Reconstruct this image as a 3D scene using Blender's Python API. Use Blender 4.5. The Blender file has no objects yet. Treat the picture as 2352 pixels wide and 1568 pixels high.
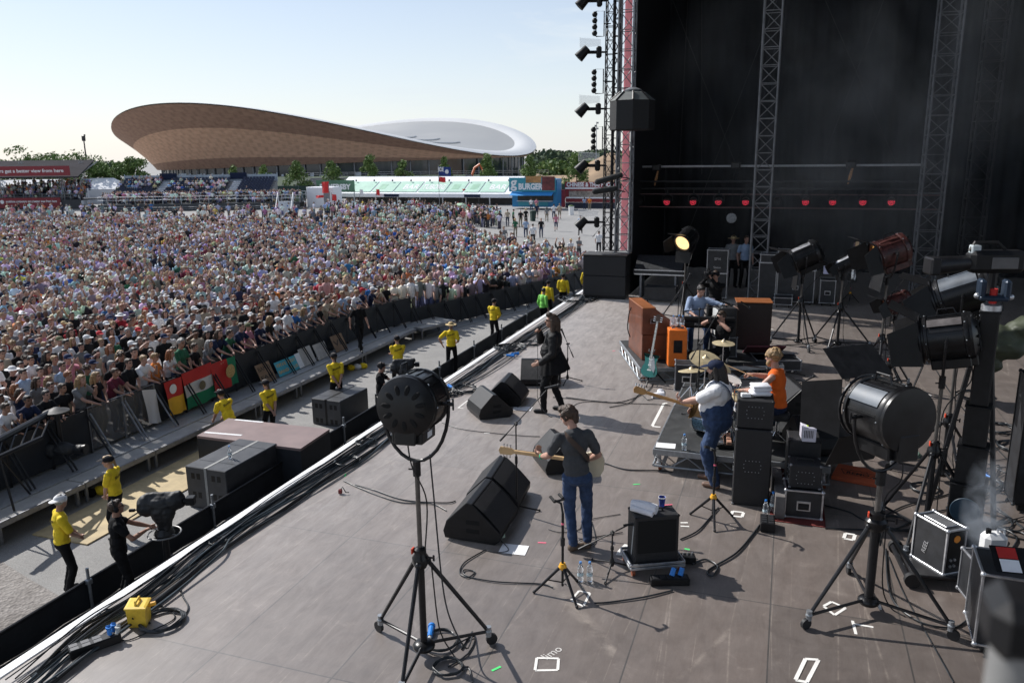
import bpy,bmesh,math,random
import numpy as np
from math import *
from mathutils import Vector as V,Matrix as M4,noise as NZ
rnd=random.Random(7)
SC=bpy.context.scene
COL=SC.collection
# --- camera, sky, sun, exposure
CAM_H=4.5
_p,_r,_h=radians(13.1),radians(-0.65),radians(19.06)
_R=M4.Rotation(_h,3,'Z')
_f=V((0,cos(_p),-sin(_p)));_u=V((0,sin(_p),cos(_p)));_x=V((1,0,0))
RT=_R @ (_x*cos(_r) + _u*sin(_r));UP=_R @ (-_x*sin(_r) + _u*cos(_r));FW=_R @ _f
cam=bpy.data.objects.new('camera',bpy.data.cameras.new('camera'))
COL.objects.link(cam)
cam.matrix_world=M4(((RT.x,UP.x,-FW.x,0),(RT.y,UP.y,-FW.y,0),(RT.z,UP.z,-FW.z,CAM_H),(0,0,0,1)))
cam.data.sensor_width=36.0;cam.data.lens=28.0
cam.data.clip_start=0.05;cam.data.clip_end=6000
cam.data.dof.use_dof=True;cam.data.dof.focus_distance=9.5;cam.data.dof.aperture_fstop=3.6
SC.camera=cam
SUN_EL,SUN_AZ=radians(41),radians(163)          # direction to the sun, angle from +X
SUN=V((cos(SUN_AZ)*cos(SUN_EL),sin(SUN_AZ)*cos(SUN_EL),sin(SUN_EL)))
w=bpy.data.worlds.new('World');SC.world=w;w.use_nodes=True
nt=w.node_tree;nt.nodes.clear()
sky=nt.nodes.new('ShaderNodeTexSky');sky.sky_type='NISHITA';sky.sun_disc=False
sky.sun_elevation=SUN_EL;sky.sun_rotation=(pi/2 - SUN_AZ) % (2*pi)
sky.air_density=1.0;sky.dust_density=0.35;sky.ozone_density=1.3
bg=nt.nodes.new('ShaderNodeBackground');bg.inputs['Strength'].default_value=0.11
out=nt.nodes.new('ShaderNodeOutputWorld')
# thin high cloud: pale veils mixed into the sky by direction
tc=nt.nodes.new('ShaderNodeTexCoord');mp=nt.nodes.new('ShaderNodeMapping')
mp.inputs['Scale'].default_value=(1.2,1.2,7.0)
n1=nt.nodes.new('ShaderNodeTexNoise');n1.inputs['Scale'].default_value=1.7;n1.inputs['Detail'].default_value=6;n1.inputs['Roughness'].default_value=0.6
n1.inputs['Distortion'].default_value=0.6
cr=nt.nodes.new('ShaderNodeValToRGB');cr.color_ramp.elements[0].position=0.40;cr.color_ramp.elements[1].position=0.66
cr.color_ramp.elements[1].color=(0.75,0.75,0.75,1)
mx=nt.nodes.new('ShaderNodeMix');mx.data_type='RGBA'
mx.inputs[7].default_value=(5.6,6.1,6.5,1)
nt.links.new(tc.outputs['Generated'],mp.inputs[0]);nt.links.new(mp.outputs[0],n1.inputs['Vector'])
sx=nt.nodes.new('ShaderNodeSeparateXYZ');nt.links.new(tc.outputs['Generated'],sx.inputs[0])
hz=nt.nodes.new('ShaderNodeMapRange');hz.inputs[1].default_value=0.0;hz.inputs[2].default_value=0.36;hz.inputs[3].default_value=0.72;hz.inputs[4].default_value=0.0;nt.links.new(sx.outputs[2],hz.inputs[0])
ma=nt.nodes.new('ShaderNodeMath');ma.operation='MAXIMUM';nt.links.new(hz.outputs[0],ma.inputs[0]);nt.links.new(cr.outputs[0],ma.inputs[1])
nt.links.new(n1.outputs[0],cr.inputs[0]);nt.links.new(ma.outputs[0],mx.inputs[0])
tn=nt.nodes.new('ShaderNodeMix');tn.data_type='RGBA';tn.blend_type='MULTIPLY';tn.inputs[0].default_value=1;tn.inputs[7].default_value=(.95,.87,.88,1)
nt.links.new(sky.outputs[0],tn.inputs[6]);nt.links.new(tn.outputs[2],mx.inputs[6]);nt.links.new(mx.outputs[2],bg.inputs[0]);nt.links.new(bg.outputs[0],out.inputs[0])
sun=bpy.data.objects.new('sun',bpy.data.lights.new('sun','SUN'));COL.objects.link(sun)
sun.data.energy=4.2;sun.data.angle=radians(0.53);sun.data.color=(1.0,0.97,0.93)
sun.rotation_euler=SUN.to_track_quat('Z','Y').to_euler()
vs=SC.view_settings
vs.view_transform='Standard';vs.look='None';vs.exposure=0.4;vs.gamma=1.0;vs.use_curve_mapping=False
# --- where things stand
FPX,CX,CY=1829.3,1176.0,784.0                  # the photograph measured 2352 x 1568
G=-2.7                                             # the tarmac lies 2.7 m below the stage deck
def P(x,y,z=0.0):
 """point of the horizontal plane at height z seen at photo position x, y"""
 d=RT*((x - CX)/FPX) + UP*((CY - y)/FPX) + FW
 return V((0,0,CAM_H)) + d*((z - CAM_H)/d.z)
def PY(x,y,Y):
 d=RT*((x - CX)/FPX) + UP*((CY - y)/FPX) + FW
 return V((0,0,CAM_H)) + d*(Y/d.y)
def zt(b,ypix):
 """height at which a vertical above b reaches photo row ypix"""
 lo,hi=-5.0,60.0
 for _ in range(50):
  m=(lo + hi)/2
  v=V((b[0],b[1],m - CAM_H))
  y=CY - FPX*v.dot(UP)/v.dot(FW)
  if y > ypix: lo=m
  else: hi=m
 return m
def face(dx,dy): return atan2(-dx,dy)              # z rotation that turns local +Y to that direction
# --- materials
MATS={}
def srgb(h):
 h=h.lstrip('#');c=[int(h[i:i + 2],16)/255 for i in (0,2,4)]
 return tuple(x/12.92 if x <= 0.04045 else ((x + 0.055)/1.055) ** 2.4 for x in c)
def mat(name,col=(0.5,0.5,0.5),rough=0.6,metal=0.0,var=0.18,scale=6.0,bump=0.0,bscale=40.0,spec=0.5,emit=None,es=1.0,trans=0.0,alpha=1.0,coat=0.0,sheen=0.0):
 if name in MATS: return MATS[name]
 if isinstance(col,str): col=srgb(col)
 m=bpy.data.materials.new(name);m.use_nodes=True;MATS[name]=m
 t=m.node_tree;b=t.nodes['Principled BSDF']
 b.inputs['Roughness'].default_value=rough;b.inputs['Metallic'].default_value=metal
 b.inputs['Specular IOR Level'].default_value=spec
 b.inputs['Transmission Weight'].default_value=trans;b.inputs['Alpha'].default_value=alpha
 b.inputs['Coat Weight'].default_value=coat;b.inputs['Sheen Weight'].default_value=sheen
 if emit:
  b.inputs['Emission Color'].default_value=(*emit,1);b.inputs['Emission Strength'].default_value=es
 co=t.nodes.new('ShaderNodeTexCoord')
 if var > 0:
  n=t.nodes.new('ShaderNodeTexNoise');n.inputs['Scale'].default_value=scale;n.inputs['Detail'].default_value=5;n.inputs['Roughness'].default_value=0.65
  t.links.new(co.outputs['Object'],n.inputs['Vector'])
  r=t.nodes.new('ShaderNodeValToRGB');e=r.color_ramp.elements
  e[0].position=0.3;e[1].position=0.72
  e[0].color=(*[max(0,c*(1 - var)) for c in col],1);e[1].color=(*[min(1,c*(1 + var)) for c in col],1)
  t.links.new(n.outputs[0],r.inputs[0]);t.links.new(r.outputs[0],b.inputs['Base Color'])
  rr=t.nodes.new('ShaderNodeMapRange');rr.inputs[3].default_value=max(0.03,rough - 0.1);rr.inputs[4].default_value=min(1,rough + 0.12)
  t.links.new(n.outputs[0],rr.inputs[0]);t.links.new(rr.outputs[0],b.inputs['Roughness'])
 else:
  b.inputs['Base Color'].default_value=(*col,1)
 if bump > 0:
  n2=t.nodes.new('ShaderNodeTexNoise');n2.inputs['Scale'].default_value=bscale;n2.inputs['Detail'].default_value=3
  t.links.new(co.outputs['Object'],n2.inputs['Vector'])
  bp=t.nodes.new('ShaderNodeBump');bp.inputs['Strength'].default_value=bump;bp.inputs['Distance'].default_value=0.02
  t.links.new(n2.outputs[0],bp.inputs['Height']);t.links.new(bp.outputs[0],b.inputs['Normal'])
 return m
def nodes_of(m): return m.node_tree,m.node_tree.nodes['Principled BSDF']
BLK=mat('black_paint',(0.009,0.009,0.010),0.45,var=0.5,scale=9,spec=.3)
BLKM=mat('black_metal',(0.014,0.014,0.016),0.38,0.3,var=0.4,scale=12)
TOLEX=mat('black_tolex',(0.014,0.014,0.016),0.55,var=0.4,scale=30,bump=0.25,bscale=260)
GRILLE=mat('black_grille_cloth',(0.018,0.018,0.02),0.7,var=0.35,scale=8,bump=0.5,bscale=180)
RUB=mat('black_rubber',(0.012,0.012,0.013),0.6,var=0.3,scale=10)
CBL=mat('dark_cable',(0.014,0.018,0.022),0.38,var=0.5,scale=5)
ALU=mat('aluminium',(0.55,0.56,0.58),0.38,0.85,var=0.2,scale=14)
ALUD=mat('dull_aluminium',(0.24,0.245,0.26),0.5,0.6,var=0.3,scale=8)
STEEL=mat('galvanised_steel',(0.32,0.34,0.36),0.45,0.7,var=0.25,scale=10)
CHR=mat('chrome',(0.75,0.75,0.76),0.12,1.0,var=0.1,scale=10)
WHT=mat('white_paint',(0.78,0.78,0.78),0.5,var=0.06,scale=5)
TAPE=mat('white_tape',(0.78,0.76,0.72),0.7,var=0.12,scale=15)
PAPER=mat('white_paper',(0.86,0.86,0.87),0.7,var=0.04,scale=10)
CASEB=mat('black_case_panel',(0.02,0.021,0.024),0.5,var=0.5,scale=7,bump=0.1,bscale=120)
GAFF_G=mat('green_tape',(0.08,0.75,0.2),0.6,var=0.05)
GAFF_P=mat('pink_tape',(0.85,0.16,0.25),0.6,var=0.05)
ORG=mat('orange_amp_vinyl',(0.78,0.17,0.015),0.5,var=0.15,scale=6)
BLUEPL=mat('blue_plastic',(0.02,0.2,0.62),0.35,var=0.15)
YEL=mat('yellow_paint',(0.75,0.5,0.05),0.4,var=0.2,scale=9)
YELP=mat('yellow_plastic',(0.85,0.42,0.02),0.4,var=0.1)
WOODB=mat('brown_wood',(0.15,0.05,0.025),0.42,var=0.35,scale=3.5,coat=0.15)
WOODT=mat('orange_brown_veneer',(0.29,0.10,0.034),0.4,var=0.25,scale=3,coat=0.2)
GOLD=mat('cymbal_bronze',(0.72,0.60,0.38),0.42,0.55,var=0.2,scale=6)
SKINS=[mat('skin_%s' % n,c,0.5,var=0.1,scale=12,sheen=0.05) for n,c in (('fair',(0.44,0.245,0.18)),('tan',(0.34,0.18,0.12)),('brown',(0.16,0.075,0.045)))]
HAIRS=[mat('hair_%s' % n,c,0.5,var=0.5,scale=30,bump=0.6,bscale=60) for n,c in (('dark',(0.014,0.010,0.008)),('brown',(0.05,0.028,0.016)),('fair',(0.30,0.19,0.09)),('grey',(0.28,0.27,0.26)),('ginger',(0.24,0.085,0.03)))]
EYE=mat('dark_eye',(0.02,0.015,0.012),0.2,var=0)
LIP=mat('lips',(0.34,0.12,0.1),0.45,var=0.05)
def cloth(name,col,rough=0.85,var=0.15,bump=0.45,bscale=11): return mat(name,col,rough,var=var,scale=9,bump=bump,bscale=bscale,spec=0.2,sheen=0.05 if max(col) > .05 else 0)
BLKC=cloth('black_cloth',(0.009,0.009,0.010),var=0.4)
NAVY=cloth('navy_cloth',(0.015,0.022,0.05))
DENIM=cloth('blue_denim',(0.035,0.06,0.125),var=0.45)
YELC=cloth('yellow_cloth',(0.80,0.58,0.03))
WHTC=cloth('white_cloth',(0.75,0.75,0.76),var=0.06)
# --- mesh builder
class MB:
 def __init__(s): s.v=[];s.f=[];s.m=[];s.mi=0;s.T=None
 def add(s,vs,fs,mi=None):
  o=len(s.v)
  if s.T is not None: vs=[s.T @ V(p) for p in vs]
  s.v += [tuple(p) for p in vs];s.f += [tuple(o + i for i in f) for f in fs]
  s.m += [s.mi if mi is None else mi]*len(fs);return s
 def box(s,c,d,rz=0.0,b=0.0,R=None,mi=None):
  """box centred at c of full size d, chamfered by b"""
  hx,hy,hz=d[0]/2,d[1]/2,d[2]/2
  b=min(b,hx*.9,hy*.9,hz*.9)
  if R is None: R=M4.Rotation(rz,3,'Z')
  c=V(c)
  if b <= 0:
   vs=[c + R @ V((x*hx,y*hy,z*hz)) for x in (-1,1) for y in (-1,1) for z in (-1,1)]
   return s.add(vs,[(0,1,3,2),(4,6,7,5),(0,4,5,1),(2,3,7,6),(0,2,6,4),(1,5,7,3)],mi)
  vs=[];ix={}
  for x in (-1,1):
   for y in (-1,1):
    for z in (-1,1):
     for a in range(3):
      e=[hx - b,hy - b,hz - b];e[a] += b
      ix[(x,y,z,a)]=len(vs);vs.append(c + R @ V((x*e[0],y*e[1],z*e[2])))
  fs=[]
  for a in range(3):
   o1,o2=[i for i in range(3) if i != a]
   for sg in (-1,1):
    q=[]
    for (p1,p2) in ((-1,-1),(1,-1),(1,1),(-1,1)):
     k=[0,0,0];k[a]=sg;k[o1]=p1;k[o2]=p2;q.append(ix[(*k,a)])
    fs.append(q)
  for a in range(3):
   o1,o2=[i for i in range(3) if i != a]
   for p1 in (-1,1):
    for p2 in (-1,1):
     q=[]
     for (t,ax) in ((-1,o1),(1,o1),(1,o2),(-1,o2)):
      k=[0,0,0];k[a]=t;k[o1]=p1;k[o2]=p2;q.append(ix[(*k,ax)])
     fs.append(q)
  for x in (-1,1):
   for y in (-1,1):
    for z in (-1,1): fs.append([ix[(x,y,z,a)] for a in range(3)])
  return s.add(vs,fs,mi)
 def bb(s,x0,x1,y0,y1,z0,z1,b=0.0,mi=None):
  return s.box(((x0 + x1)/2,(y0 + y1)/2,(z0 + z1)/2),(x1 - x0,y1 - y0,z1 - z0),b=b,mi=mi)
 def tube(s,pts,r,n=8,closed=False,mi=None):
  pts=[V(p) for p in pts];k=len(pts)
  rs=r if isinstance(r,(list,tuple)) else [r]*k
  T=[]
  for i in range(k):
   a=pts[i - 1] if (i > 0 or closed) else pts[i];c=pts[(i + 1) % k] if (i < k - 1 or closed) else pts[i]
   d=c - a
   T.append(d.normalized() if d.length > 1e-9 else V((0,0,1)))
  up=V((0,0,1)) if abs(T[0].z) < 0.9 else V((1,0,0))
  N=(up - T[0]*up.dot(T[0])).normalized()
  vs=[]
  for i in range(k):
   N=N - T[i]*N.dot(T[i]);N=N.normalized() if N.length > 1e-6 else T[i].orthogonal().normalized()
   B=T[i].cross(N)
   for j in range(n):
    a=2*pi*j/n;vs.append(pts[i] + (N*cos(a) + B*sin(a))*rs[i])
  fs=[]
  for i in range(k if closed else k - 1):
   i2=(i + 1) % k
   for j in range(n):
    j2=(j + 1) % n;fs.append((i*n + j,i*n + j2,i2*n + j2,i2*n + j))
  if not closed: fs += [tuple(range(n))[::-1],tuple((k - 1)*n + j for j in range(n))]
  return s.add(vs,fs,mi)
 def cyl(s,a,b,r0,r1=None,n=12,mi=None): return s.tube([a,b],[r0,r0 if r1 is None else r1],n,mi=mi)
 def lathe(s,prof,n=16,M=None,mi=None,cap=True):
  M=M or M4.Identity(4);vs=[];fs=[]
  for (r,z) in prof:
   for j in range(n): vs.append(M @ V((r*cos(2*pi*j/n),r*sin(2*pi*j/n),z)))
  for i in range(len(prof) - 1):
   for j in range(n):
    j2=(j + 1) % n;fs.append((i*n + j,i*n + j2,(i + 1)*n + j2,(i + 1)*n + j))
  if cap: fs += [tuple(range(n))[::-1],tuple((len(prof) - 1)*n + j for j in range(n))]
  return s.add(vs,fs,mi)
 def sph(s,c,r,n=12,m=8,R=None,mi=None):
  if not isinstance(r,(tuple,list)): r=(r,r,r)
  c=V(c);vs=[];fs=[]
  Q=R or M4.Identity(3)
  for i in range(1,m):
   t=pi*i/m
   for j in range(n):
    a=2*pi*j/n;vs.append(c + Q @ V((r[0]*sin(t)*cos(a),r[1]*sin(t)*sin(a),r[2]*cos(t))))
  vs += [c + Q @ V((0,0,r[2])),c + Q @ V((0,0,-r[2]))]
  k=len(vs)
  for i in range(m - 2):
   for j in range(n):
    j2=(j + 1) % n;fs.append((i*n + j,(i + 1)*n + j,(i + 1)*n + j2,i*n + j2))
  for j in range(n):
   j2=(j + 1) % n;fs.append((k - 2,j,j2));fs.append((k - 1,(m - 2)*n + j2,(m - 2)*n + j))
  return s.add(vs,fs,mi)
 def prism(s,poly,d,M=None,mi=None):
  """polygon in local xy pushed d along local z"""
  M=M or M4.Identity(4);k=len(poly)
  vs=[M @ V((x,y,0)) for x,y in poly] + [M @ V((x,y,d)) for x,y in poly]
  fs=[tuple(range(k))[::-1],tuple(range(k,2*k))] + [(i,(i + 1) % k,k + (i + 1) % k,k + i) for i in range(k)]
  return s.add(vs,fs,mi)
 def quad(s,a,b,c,d,mi=None): return s.add([a,b,c,d],[(0,1,2,3)],mi)
 def grid(s,fn,nu,nv,mi=None,closed_u=False):
  vs=[fn(i/nu,j/nv) for i in range(nu + (0 if closed_u else 1)) for j in range(nv + 1)]
  k=nv + 1;fs=[];nn=nu if closed_u else nu + 1
  for i in range(nu):
   for j in range(nv):
    i2=(i + 1) % nn;fs.append((i*k + j,i2*k + j,i2*k + j + 1,i*k + j + 1))
  return s.add(vs,fs,mi)
 def build(s,name,mats,parent=None,smooth=35,loc=None,rz=0.0):
  me=bpy.data.meshes.new(name);me.from_pydata(s.v,[],s.f)
  if not isinstance(mats,(list,tuple)): mats=[mats]
  for m in mats: me.materials.append(m)
  if len(mats) > 1: me.polygons.foreach_set('material_index',s.m)
  bm=bmesh.new();bm.from_mesh(me);bmesh.ops.recalc_face_normals(bm,faces=bm.faces);bm.to_mesh(me);bm.free()
  if smooth:
   me.shade_smooth();me.set_sharp_from_angle(angle=radians(smooth))
  me.update()
  o=bpy.data.objects.new(name,me);COL.objects.link(o)
  if parent: o.parent=parent
  if loc is not None: o.location=loc
  o.rotation_euler.z=rz
  return o
TMP=bpy.data.scenes.new('workbench')             # emptied and removed at the end
def evaluated(o):
 TMP.collection.objects.link(o);vl=TMP.view_layers[0];vl.update()
 me=bpy.data.meshes.new_from_object(o.evaluated_get(vl.depsgraph))
 bpy.data.objects.remove(o);return me
def tag(o,label=None,cat=None,group=None,kind=None):
 if label: o['label']=label
 if cat: o['category']=cat
 if group: o['group']=group
 if kind: o['kind']=kind
 return o
def thing(name,label,cat,loc=(0,0,0),rz=0.0,group=None):
 o=bpy.data.objects.new(name,None);COL.objects.link(o);o.empty_display_size=0.2
 o.location=loc;o.rotation_euler.z=rz
 return tag(o,label,cat,group)
def dup(o,loc=None,rz=None,label=None,parent=None):
 c=o.copy();COL.objects.link(c)
 if parent: c.parent=parent
 if loc is not None: c.location=loc
 if rz is not None: c.rotation_euler.z=rz
 if label: c['label']=label
 for ch in list(o.children): dup(ch,parent=c)
 return c
def spline(pts,n=8,closed=False):
 """Catmull-Rom through pts"""
 pts=[V(p) for p in pts];k=len(pts);out=[]
 for i in range(k if closed else k - 1):
  g=(lambda j: pts[j % k]) if closed else (lambda j: pts[min(max(j,0),k - 1)])
  a,b,c,d=g(i - 1),g(i),g(i + 1),g(i + 2)
  for t in range(n):
   u=t/n
   out.append(0.5*((2*b) + (c - a)*u + (2*a - 5*b + 4*c - d)*u*u + (3*b - a - 3*c + d)*u ** 3))
 if not closed: out.append(pts[-1])
 return out
def text_mb(txt,size,M,mats,name,parent,depth=0.004,align='CENTER',fit=None,bold=0.0):
 """lettering as its own thin mesh; fit = wanted width"""
 cu=bpy.data.curves.new('lettering','FONT');cu.body=txt;cu.size=size;cu.align_x=align;cu.align_y='CENTER';cu.extrude=depth;cu.resolution_u=3;cu.offset=bold
 me=evaluated(bpy.data.objects.new('lettering',cu));bpy.data.curves.remove(cu)
 if fit:
  xs=[v.co.x for v in me.vertices];k=fit/max(1e-6,max(xs) - min(xs));me.transform(M4.Diagonal((k,1,1,1)))
 me.transform(M);me.materials.clear();me.materials.append(mats)
 ob=bpy.data.objects.new(name,me);COL.objects.link(ob)
 if parent: ob.parent=parent
 return ob
def frame(o,x,y,z): # matrix from origin and axes
 x,y,z=V(x),V(y),V(z)
 return M4(((x.x,y.x,z.x,o[0]),(x.y,y.y,z.y,o[1]),(x.z,y.z,z.z,o[2]),(0,0,0,1)))
# ================================================================ SETTING: ground, deck, pit
def coordmat(name,build):
 m=bpy.data.materials.new(name);m.use_nodes=True;MATS[name]=m
 t=m.node_tree;build(t,t.nodes['Principled BSDF'],lambda k: t.nodes.new(k),t.links.new);return m
def ramp(t,fac,stops):
 r=t.nodes.new('ShaderNodeValToRGB');e=r.color_ramp.elements
 while len(e) < len(stops): e.new(0.5)
 for i,(p,c) in enumerate(stops): e[i].position=p;e[i].color=(*c,1)
 t.links.new(fac,r.inputs[0]);return r.outputs[0]
def noise(t,vec,scale,detail=5,rough=0.6,dist=0.0):
 n=t.nodes.new('ShaderNodeTexNoise');n.inputs['Scale'].default_value=scale;n.inputs['Detail'].default_value=detail
 n.inputs['Roughness'].default_value=rough;n.inputs['Distortion'].default_value=dist
 t.links.new(vec,n.inputs['Vector']);return n.outputs[0]
def mixc(t,fac,a,b,mode='MIX'):
 m=t.nodes.new('ShaderNodeMix');m.data_type='RGBA';m.blend_type=mode
 if isinstance(fac,float): m.inputs[0].default_value=fac
 else: t.links.new(fac,m.inputs[0])
 for i,q in ((6,a),(7,b)):
  if isinstance(q,tuple): m.inputs[i].default_value=(*q,1)
  else: t.links.new(q,m.inputs[i])
 return m.outputs[2]
def scaled(t,vec,s):
 m=t.nodes.new('ShaderNodeMapping');m.inputs['Scale'].default_value=s;t.links.new(vec,m.inputs[0]);return m.outputs[0]
def _tarmac(t,b,N,L):
 co=N('ShaderNodeTexCoord').outputs['Object']
 big=noise(t,co,0.12,6,0.65);mid=noise(t,co,1.3,6,0.7,0.4);fine=noise(t,co,55,3)
 c=ramp(t,big,[(0.3,(0.22,0.215,0.205)),(0.7,(0.33,0.32,0.305))])
 c=mixc(t,0.5,c,ramp(t,mid,[(0.35,(0.19,0.185,0.18)),(0.62,(0.30,0.292,0.28)),(0.7,(0.40,0.385,0.36))]))
 c=mixc(t,0.3,c,ramp(t,fine,[(0.35,(0.12,0.115,0.11)),(0.65,(0.42,0.41,0.39))]))
 L(c,b.inputs['Base Color']);b.inputs['Roughness'].default_value=0.85
 bp=N('ShaderNodeBump');bp.inputs['Strength'].default_value=0.5;bp.inputs['Distance'].default_value=0.03
 L(fine,bp.inputs['Height']);L(bp.outputs[0],b.inputs['Normal'])
TARMAC=coordmat('pale_tarmac',_tarmac)
def _gravel(t,b,N,L):
 co=N('ShaderNodeTexCoord').outputs['Object']
 v=N('ShaderNodeTexVoronoi');v.inputs['Scale'].default_value=16;L(co,v.inputs['Vector'])
 mid=noise(t,co,0.9,6,0.7)
 c=ramp(t,v.outputs['Color'],[(0.1,(0.11,0.10,0.092)),(0.9,(0.30,0.275,0.255))])
 c=mixc(t,0.55,c,ramp(t,mid,[(0.35,(0.16,0.142,0.128)),(0.7,(0.34,0.315,0.295))]))
 L(c,b.inputs['Base Color']);b.inputs['Roughness'].default_value=0.9
 bp=N('ShaderNodeBump');bp.inputs['Strength'].default_value=0.8;bp.inputs['Distance'].default_value=0.03
 L(v.outputs['Distance'],bp.inputs['Height']);L(bp.outputs[0],b.inputs['Normal'])
GRAVEL=coordmat('brown_gravel',_gravel)
def _deck(t,b,N,L):
 co=N('ShaderNodeTexCoord').outputs['Object']
 br=N('ShaderNodeTexBrick');br.offset=0.0;br.inputs['Scale'].default_value=1.0
 br.inputs['Mortar Size'].default_value=0.0075;br.inputs['Mortar Smooth'].default_value=0.0
 br.inputs['Brick Width'].default_value=2.44;br.inputs['Row Height'].default_value=1.22;br.inputs['Bias'].default_value=0.0
 br.inputs['Color1'].default_value=(0.0,0,0,1);br.inputs['Color2'].default_value=(1,1,1,1);br.inputs['Mortar'].default_value=(0.5,0.5,0.5,1)
 mp=N('ShaderNodeMapping');mp.inputs['Rotation'].default_value=(0,0,pi/2);mp.inputs['Location'].default_value=(-6.85 + 2.44*4,-1.30,0)
 L(co,mp.inputs[0]);L(mp.outputs[0],br.inputs['Vector'])
 grain=noise(t,scaled(t,co,(9,1.2,1)),6,5,0.7,0.3)
 big=noise(t,co,0.55,6,0.7,0.8);dirt=noise(t,co,3.2,6,0.72,0.5);fine=noise(t,co,70,2)
 c=ramp(t,big,[(0.3,(0.076,0.056,0.046)),(0.7,(0.115,0.09,0.077))])
 c=mixc(t,0.45,c,ramp(t,grain,[(0.3,(0.068,0.05,0.041)),(0.7,(0.13,0.104,0.09))]))
 c=mixc(t,0.4,c,ramp(t,dirt,[(0.38,(0.045,0.033,0.027)),(0.6,(0.10,0.078,0.066)),(0.72,(0.24,0.205,0.18))]))
 tone=ramp(t,br.outputs['Color'],[(0.0,(0.84,0.84,0.84)),(1.0,(1.16,1.14,1.12))])
 c=mixc(t,1.0,c,tone,'MULTIPLY')
 # pale scratches, each along its own line
 for ang,sc,loc in ((0.5,0.34,3.1),(-0.9,0.27,7.7),(1.25,0.31,1.2)):
  m2=N('ShaderNodeMapping');m2.inputs['Rotation'].default_value=(0,0,ang);m2.inputs['Location'].default_value=(loc,loc*2,0);m2.inputs['Scale'].default_value=(1,0.04,1)
  L(co,m2.inputs[0])
  vv=N('ShaderNodeTexVoronoi');vv.feature='DISTANCE_TO_EDGE';vv.inputs['Scale'].default_value=sc*3.4;L(m2.outputs[0],vv.inputs['Vector'])
  msk=ramp(t,vv.outputs['Distance'],[(0.0,(0.4,0.4,0.4)),(0.004,(0,0,0))])
  c=mixc(t,mixc(t,1.0,msk,ramp(t,dirt,[(0.42,(0,0,0)),(0.65,(1,1,1))]),'MULTIPLY'),c,(0.42,0.36,0.3))
 c=mixc(t,br.outputs['Fac'],c,(0.015,0.012,0.01))
 L(c,b.inputs['Base Color'])
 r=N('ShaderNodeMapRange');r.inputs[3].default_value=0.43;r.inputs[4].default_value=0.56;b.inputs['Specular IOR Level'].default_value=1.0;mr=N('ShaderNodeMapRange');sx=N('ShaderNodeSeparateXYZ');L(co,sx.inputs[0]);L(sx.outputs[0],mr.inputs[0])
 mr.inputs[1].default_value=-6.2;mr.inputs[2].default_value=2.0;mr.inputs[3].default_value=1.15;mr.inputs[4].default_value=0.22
 d1=N('ShaderNodeMath');d1.operation='MULTIPLY';L(mr.outputs[0],d1.inputs[0])      # dust sheen strengthened towards the open front, painting in its brighter grazing light
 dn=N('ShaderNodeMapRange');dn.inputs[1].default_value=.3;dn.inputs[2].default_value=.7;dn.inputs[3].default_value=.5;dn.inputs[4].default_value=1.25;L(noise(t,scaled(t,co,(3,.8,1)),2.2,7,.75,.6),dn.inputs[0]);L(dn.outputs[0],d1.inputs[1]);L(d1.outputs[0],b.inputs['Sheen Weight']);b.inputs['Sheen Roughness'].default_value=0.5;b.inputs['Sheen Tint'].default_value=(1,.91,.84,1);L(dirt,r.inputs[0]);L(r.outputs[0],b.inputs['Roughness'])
 bp=N('ShaderNodeBump');bp.inputs['Strength'].default_value=0.12;bp.inputs['Distance'].default_value=0.004;L(fine,bp.inputs['Height']);L(bp.outputs[0],b.inputs['Normal'])
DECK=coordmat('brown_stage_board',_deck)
GRASSM=mat('grass_blades',(0.07,0.12,0.03),0.9,var=0.5,scale=0.8,bump=0.7,bscale=30)
EARTH=mat('brown_earth',(0.26,0.18,0.11),0.95,var=0.35,scale=0.12,bump=0.6,bscale=0.5)
BANK=mat('dark_grass_bank',(0.028,0.05,0.022),0.95,var=0.4,scale=0.3)
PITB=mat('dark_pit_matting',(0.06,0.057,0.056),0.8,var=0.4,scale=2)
PLY=mat('yellow_plywood',(0.46,0.36,0.2),0.7,var=0.22,scale=3)
SHEET=mat('black_sheeting',(0.014,0.017,0.022),0.62,var=0.4,scale=2,bump=0.4,bscale=5)
DRAPE=mat('black_drape',(0.006,0.0075,0.010),0.9,var=0.5,scale=0.6)
m=MB();m.quad((-2500,-200,G),(1500,-200,G),(1500,3500,G),(-2500,3500,G));tag(m.build('ground',TARMAC,smooth=0),kind='structure')
m=MB();m.add([(-14.3,3,G + .004),(-10.5,3,G + .004),(-10.5,9.6,G + .004),(-10.8,9.9,G + .004),(-11.2,9.0,G + .004),(-12.3,9.3,G + .004),(-14.3,9.9,G + .004)],[tuple(range(7))]);tag(m.build('gravel_path',GRAVEL,smooth=0),kind='structure')
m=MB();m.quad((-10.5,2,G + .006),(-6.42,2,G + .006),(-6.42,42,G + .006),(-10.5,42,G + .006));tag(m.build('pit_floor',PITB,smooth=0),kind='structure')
m=MB();m.bb(-13.75,-12.35,10.6,15.6,G + .002,G + .03);tag(m.build('plywood_path',PLY,smooth=0),kind='structure')
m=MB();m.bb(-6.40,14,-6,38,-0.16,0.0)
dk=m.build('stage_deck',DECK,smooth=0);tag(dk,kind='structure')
m=MB();m.bb(-6.38,-6.34,-6,38,G,-0.165);m.bb(-6.30,14,-6,-5.95,G,-.165);tag(m.build('stage_skirt',SHEET,smooth=0),'black sheeting hung below the white front edge of the stage','skirt')
m=MB();m.bb(-6.52,-6.403,-6,27.2,-0.12,0.012,b=.006)
tag(m.build('stage_edge_strip',WHT),'long white painted strip along the front edge of the stage','edge strip')
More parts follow.
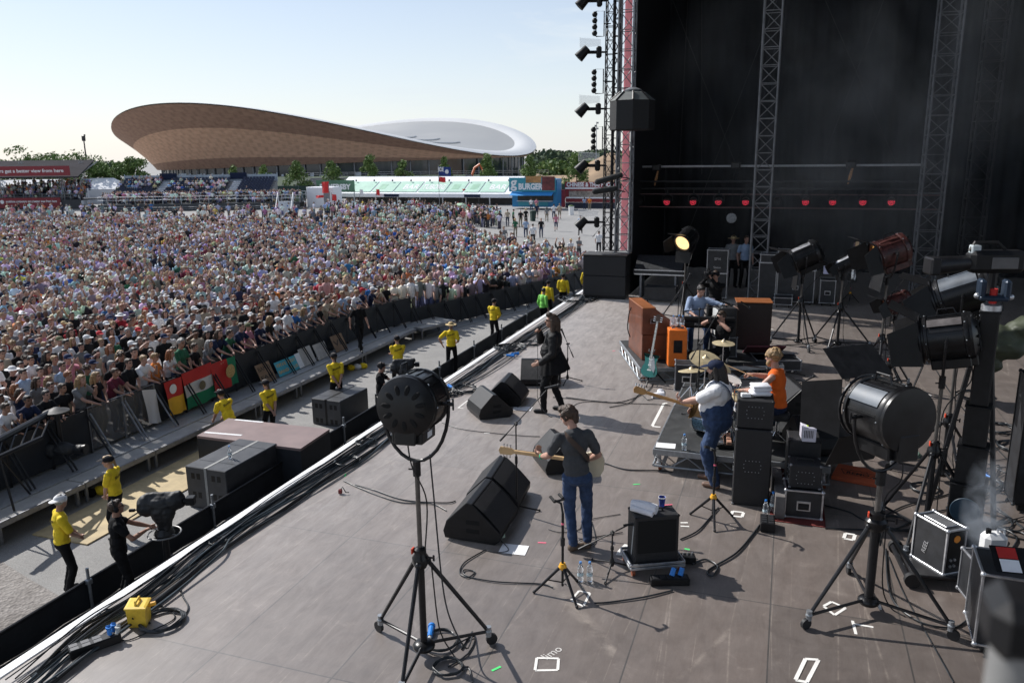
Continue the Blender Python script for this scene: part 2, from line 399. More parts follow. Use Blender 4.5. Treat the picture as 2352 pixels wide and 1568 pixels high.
# grass where the far crowd sits
gp=[P(800,545,G),P(1010,600,G),P(1130,560,G),P(1080,528,G),P(960,512,G),P(700,510,G),P(560,525,G)]
m=MB();m.add([(p.x,p.y,G + .012) for p in gp],[tuple(range(7))]);tag(m.build('grass',GRASSM,smooth=0),kind='stuff')
# stage house: the far wing wall, back drape and roof that keep the stage interior dark
def wallbox(name,label,a,b_,mt=DRAPE,cat='drape'):
 m=MB();m.bb(a[0],b_[0],a[1],b_[1],a[2],b_[2]);return tag(m.build(name,mt,smooth=0),label,cat)
def drape(name,label,x0,x1,y,z0,z1,axis='x',amp=.09,wl=.55):
 m=MB();n=int(abs(x1 - x0)/wl*6)
 def fn(u,v):
  s=x0 + (x1 - x0)*u;off=amp*sin(s*2*pi/wl + .8*sin(s*1.3)) + .04*sin(s*7 + v*3)
  return (s,y + off,z0 + (z1 - z0)*v) if axis == 'x' else (y + off,s,z0 + (z1 - z0)*v)
 m.grid(fn,n,2);return tag(m.build(name,DRAPE,smooth=60),label,'drape')
drape('wing_drape','huge black drape closing the far side of the stage',-4.9,14,33.0,0,22)
drape('back_drape','black pleated drape at the right, behind the lift tower',16,33,11.6,0,22,'y')
wallbox('front_screen','tall black scrim facing the audience beside the lattice tower',(-4.86,25.75,0.02),(-4.78,33,21.4),DRAPE)
wallbox('stage_roof','flat black roof high over the stage',(-6.6,-8,21.5),(14.5,38,21.9),DRAPE,'roof')
wallbox('near_wing_wall','black wall behind the camera side of the stage',(3,-8.2,0),(14.5,-8.1,21.4),DRAPE,'wall')
# tape marks stuck on the deck
def strip(m,a,b,wd,z=.004):
 a,b=V((a[0],a[1],z)),V((b[0],b[1],z));d=(b - a).normalized();n=V((-d.y,d.x,0))*wd/2
 m.add([a - n,b - n,b + n,a + n],[(0,1,2,3)])
def tapes(label,lines,wd=.028,mt=TAPE,px=True):
 m=MB()
 for i,(a,b) in enumerate(lines):
  a,b=(P(*a),P(*b)) if px else (a,b);strip(m,a,b,wd,.003 + .0012*i)
 return tag(m.build('tape_mark',mt,smooth=0),label,'tape','tape marks on the stage deck')
def rect(l,q,wd=.026,mt=TAPE): tapes(l,[(q[i],q[(i + 1) % 4]) for i in range(4)],wd,mt)
rect('white tape rectangle with a chalk word scrawled above it',[(1229,1539),(1281,1538),(1283,1512),(1233,1511)])
rect('long white tape rectangle near the bottom edge, right of the chalk word',[(1827,1561),(1853,1566),(1880,1515),(1850,1513)],.034)
rect('skewed white tape rectangle under the yellow-collared stand at centre',[(1312,1378),(1340,1392),(1355,1362),(1330,1357)])
tapes('white tape hook left of the large lamp stand foot',[((1958,1425),(1966,1456)),((1958,1432),(2006,1440))])
rect('bent white tape box crossed by the leg of the large lamp stand',[(1892,1392),(1917,1412),(1942,1396),(1910,1382)],.03)
tapes('white tape corner behind the large lamp stand weight',[((2000,1382),(2022,1390)),((2020,1390),(2022,1400))])
rect('small white tape square by the legs of the stand behind the bass player',[(1679,1184),(1704,1187),(1708,1177),(1683,1174)],.04)
tapes('white tape bracket left of the drum riser',[((1498,978),(1525,926)),((1498,979),(1517,981)),((1525,926),(1533,926))],.05)
tapes('white tape corner beside the foreground round lamp',[((1052,937),(1074,920)),((1052,937),(1064,938))])
rect('pale dusty tape square in the shade right of the stacked amps',[(1938,1236),(1960,1240),(1964,1228),(1942,1225)],.04)
rect('white tape square right of the big drum monitor',[(1868,930),(1884,934),(1886,928),(1871,925)],.05)
rect('white tape square at the feet of the middle lamp stands',[(2115,912),(2134,913),(2136,907),(2117,906)],.05)
tapes('white tape dash behind the tall brown speaker cabinet',[((1758,756),(1776,756)),((1758,752),(1770,751))],.05)
tapes('white tape corner under the towel amp, by the guitarist',[((1425,1265),(1440,1250)),((1420,1275),(1425,1265))],.06)
tapes('white tape lines meeting the foot of the stand by the amp',[((1563,1200),(1580,1200)),((1563,1208),(1583,1209))],.03)
for i,(x,y,c,l) in enumerate(((1140,1535,GAFF_G,'nearest the bottom'),(1462,1112,GAFF_G,'left of the towel amp'),(793,1091,GAFF_G,'beside the cable run'),(1245,1246,GAFF_P,'by the guitarist, left of his shoes'),(1454,1235,GAFF_P,'right of the guitarist'),(1410,806,GAFF_P,'far behind the singer'),(1118,995,TAPE,'right of the round lamp'),(1556,1184,GAFF_G,'near the bass player'),(1475,806,GAFF_P,'left of the organ'))):
 c0=P(x,y);nm={GAFF_G.name: 'green',GAFF_P.name: 'pink',TAPE.name: 'white'}[c.name]
 a=rnd.uniform(0,3);d=V((cos(a),sin(a),0))*.05;m=MB();strip(m,c0 - d,c0 + d,.025)
 tag(m.build('tape_scrap',c,smooth=0),'scrap of %s tape on the deck %s' % (nm,l),'tape','tape scraps on the deck')
# chalk word
CHALK=mat('white_chalk',(0.6,0.58,0.55),0.9,var=0.1)
c0=P(1268,1499);tag(text_mb('limo',.13,frame((c0.x,c0.y,.003),(.45,.89,0),(-.89,.45,0),(0,0,1)),CHALK,'chalk_word',None,.0005),'chalk word scrawled in a slanting hand above a tape rectangle','chalk writing')
# --- pit platform, barrier, pit fence
PLAT=mat('grey_platform_board',(0.34,0.33,0.31),0.75,var=0.2,scale=2.5)
TREAD=mat('ribbed_tread_plate',(0.38,0.39,0.4),0.45,0.5,var=0.2,scale=20,bump=0.4,bscale=90)
PZ=-2.2
pl=None
secs=[(-14.55,9.0 + 2.04*i,0.0) for i in range(10)] + [(-13.95,29.6,-0.33)]
ords=['nearest the left edge of the photo','second from the left edge','third from the left edge','fourth from the left, behind the plywood','behind the guard beside the covered platform','behind the guard with folded wrists','middle one, left of the second covered camera','with yellow bags below it','behind the guard with a peaked cap turned away','next to last before the platform ends','last one, turned where the barrier bends']
for i,(x,y,rz) in enumerate(secs):
 if pl is None:
  pl=thing('platform_section','','platform',(x,y,PZ),rz,'sections of the raised pit walkway')
  m=MB();m.bb(-.95,.65,-1.0,1.0,-.03,0,b=.004);m.build('deck_board',PLAT,pl)
  m=MB();m.bb(.652,.70,-1.01,1.01,-.12,-.002,b=.006);m.bb(-.95,.65,-1.018,-.985,-.12,-.032);m.build('edge_frame',ALUD,pl)
  for yy in (-.9,.9):
   for xx in (.55,-.85):
    m=MB();m.box((xx,yy,-.31),(.06,.06,.38),b=.005);m.build('leg',ALUD,pl)
  o=pl
 else: o=dup(pl,(x,y,PZ),rz)
 o['label']='grey raised walkway section, %s' % ords[i]
BARP=[V((-15.15,7.15,0)),V((-15.15,24,0)),V((-14.9,28,0)),V((-13.55,32.5,0)),V((-11.5,38.5,0)),V((-10.0,44.5,0)),V((-9.0,49,0))]
bline=spline(BARP,40)
def along(line,step):
 out=[line[0]];acc=0
 for a,b in zip(line,line[1:]):
  d=(b - a).length
  while acc + d >= step:
   t=(step - acc)/d;a=a + (b - a)*t;out.append(a);d=(b - a).length;acc=0
  acc += d
 return out
bpts=along(bline,1.06)
MESHB=mat('grey_barrier_mesh',(0.13,0.13,0.13),0.6,0.2,var=0.3,scale=60,alpha=.55)
bar0=None;barriers=[]
def make_barrier(nm,face_m,tube_m):
 r=thing('crowd_barrier','','barrier',(0,0,0),0,'crowd barrier panels along the pit')
 m=MB();m.bb(-.5,.5,-.012,.012,.06,1.06);m.build('panel',face_m,r)
 m=MB();m.tube([(-.52,0,0),(-.52,0,1.1),(.52,0,1.1),(.52,0,0)],.024,6);m.build('frame',tube_m,r)
 for sx in (-1,1):
  m=MB();m.tube([(.48*sx,.03,.96),(.48*sx,.62,.03)],.022,6);m.build('brace',tube_m,r)
 m=MB();m.bb(-.52,.52,.05,.78,.0,.012);m.bb(-.52,.52,.76,.79,0,.03);m.build('tread_plate',TREAD,r)
 return r
for i in range(len(bpts) - 1):
 a,b=bpts[i],bpts[i + 1];mid=(a + b)/2;d=(b - a).normalized()
 z=PZ if mid.y < 29.5 else G + .003
 rz=atan2(d.y,d.x) - pi                   # local +Y (braces) towards the stage
 if i in (6,7):
  o=make_barrier('g',MESHB,ALUD);lab='bare grey mesh barrier panel, %s of the two near the camera crane' % ('nearer' if i == 6 else 'farther')
 else:
  if bar0 is None: bar0=make_barrier('b',SHEET,BLKM);o=bar0
  else: o=dup(bar0)
  lab='sheeted'
 o.location=(mid.x,mid.y,z);o.rotation_euler.z=rz;o['label']=lab;barriers.append((mid,d,z,o))
def nth(n): return '%d%s' % (n,'th' if 10 <= n % 100 <= 20 else {1: 'st',2: 'nd',3: 'rd'}.get(n % 10,'th'))
for k,(_,_,_,o) in enumerate(barriers):
 if o['label'] == 'sheeted':
  wh=('behind the crane camera' if k < 6 else 'behind the hanging flags' if 8 <= k < 14 else 'on the walkway between flags and signs' if k < 17 else 'behind the leaning signs' if k < 20 else 'on the bend' if k < 26 else 'on bare ground towards the far tower')
  o['label']='black barrier panel %s, %s from the near left' % (wh,nth(k + 1))
# low black pit fence hung on scaffold posts
def fpt(x,y): return P(x,y,-2.2)
posts=[(205,1335),(481,1160),(681,1030),(762,975),(990,843),(1073,795),(1142,757),(1198,722),(1248,695),(1292,665)]
fx=[V((-10.5,3.0,-2.2))] + [fpt(*p) for p in posts]
fx=[V((-10.5,p.y,-2.2)) for p in fx]
r=thing('pit_fence','low black sheeted fence with a steel top rail dividing the pit','fence',(0,0,0))
m=MB();ln=spline(fx,10)
m.grid(lambda u,v: (lambda q: (q.x + .03*sin(q.y*5 + v*2)*(1 - v),q.y,G + .01 + (-2.22 - G)*v))(ln[min(len(ln) - 1,int(u*(len(ln) - 1)))]),len(ln) - 1,4)
m.build('sheeting',SHEET,r,smooth=60)
m=MB();m.tube([(p.x,p.y,-2.2) for p in fx],.03,8);m.build('top_rail',BLKM,r)
for p in fx[1:]:
 m=MB();m.cyl((p.x + .05,p.y,G),(p.x + .05,p.y,-1.96),.026);m.box((p.x + .05,p.y,-2.2),(.09,.09,.09),b=.01);m.build('post',STEEL,r)
# ================================================================ BACKGROUND
HF=V((FW.x,FW.y,0)).normalized();HR=V((HF.y,-HF.x,0))       # heading on the ground and its right
def bear(xpix,depth,z=G):
 """ground point at that depth along the view heading, below photo column xpix on the skyline"""
 d=RT*((xpix - CX)/FPX) + FW;d=V((d.x,d.y,0));d=d/d.dot(HF)
 return V((d.x*depth,d.y*depth,z))
LEAFS=[mat('leaf_%s' % n,c,0.7,var=0.3,scale=2) for n,c in (('dark',(0.07,0.12,0.03)),('mid',(0.12,0.19,0.045)),('light',(0.2,0.27,0.08)))]
BARK=mat('bark',(0.12,0.09,0.065),0.9,var=0.4,scale=8)
def leaves(m,c,n,s,rg,fn):
 for _ in range(n):
  p=fn()
  if p is None: continue
  a=V((rg.gauss(0,1),rg.gauss(0,1),rg.gauss(0,1))).normalized();b=a.orthogonal().normalized()*s*rg.uniform(.6,1.3);a2=a.cross(b).normalized()*s*rg.uniform(.5,1.1)
  p=V(c) + V(p);m.add([p - b,p - a2*.6,p + b,p + a2*.6],[(0,1,2,3)],rg.choice((0,1,1,2)))
def tree(label,loc,h,wd,seed,kind='cone',group=None,n=1500,s=.16):
 rg=random.Random(seed);t=thing('young_tree' if kind == 'cone' else 'leafy_tree',label,'tree',loc,0,group)
 m=MB();m.tube([(0,0,0),(.03,0,h*.3),(.0,.04,h*.65),(0,0,h*.95)],[.11,.09,.055,.015],7)
 for k in range(9):
  a=rg.uniform(0,6.3);z=h*rg.uniform(.22,.8);l=wd*.45*(1.05 - z/h)
  m.tube([(0,0,z),(l*cos(a)*.6,l*sin(a)*.6,z + l*.35),(l*cos(a),l*sin(a),z + l*.6)],[.03,.02,.008],5)
 m.build('trunk',BARK,t)
 m=MB();cl=[]
 for k in range(34):
  f=rg.random() ** 1.1;a=rg.uniform(0,6.3)
  if kind == 'cone': rr=wd/2*(1 - f) ** .75*rg.uniform(.35,1.0)*(0.65 + .35*min(1,f*6));z=h*(.14 + .84*f)
  else: z=h*rg.uniform(.25,1.0);rr=wd/2*sqrt(max(0.03,1 - ((z/h - .55)/.5) ** 2))*rg.uniform(.2,1)
  cl.append((rr*cos(a),rr*sin(a),z,wd*rg.uniform(.09,.17)))
 if kind == 'cone': cl += [(0,0,h*.97,wd*.05),(0,0,h*.9,wd*.07)]
 def fn():
  q=rg.choice(cl);d=V((rg.gauss(0,1),rg.gauss(0,1),rg.gauss(0,1))).normalized()*q[3]*rg.uniform(.5,1.1)
  return (q[0] + d.x,q[1] + d.y,q[2] + d.z*.9)
 leaves(m,(0,0,0),n,s,rg,fn);m.build('crown',LEAFS,t,smooth=0)
 return t
for i,(x,yt,wp,dep,lb) in enumerate(((570,383,26,152,'half hidden behind the grandstand top'),(637,380,32,138,'at the right end of the grandstand'),(709,375,42,138,'left of the grey stairs, above the dark hoarding'),(785,373,40,138,'above the left end of the bar tent'),(869,357,36,138,'tallest one above the middle of the bar tent'),(943,370,34,138,'left of the blue flag'),(1032,363,30,146,'behind the blue flag'),(1127,358,36,138,'right of the orange digger'),(1218,362,42,136,'above the burger stall'),(1321,353,46,132,'above the food van, by the earth mound'))):
 dep += 14;b=bear(x,dep);tree('young cone-shaped green tree %s' % lb,b,zt(b,yt) - G,wp*dep/FPX*1.75,40 + i,group='young trees in front of the curved building',n=3200,s=.24)
for i,(x,yt,wp,dep,lb) in enumerate(((25,374,130,140,'behind the roofed viewing stand, cut by the left edge'),(100,342,70,150,'thin tall one rising above the stand roof'),(230,368,120,145,'between the viewing stand and the grandstand'),(345,366,70,150,'pale one before the low left corner of the curved building'),(165,366,90,152,'behind the right end of the stand roof'),(290,385,70,146,'low one above the white tents'))):
 b=bear(x,dep);tree('loose light green birch %s' % lb,b,zt(b,yt) - G,wp*dep/FPX*1.35,70 + i,'round','light trees behind the viewing stand',n=3600 if i != 1 else 500,s=.3)
# far woods, each one mass
def wood(name,label,pts,depth,hgt,n,s,mts,seed,thick=40):
 rg=random.Random(seed);m=MB()
 for k in range(n):
  x=rg.uniform(pts[0],pts[1]);d=depth + rg.uniform(-thick,thick);b=bear(x,d,0)
  top=hgt(x)*d/FPX + CAM_H;r=rg.uniform(.5,1)*s
  z=top - r*rg.uniform(.8,2.2);bb=(b.x,b.y,z)
  for _ in range(26):
   v=V((rg.gauss(0,1),rg.gauss(0,1),rg.gauss(0,1))).normalized()*r*rg.uniform(.7,1.1)
   a=V((rg.gauss(0,1),rg.gauss(0,1),rg.gauss(0,1))).normalized();e=a.orthogonal().normalized()*r*.35;f2=a.cross(e).normalized()*r*.3
   p=V(bb) + v;m.add([p - e,p - f2,p + e,p + f2],[(0,1,2,3)],rg.choice((0,0,1,2)))
 # lower mass
 pr=[]
 for i in range(61):
  x=pts[0] + (pts[1] - pts[0])*i/60;b=bear(x,depth + 30,0);t=hgt(x)*(depth + 30)/FPX + CAM_H - s*1.1
  pr.append((b,t))
 base=len(m.v)
 for (b,t) in pr: m.v += [(b.x,b.y,G),(b.x,b.y,t)]
 for i in range(60): m.f.append((base + 2*i,base + 2*i + 2,base + 2*i + 3,base + 2*i + 1));m.m.append(0)
 o=m.build(name,mts,smooth=0);return tag(o,label,'wood',kind='stuff')
FARL=[mat('far_leaf_%d' % i,c,0.9,var=0.35,scale=.05) for i,c in enumerate(((0.045,0.075,0.045),(0.07,0.105,0.05),(0.10,0.14,0.06)))]
wood('distant_wood','dark far-off wood along the left skyline',(-250,330),520,lambda x: -4 + 3*sin(x*.05) + 2*sin(x*.13),420,3.4,FARL,3)
wood('distant_wood','far-off wooded ridge on the skyline right of the curved building',(1225,1500),430,lambda x: 9 + 3*sin(x*.06 + 1) + 2*sin(x*.17),300,3.6,FARL,4)
wood('distant_scrub','paler scrub in front of the wooded ridge on the right',(1235,1420),250,lambda x: -12 + 3*sin(x*.09) ,220,2.2,LEAFS,5,15)
# brown earth mound at the right
m=MB()
def mound(u,v):
 x=1085 + 420*u;d=170 + 60*v;b=bear(x,d,0)
 h=(max(0,1.6*sin(min(1,max(0,u))*pi)) + 6.0*exp(-((x - 1395)/62) ** 2) + 1.1*exp(-((x - 1230)/40) ** 2))*(1 - (2*v - 1) ** 2) + .25*sin(x*.11 + v*9)*(1 - (2*v - 1) ** 2)
 return (b.x,b.y,G + .02 + h*1.05)
m.grid(mound,60,14);tag(m.build('earth_mound',EARTH,smooth=60),kind='structure')
# --- the saddle-roofed timber building
def _shell(t,b,N,L):
 uv=N('ShaderNodeUVMap');uv.uv_map='UVMap'
 br=N('ShaderNodeTexBrick');br.offset=0.5;br.inputs['Scale'].default_value=1.0;br.inputs['Mortar Size'].default_value=0.0016;br.inputs['Brick Width'].default_value=0.011;br.inputs['Row Height'].default_value=0.068
 br.inputs['Color1'].default_value=(0.96,0.96,0.96,1);br.inputs['Color2'].default_value=(1.03,1.03,1.03,1);br.inputs['Mortar'].default_value=(0.86,0.86,0.86,1)
 L(uv.outputs[0],br.inputs['Vector'])
 n=noise(t,scaled(t,uv.outputs[0],(60,8,1)),3,4)
 c=ramp(t,n,[(0.3,(0.54,0.325,0.215)),(0.7,(0.68,0.43,0.295))])
 L(mixc(t,1.0,c,br.outputs['Color'],'MULTIPLY'),b.inputs['Base Color']);b.inputs['Roughness'].default_value=0.75
SHELL=coordmat('cedar_cladding',_shell)
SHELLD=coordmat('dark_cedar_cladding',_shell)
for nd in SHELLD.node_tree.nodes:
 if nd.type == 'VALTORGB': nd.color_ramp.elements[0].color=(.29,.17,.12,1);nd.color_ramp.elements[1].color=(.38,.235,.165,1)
ROOFW=mat('pale_metal_roof',(0.36,0.36,0.35),0.5,0.2,var=0.06,scale=.05)
ROOFR=mat('white_roof_rim',(0.62,0.62,0.61),0.4,var=0.05,scale=.1)
GLASSD=mat('dark_glass',(0.03,0.04,0.05),0.08,var=0.3,scale=.08,spec=0.8)
vd=bear(786,282);VD=thing('velodrome','huge saddle-roofed building clad in brown timber with a pale metal roof','building',(vd.x,vd.y,0),atan2(HR.y,HR.x))
def rim_h(t): return 12.6 + 6.9*sin(2*t - .53) - 1.5*cos(t)
def base_h(t): return 2.7 + 1.6*cos(t)
def shell_pt(t,s):
 hz=rim_h(t) - base_h(t);k=1 - 1.2*hz/76*(1 - s)
 k -= .10*hz/76*sin(pi*s)
 return V((70.8*k*cos(t),48*k*sin(t),base_h(t) + hz*s))
NT=160;LV=[0,.16,.4,.62,.64,.82,1.0]
me_v=[];me_f=[];uvs=[];mi=[]
def band(u):   # where the darker upper belt starts along the shell
 t=2*pi*u;return .64
for i in range(NT + 1):
 for s in LV: me_v.append(shell_pt(2*pi*i/NT,s))
k=len(LV)
for i in range(NT):
 for j in range(k - 1):
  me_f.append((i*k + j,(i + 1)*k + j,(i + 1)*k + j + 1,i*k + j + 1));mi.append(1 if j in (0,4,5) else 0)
  uvs += [(i/NT,LV[j]),((i + 1)/NT,LV[j]),((i + 1)/NT,LV[j + 1]),(i/NT,LV[j + 1])]
me=bpy.data.meshes.new('cladding');me.from_pydata(me_v,[],me_f);ul=me.uv_layers.new(name='UVMap')
for i,q in enumerate(uvs): ul.data[i].uv=q
me.materials.append(SHELL);me.materials.append(SHELLD);me.polygons.foreach_set('material_index',mi);me.shade_smooth()
o=bpy.data.objects.new('cladding',me);COL.objects.link(o);o.parent=VD
m=MB()
def roof_pt(u,r):
 t=2*pi*u;mid=12.2
 return V((70.4*r*cos(t),47.7*r*sin(t),mid + (rim_h(t) + .25 - mid)*r ** 1.8))
m.grid(lambda u,v: roof_pt(u,v*.90),128,12,closed_u=True);m.build('roof',ROOFW,VD,smooth=60)
m=MB();m.grid(lambda u,v: roof_pt(u,.90 + .105*v) + V((0,0,.02 + .7*sin(pi*v))),128,5,closed_u=True);m.build('roof_rim',ROOFR,VD,smooth=60)
m=MB()
for rr,a0,a1 in ((.30,-1.3,.1),(.42,-1.2,.0),(.54,-1.1,-.1),(.66,-1.05,-.25)):
 m.tube([roof_pt((a0 + (a1 - a0)*q/30)/(2*pi),rr) + V((0,0,.2)) for q in range(31)],.22,5)
m.build('rooflight',ROOFR,VD)
m=MB();m.grid(lambda u,v: V((shell_pt(2*pi*u,0).x*.965,shell_pt(2*pi*u,0).y*.965,-3.0 + (base_h(2*pi*u) + .3 + 3.0)*v)),96,1,closed_u=True);m.build('glazing',GLASSD,VD)
m=MB()
for q in range(72):
 a=2*pi*q/72;p=shell_pt(a,0);m.cyl((p.x*.975,p.y*.975,-3),(p.x*.975,p.y*.975,base_h(a) + .1),.22,n=6)
m.build('column',ALUD,VD);VD.children[-1]['kind']='stuff'
m=MB()
for q in range(26):
 a=pi*1.15 + 1.5*q/25;p=shell_pt(a,0);w2=1.3 + .8*sin(q*2.3);m.box((p.x*.97,p.y*.97 - .35,-.9 + .5*sin(q*1.7)),(w2,.2,1.0 + .6*sin(q*3.1)))
m.build('window_blind',mat('pale_blind',(0.5,0.55,0.6),0.5,var=.3,scale=.3),VD);VD.children[-1]['kind']='stuff'
# bank, stairs, hoarding before it
m=MB()
m.grid(lambda u,v: (lambda b: (b.x,b.y,G + .02 + 2.6*v))(bear(-60 + 1190*u,165 + 45*v,0)),30,4);tag(m.build('grass_bank',BANK,smooth=60),kind='structure')
a,b=bear(600,150),bear(1440,142)
def hoard(name,label,p,q,h,mt,step=2.4):
 r=thing(name,label,'fence',(p.x,p.y,G));d=q - p;d.z=0;n=int(d.length/step)
 m=MB();m.prism([(0,0),(d.length,0),(d.length,h),(0,h)],.05,frame((0,0,0),d.normalized(),(0,0,1),d.normalized().cross(V((0,0,1)))));m.build('panel',mt,r)
 for i in range(n + 1):
  e=d*(i/n);m=MB();m.box((e.x,e.y,h/2 + .05),(.1,.1,h + .1));
  if i % 4 == 0: m.build('post',ALUD,r)
 return r
HOARD=mat('dark_green_hoarding',(0.012,0.035,0.028),0.7,var=0.2,scale=.4)
hoard('site_hoarding','dark green site hoarding running behind the bar and stalls',a,b,2.3,HOARD)
b=bear(690,162);r=thing('outdoor_stairs','grey concrete stairs climbing the dark bank between two young trees','stairs',(b.x,b.y,G),atan2(HR.y,HR.x))
m=MB()
for i in range(11): m.bb(-4 + i*.55,3.5 + i*.55,i*1.1,12.4,i*.28,(i + 1)*.28)
m.build('steps',mat('grey_concrete',(0.2,0.2,0.2),0.85,var=.2,scale=.5),r)
m=MB();m.tube([(-4,0,1),(2,12,4)],.05,5);m.tube([(3.5,0,1),(9.5,12,4)],.05,5);m.build('handrail',ALUD,r)
# railing on the terrace
b0,b1=bear(700,205),bear(1260,205);r=thing('terrace_railing','thin grey railing along the terrace of the curved building','railing',(0,0,0))
m=MB();d=b1 - b0
for zz in (.9,.45): m.tube([(b0.x,b0.y,zz),(b1.x,b1.y,zz)],.06,5)
m.build('rail',ALUD,r)
m=MB()
for i in range(29): e=b0 + d*(i/28);m.cyl((e.x,e.y,-.2),(e.x,e.y,.95),.05,n=5)
m.build('baluster',ALUD,r);r.children[-1]['kind']='stuff'
# orange digger, floodlight mast, lamp mast, light masts
b=bear(1082,160);r=thing('excavator','orange excavator with its boom raised before the curved building','digger',(b.x,b.y,G + .8),0.4)
ODG=mat('orange_digger_paint',(0.55,0.12,0.03),0.5,var=.2)
m=MB();m.box((-.6,0,.4),(3.2,.5,.8),b=.15);m.box((-.6,1.6,.4),(3.2,.5,.8),b=.15);m.build('track',RUB,r)
m=MB();m.box((-.8,.8,1.4),(2.6,2.2,1.0),b=.15);m.build('body',ODG,r)
m=MB();m.box((.3,.3,2.2),(1.3,1.1,1.5),b=.1);m.build('cab',GLASSD,r)
m=MB();m.tube([(.5,1.2,1.5),(1.5,1.2,4.2),(2.6,1.2,4.9)],.22,6);m.tube([(2.6,1.2,4.9),(3.6,1.2,2.2)],.16,6);m.build('boom',ODG,r)
m=MB();m.box((3.6,1.2,1.8),(.9,.9,.7),b=.1);m.build('bucket',BLKM,r)
b=bear(1364,240);r=thing('floodlight_mast','slim grey floodlight mast against the sky left of the tower','mast',(b.x,b.y,G));ht=zt(b,280) - G
m=MB();m.cyl((0,0,0),(0,0,ht),.18,.09,8);m.build('pole',STEEL,r)
for i in range(3): m=MB();m.box((.25*(-1) ** i,0,ht - .3 - i*.8),(.7,.25,.45),b=.05);m.build('floodlight',ALUD,r)
b=bear(252,250);r=thing('lamp_mast','dark slender mast with a cluster head on the left skyline','mast',(b.x,b.y,G));ht=zt(b,318) - G
m=MB();m.cyl((0,0,0),(0,0,ht),.3,.16,8);m.build('pole',BLKM,r)
m=MB();m.box((0,0,ht),(1.3,.4,1.6),b=.1);m.box((.5,0,ht + .9),(.5,.3,.6),b=.05);m.build('lamp_head',BLKM,r)
# --- grandstand
NVS=mat('navy_seat',(0.02,0.03,0.07),0.5,var=0.4,scale=3)
g0,g1=P(243,487,G),P(690,480,G)
gd=(g1 - g0);gl=gd.length;gr=atan2(gd.y,gd.x)
GX0,GX1=-2.0,gl - 5.8;GW=GX1 - GX0
GS=thing('grandstand','stepped temporary grandstand of navy seats with pale stairs','grandstand',(g0.x,g0.y,G),gr)
m=MB();NR=10
for i in range(NR): m.bb(GX0,GX1,5.2 + i*.8,5.2 + NR*.8,1.0 + i*.28,1.28 + i*.28)
m.build('tier',ALUD,GS)
def seats(x0,x1):
 m=MB()
 for i in range(NR):
  y=5.45 + i*.8;z=1.30 + i*.28;n=int((x1 - x0)/.5)
  for k in range(n):
   x=x0 + .25 + k*.5;m.box((x,y,z + .2),(.42,.42,.05));m.box((x,y + .24,z + .42),(.42,.05,.42))
 m.build('seat_block',NVS,GS,smooth=0)
ST1,ST2=GX0 + GW*.285,GX0 + GW*.745
seats(GX0 + .2,ST1 - .8);seats(ST1 + .8,ST2 - .8);seats(ST2 + .8,GX1 - .2)
for xa in (ST1,ST2):
 m=MB()
 for i in range(NR*2): m.bb(xa - .62,xa + .62,5.0 + i*.4,5.0 + NR*.8,1.04 + i*.14,1.22 + i*.14)
 m.build('stair',mat('pale_stair',(0.42,0.45,0.5),0.6,var=.1),GS)
m=MB()
for i in range(15):
 x=GX0 + GW*i/14
 m.bb(x - .05,x + .05,13.3,13.4,3.6,5.0);
m.bb(GX0,GX1,13.42,13.47,3.7,4.8);m.build('rear_wall',mat('pale_mesh_screen',(0.36,0.42,0.48),0.6,var=.15,scale=1),GS)
m=MB()
for xa in (ST1,ST2): m.bb(xa - 1.3,xa + 1.3,13.2,13.38,4.1,5.1)
m.build('portal',NAVY,GS)
m=MB();m.bb(-1,gl,0,5.1,.9,1.0);m.bb(-1,gl,0,.06,0.02,.9);m.bb(-1,gl,5.1,5.2,.02,1.3);m.build('front_terrace',mat('dark_terrace',(.06,.065,.07),.7,var=.3),GS)
m=MB()
for yy,zz in ((.1,1.0),(2.6,1.0),(5.1,1.3)):
 for z in (1.05,.6): m.tube([(-1,yy,zz + z),(gl,yy,zz + z)],.035,5)
 for i in range(23): x=-1 + (gl + 1)*i/22;m.cyl((x,yy,zz),(x,yy,zz + 1.08),.035,n=5)
m.build('railing',mat('silver_railing',(.5,.53,.57),.4,.5,var=.1),GS)
m=MB()
for z in (.25,.55): m.tube([(-1,-.5,z),(gl,-.5,z)],.05,5)
m.build('lower_rail',ALUD,GS)
b=P(652,500,G);r=thing('access_stairs','pale metal access stairs at the right end of the grandstand','stairs',(b.x,b.y,G),gr)
m=MB()
for i in range(6): m.bb(-.9,.9,i*.34,2.0,i*.32,(i + 1)*.32)
m.build('steps',mat('pale_stair2',(0.55,0.57,0.6),0.5,var=.1),r)
for sx in (-.95,.95): m=MB();m.tube([(sx,0,0),(sx,0,1.1),(sx,2,3.0),(sx,2,1.9)],.05,5);m.build('handrail',WHT,r)
# --- viewing stand with the red banners
v0,v1=P(-90,482,G),P(188,480,G);vdx=v1 - v0;vl=vdx.length
VS=thing('viewing_stand','roofed viewing stand with two long red banners of white lettering','stand',(v0.x,v0.y,G),atan2(vdx.y,vdx.x))
REDB=mat('red_banner',(0.22,0.022,0.03),0.6,var=.08,scale=1)
zr0=zt(v1,408) - G;zr1=zt(v1,372) - G + .1;zb0=zt(v1,412) - G;zb1=zt(v1,390) - G
m=MB();m.bb(0,vl,0,6,1.25,1.4);m.bb(0,vl,0,.08,.02,1.25);m.build('floor',mat('dark_stand',(.05,.05,.055),.7,var=.3),VS)
m=MB()
for i in range(6): m.bb(2,vl - 4,1.2 + i*.8,6,1.4 + i*.3,1.7 + i*.3)
m.build('tier',ALUD,VS)
rf=mat('grey_roof_sheet',(.04,.038,.042),.95,var=.3,scale=.5,spec=.05)
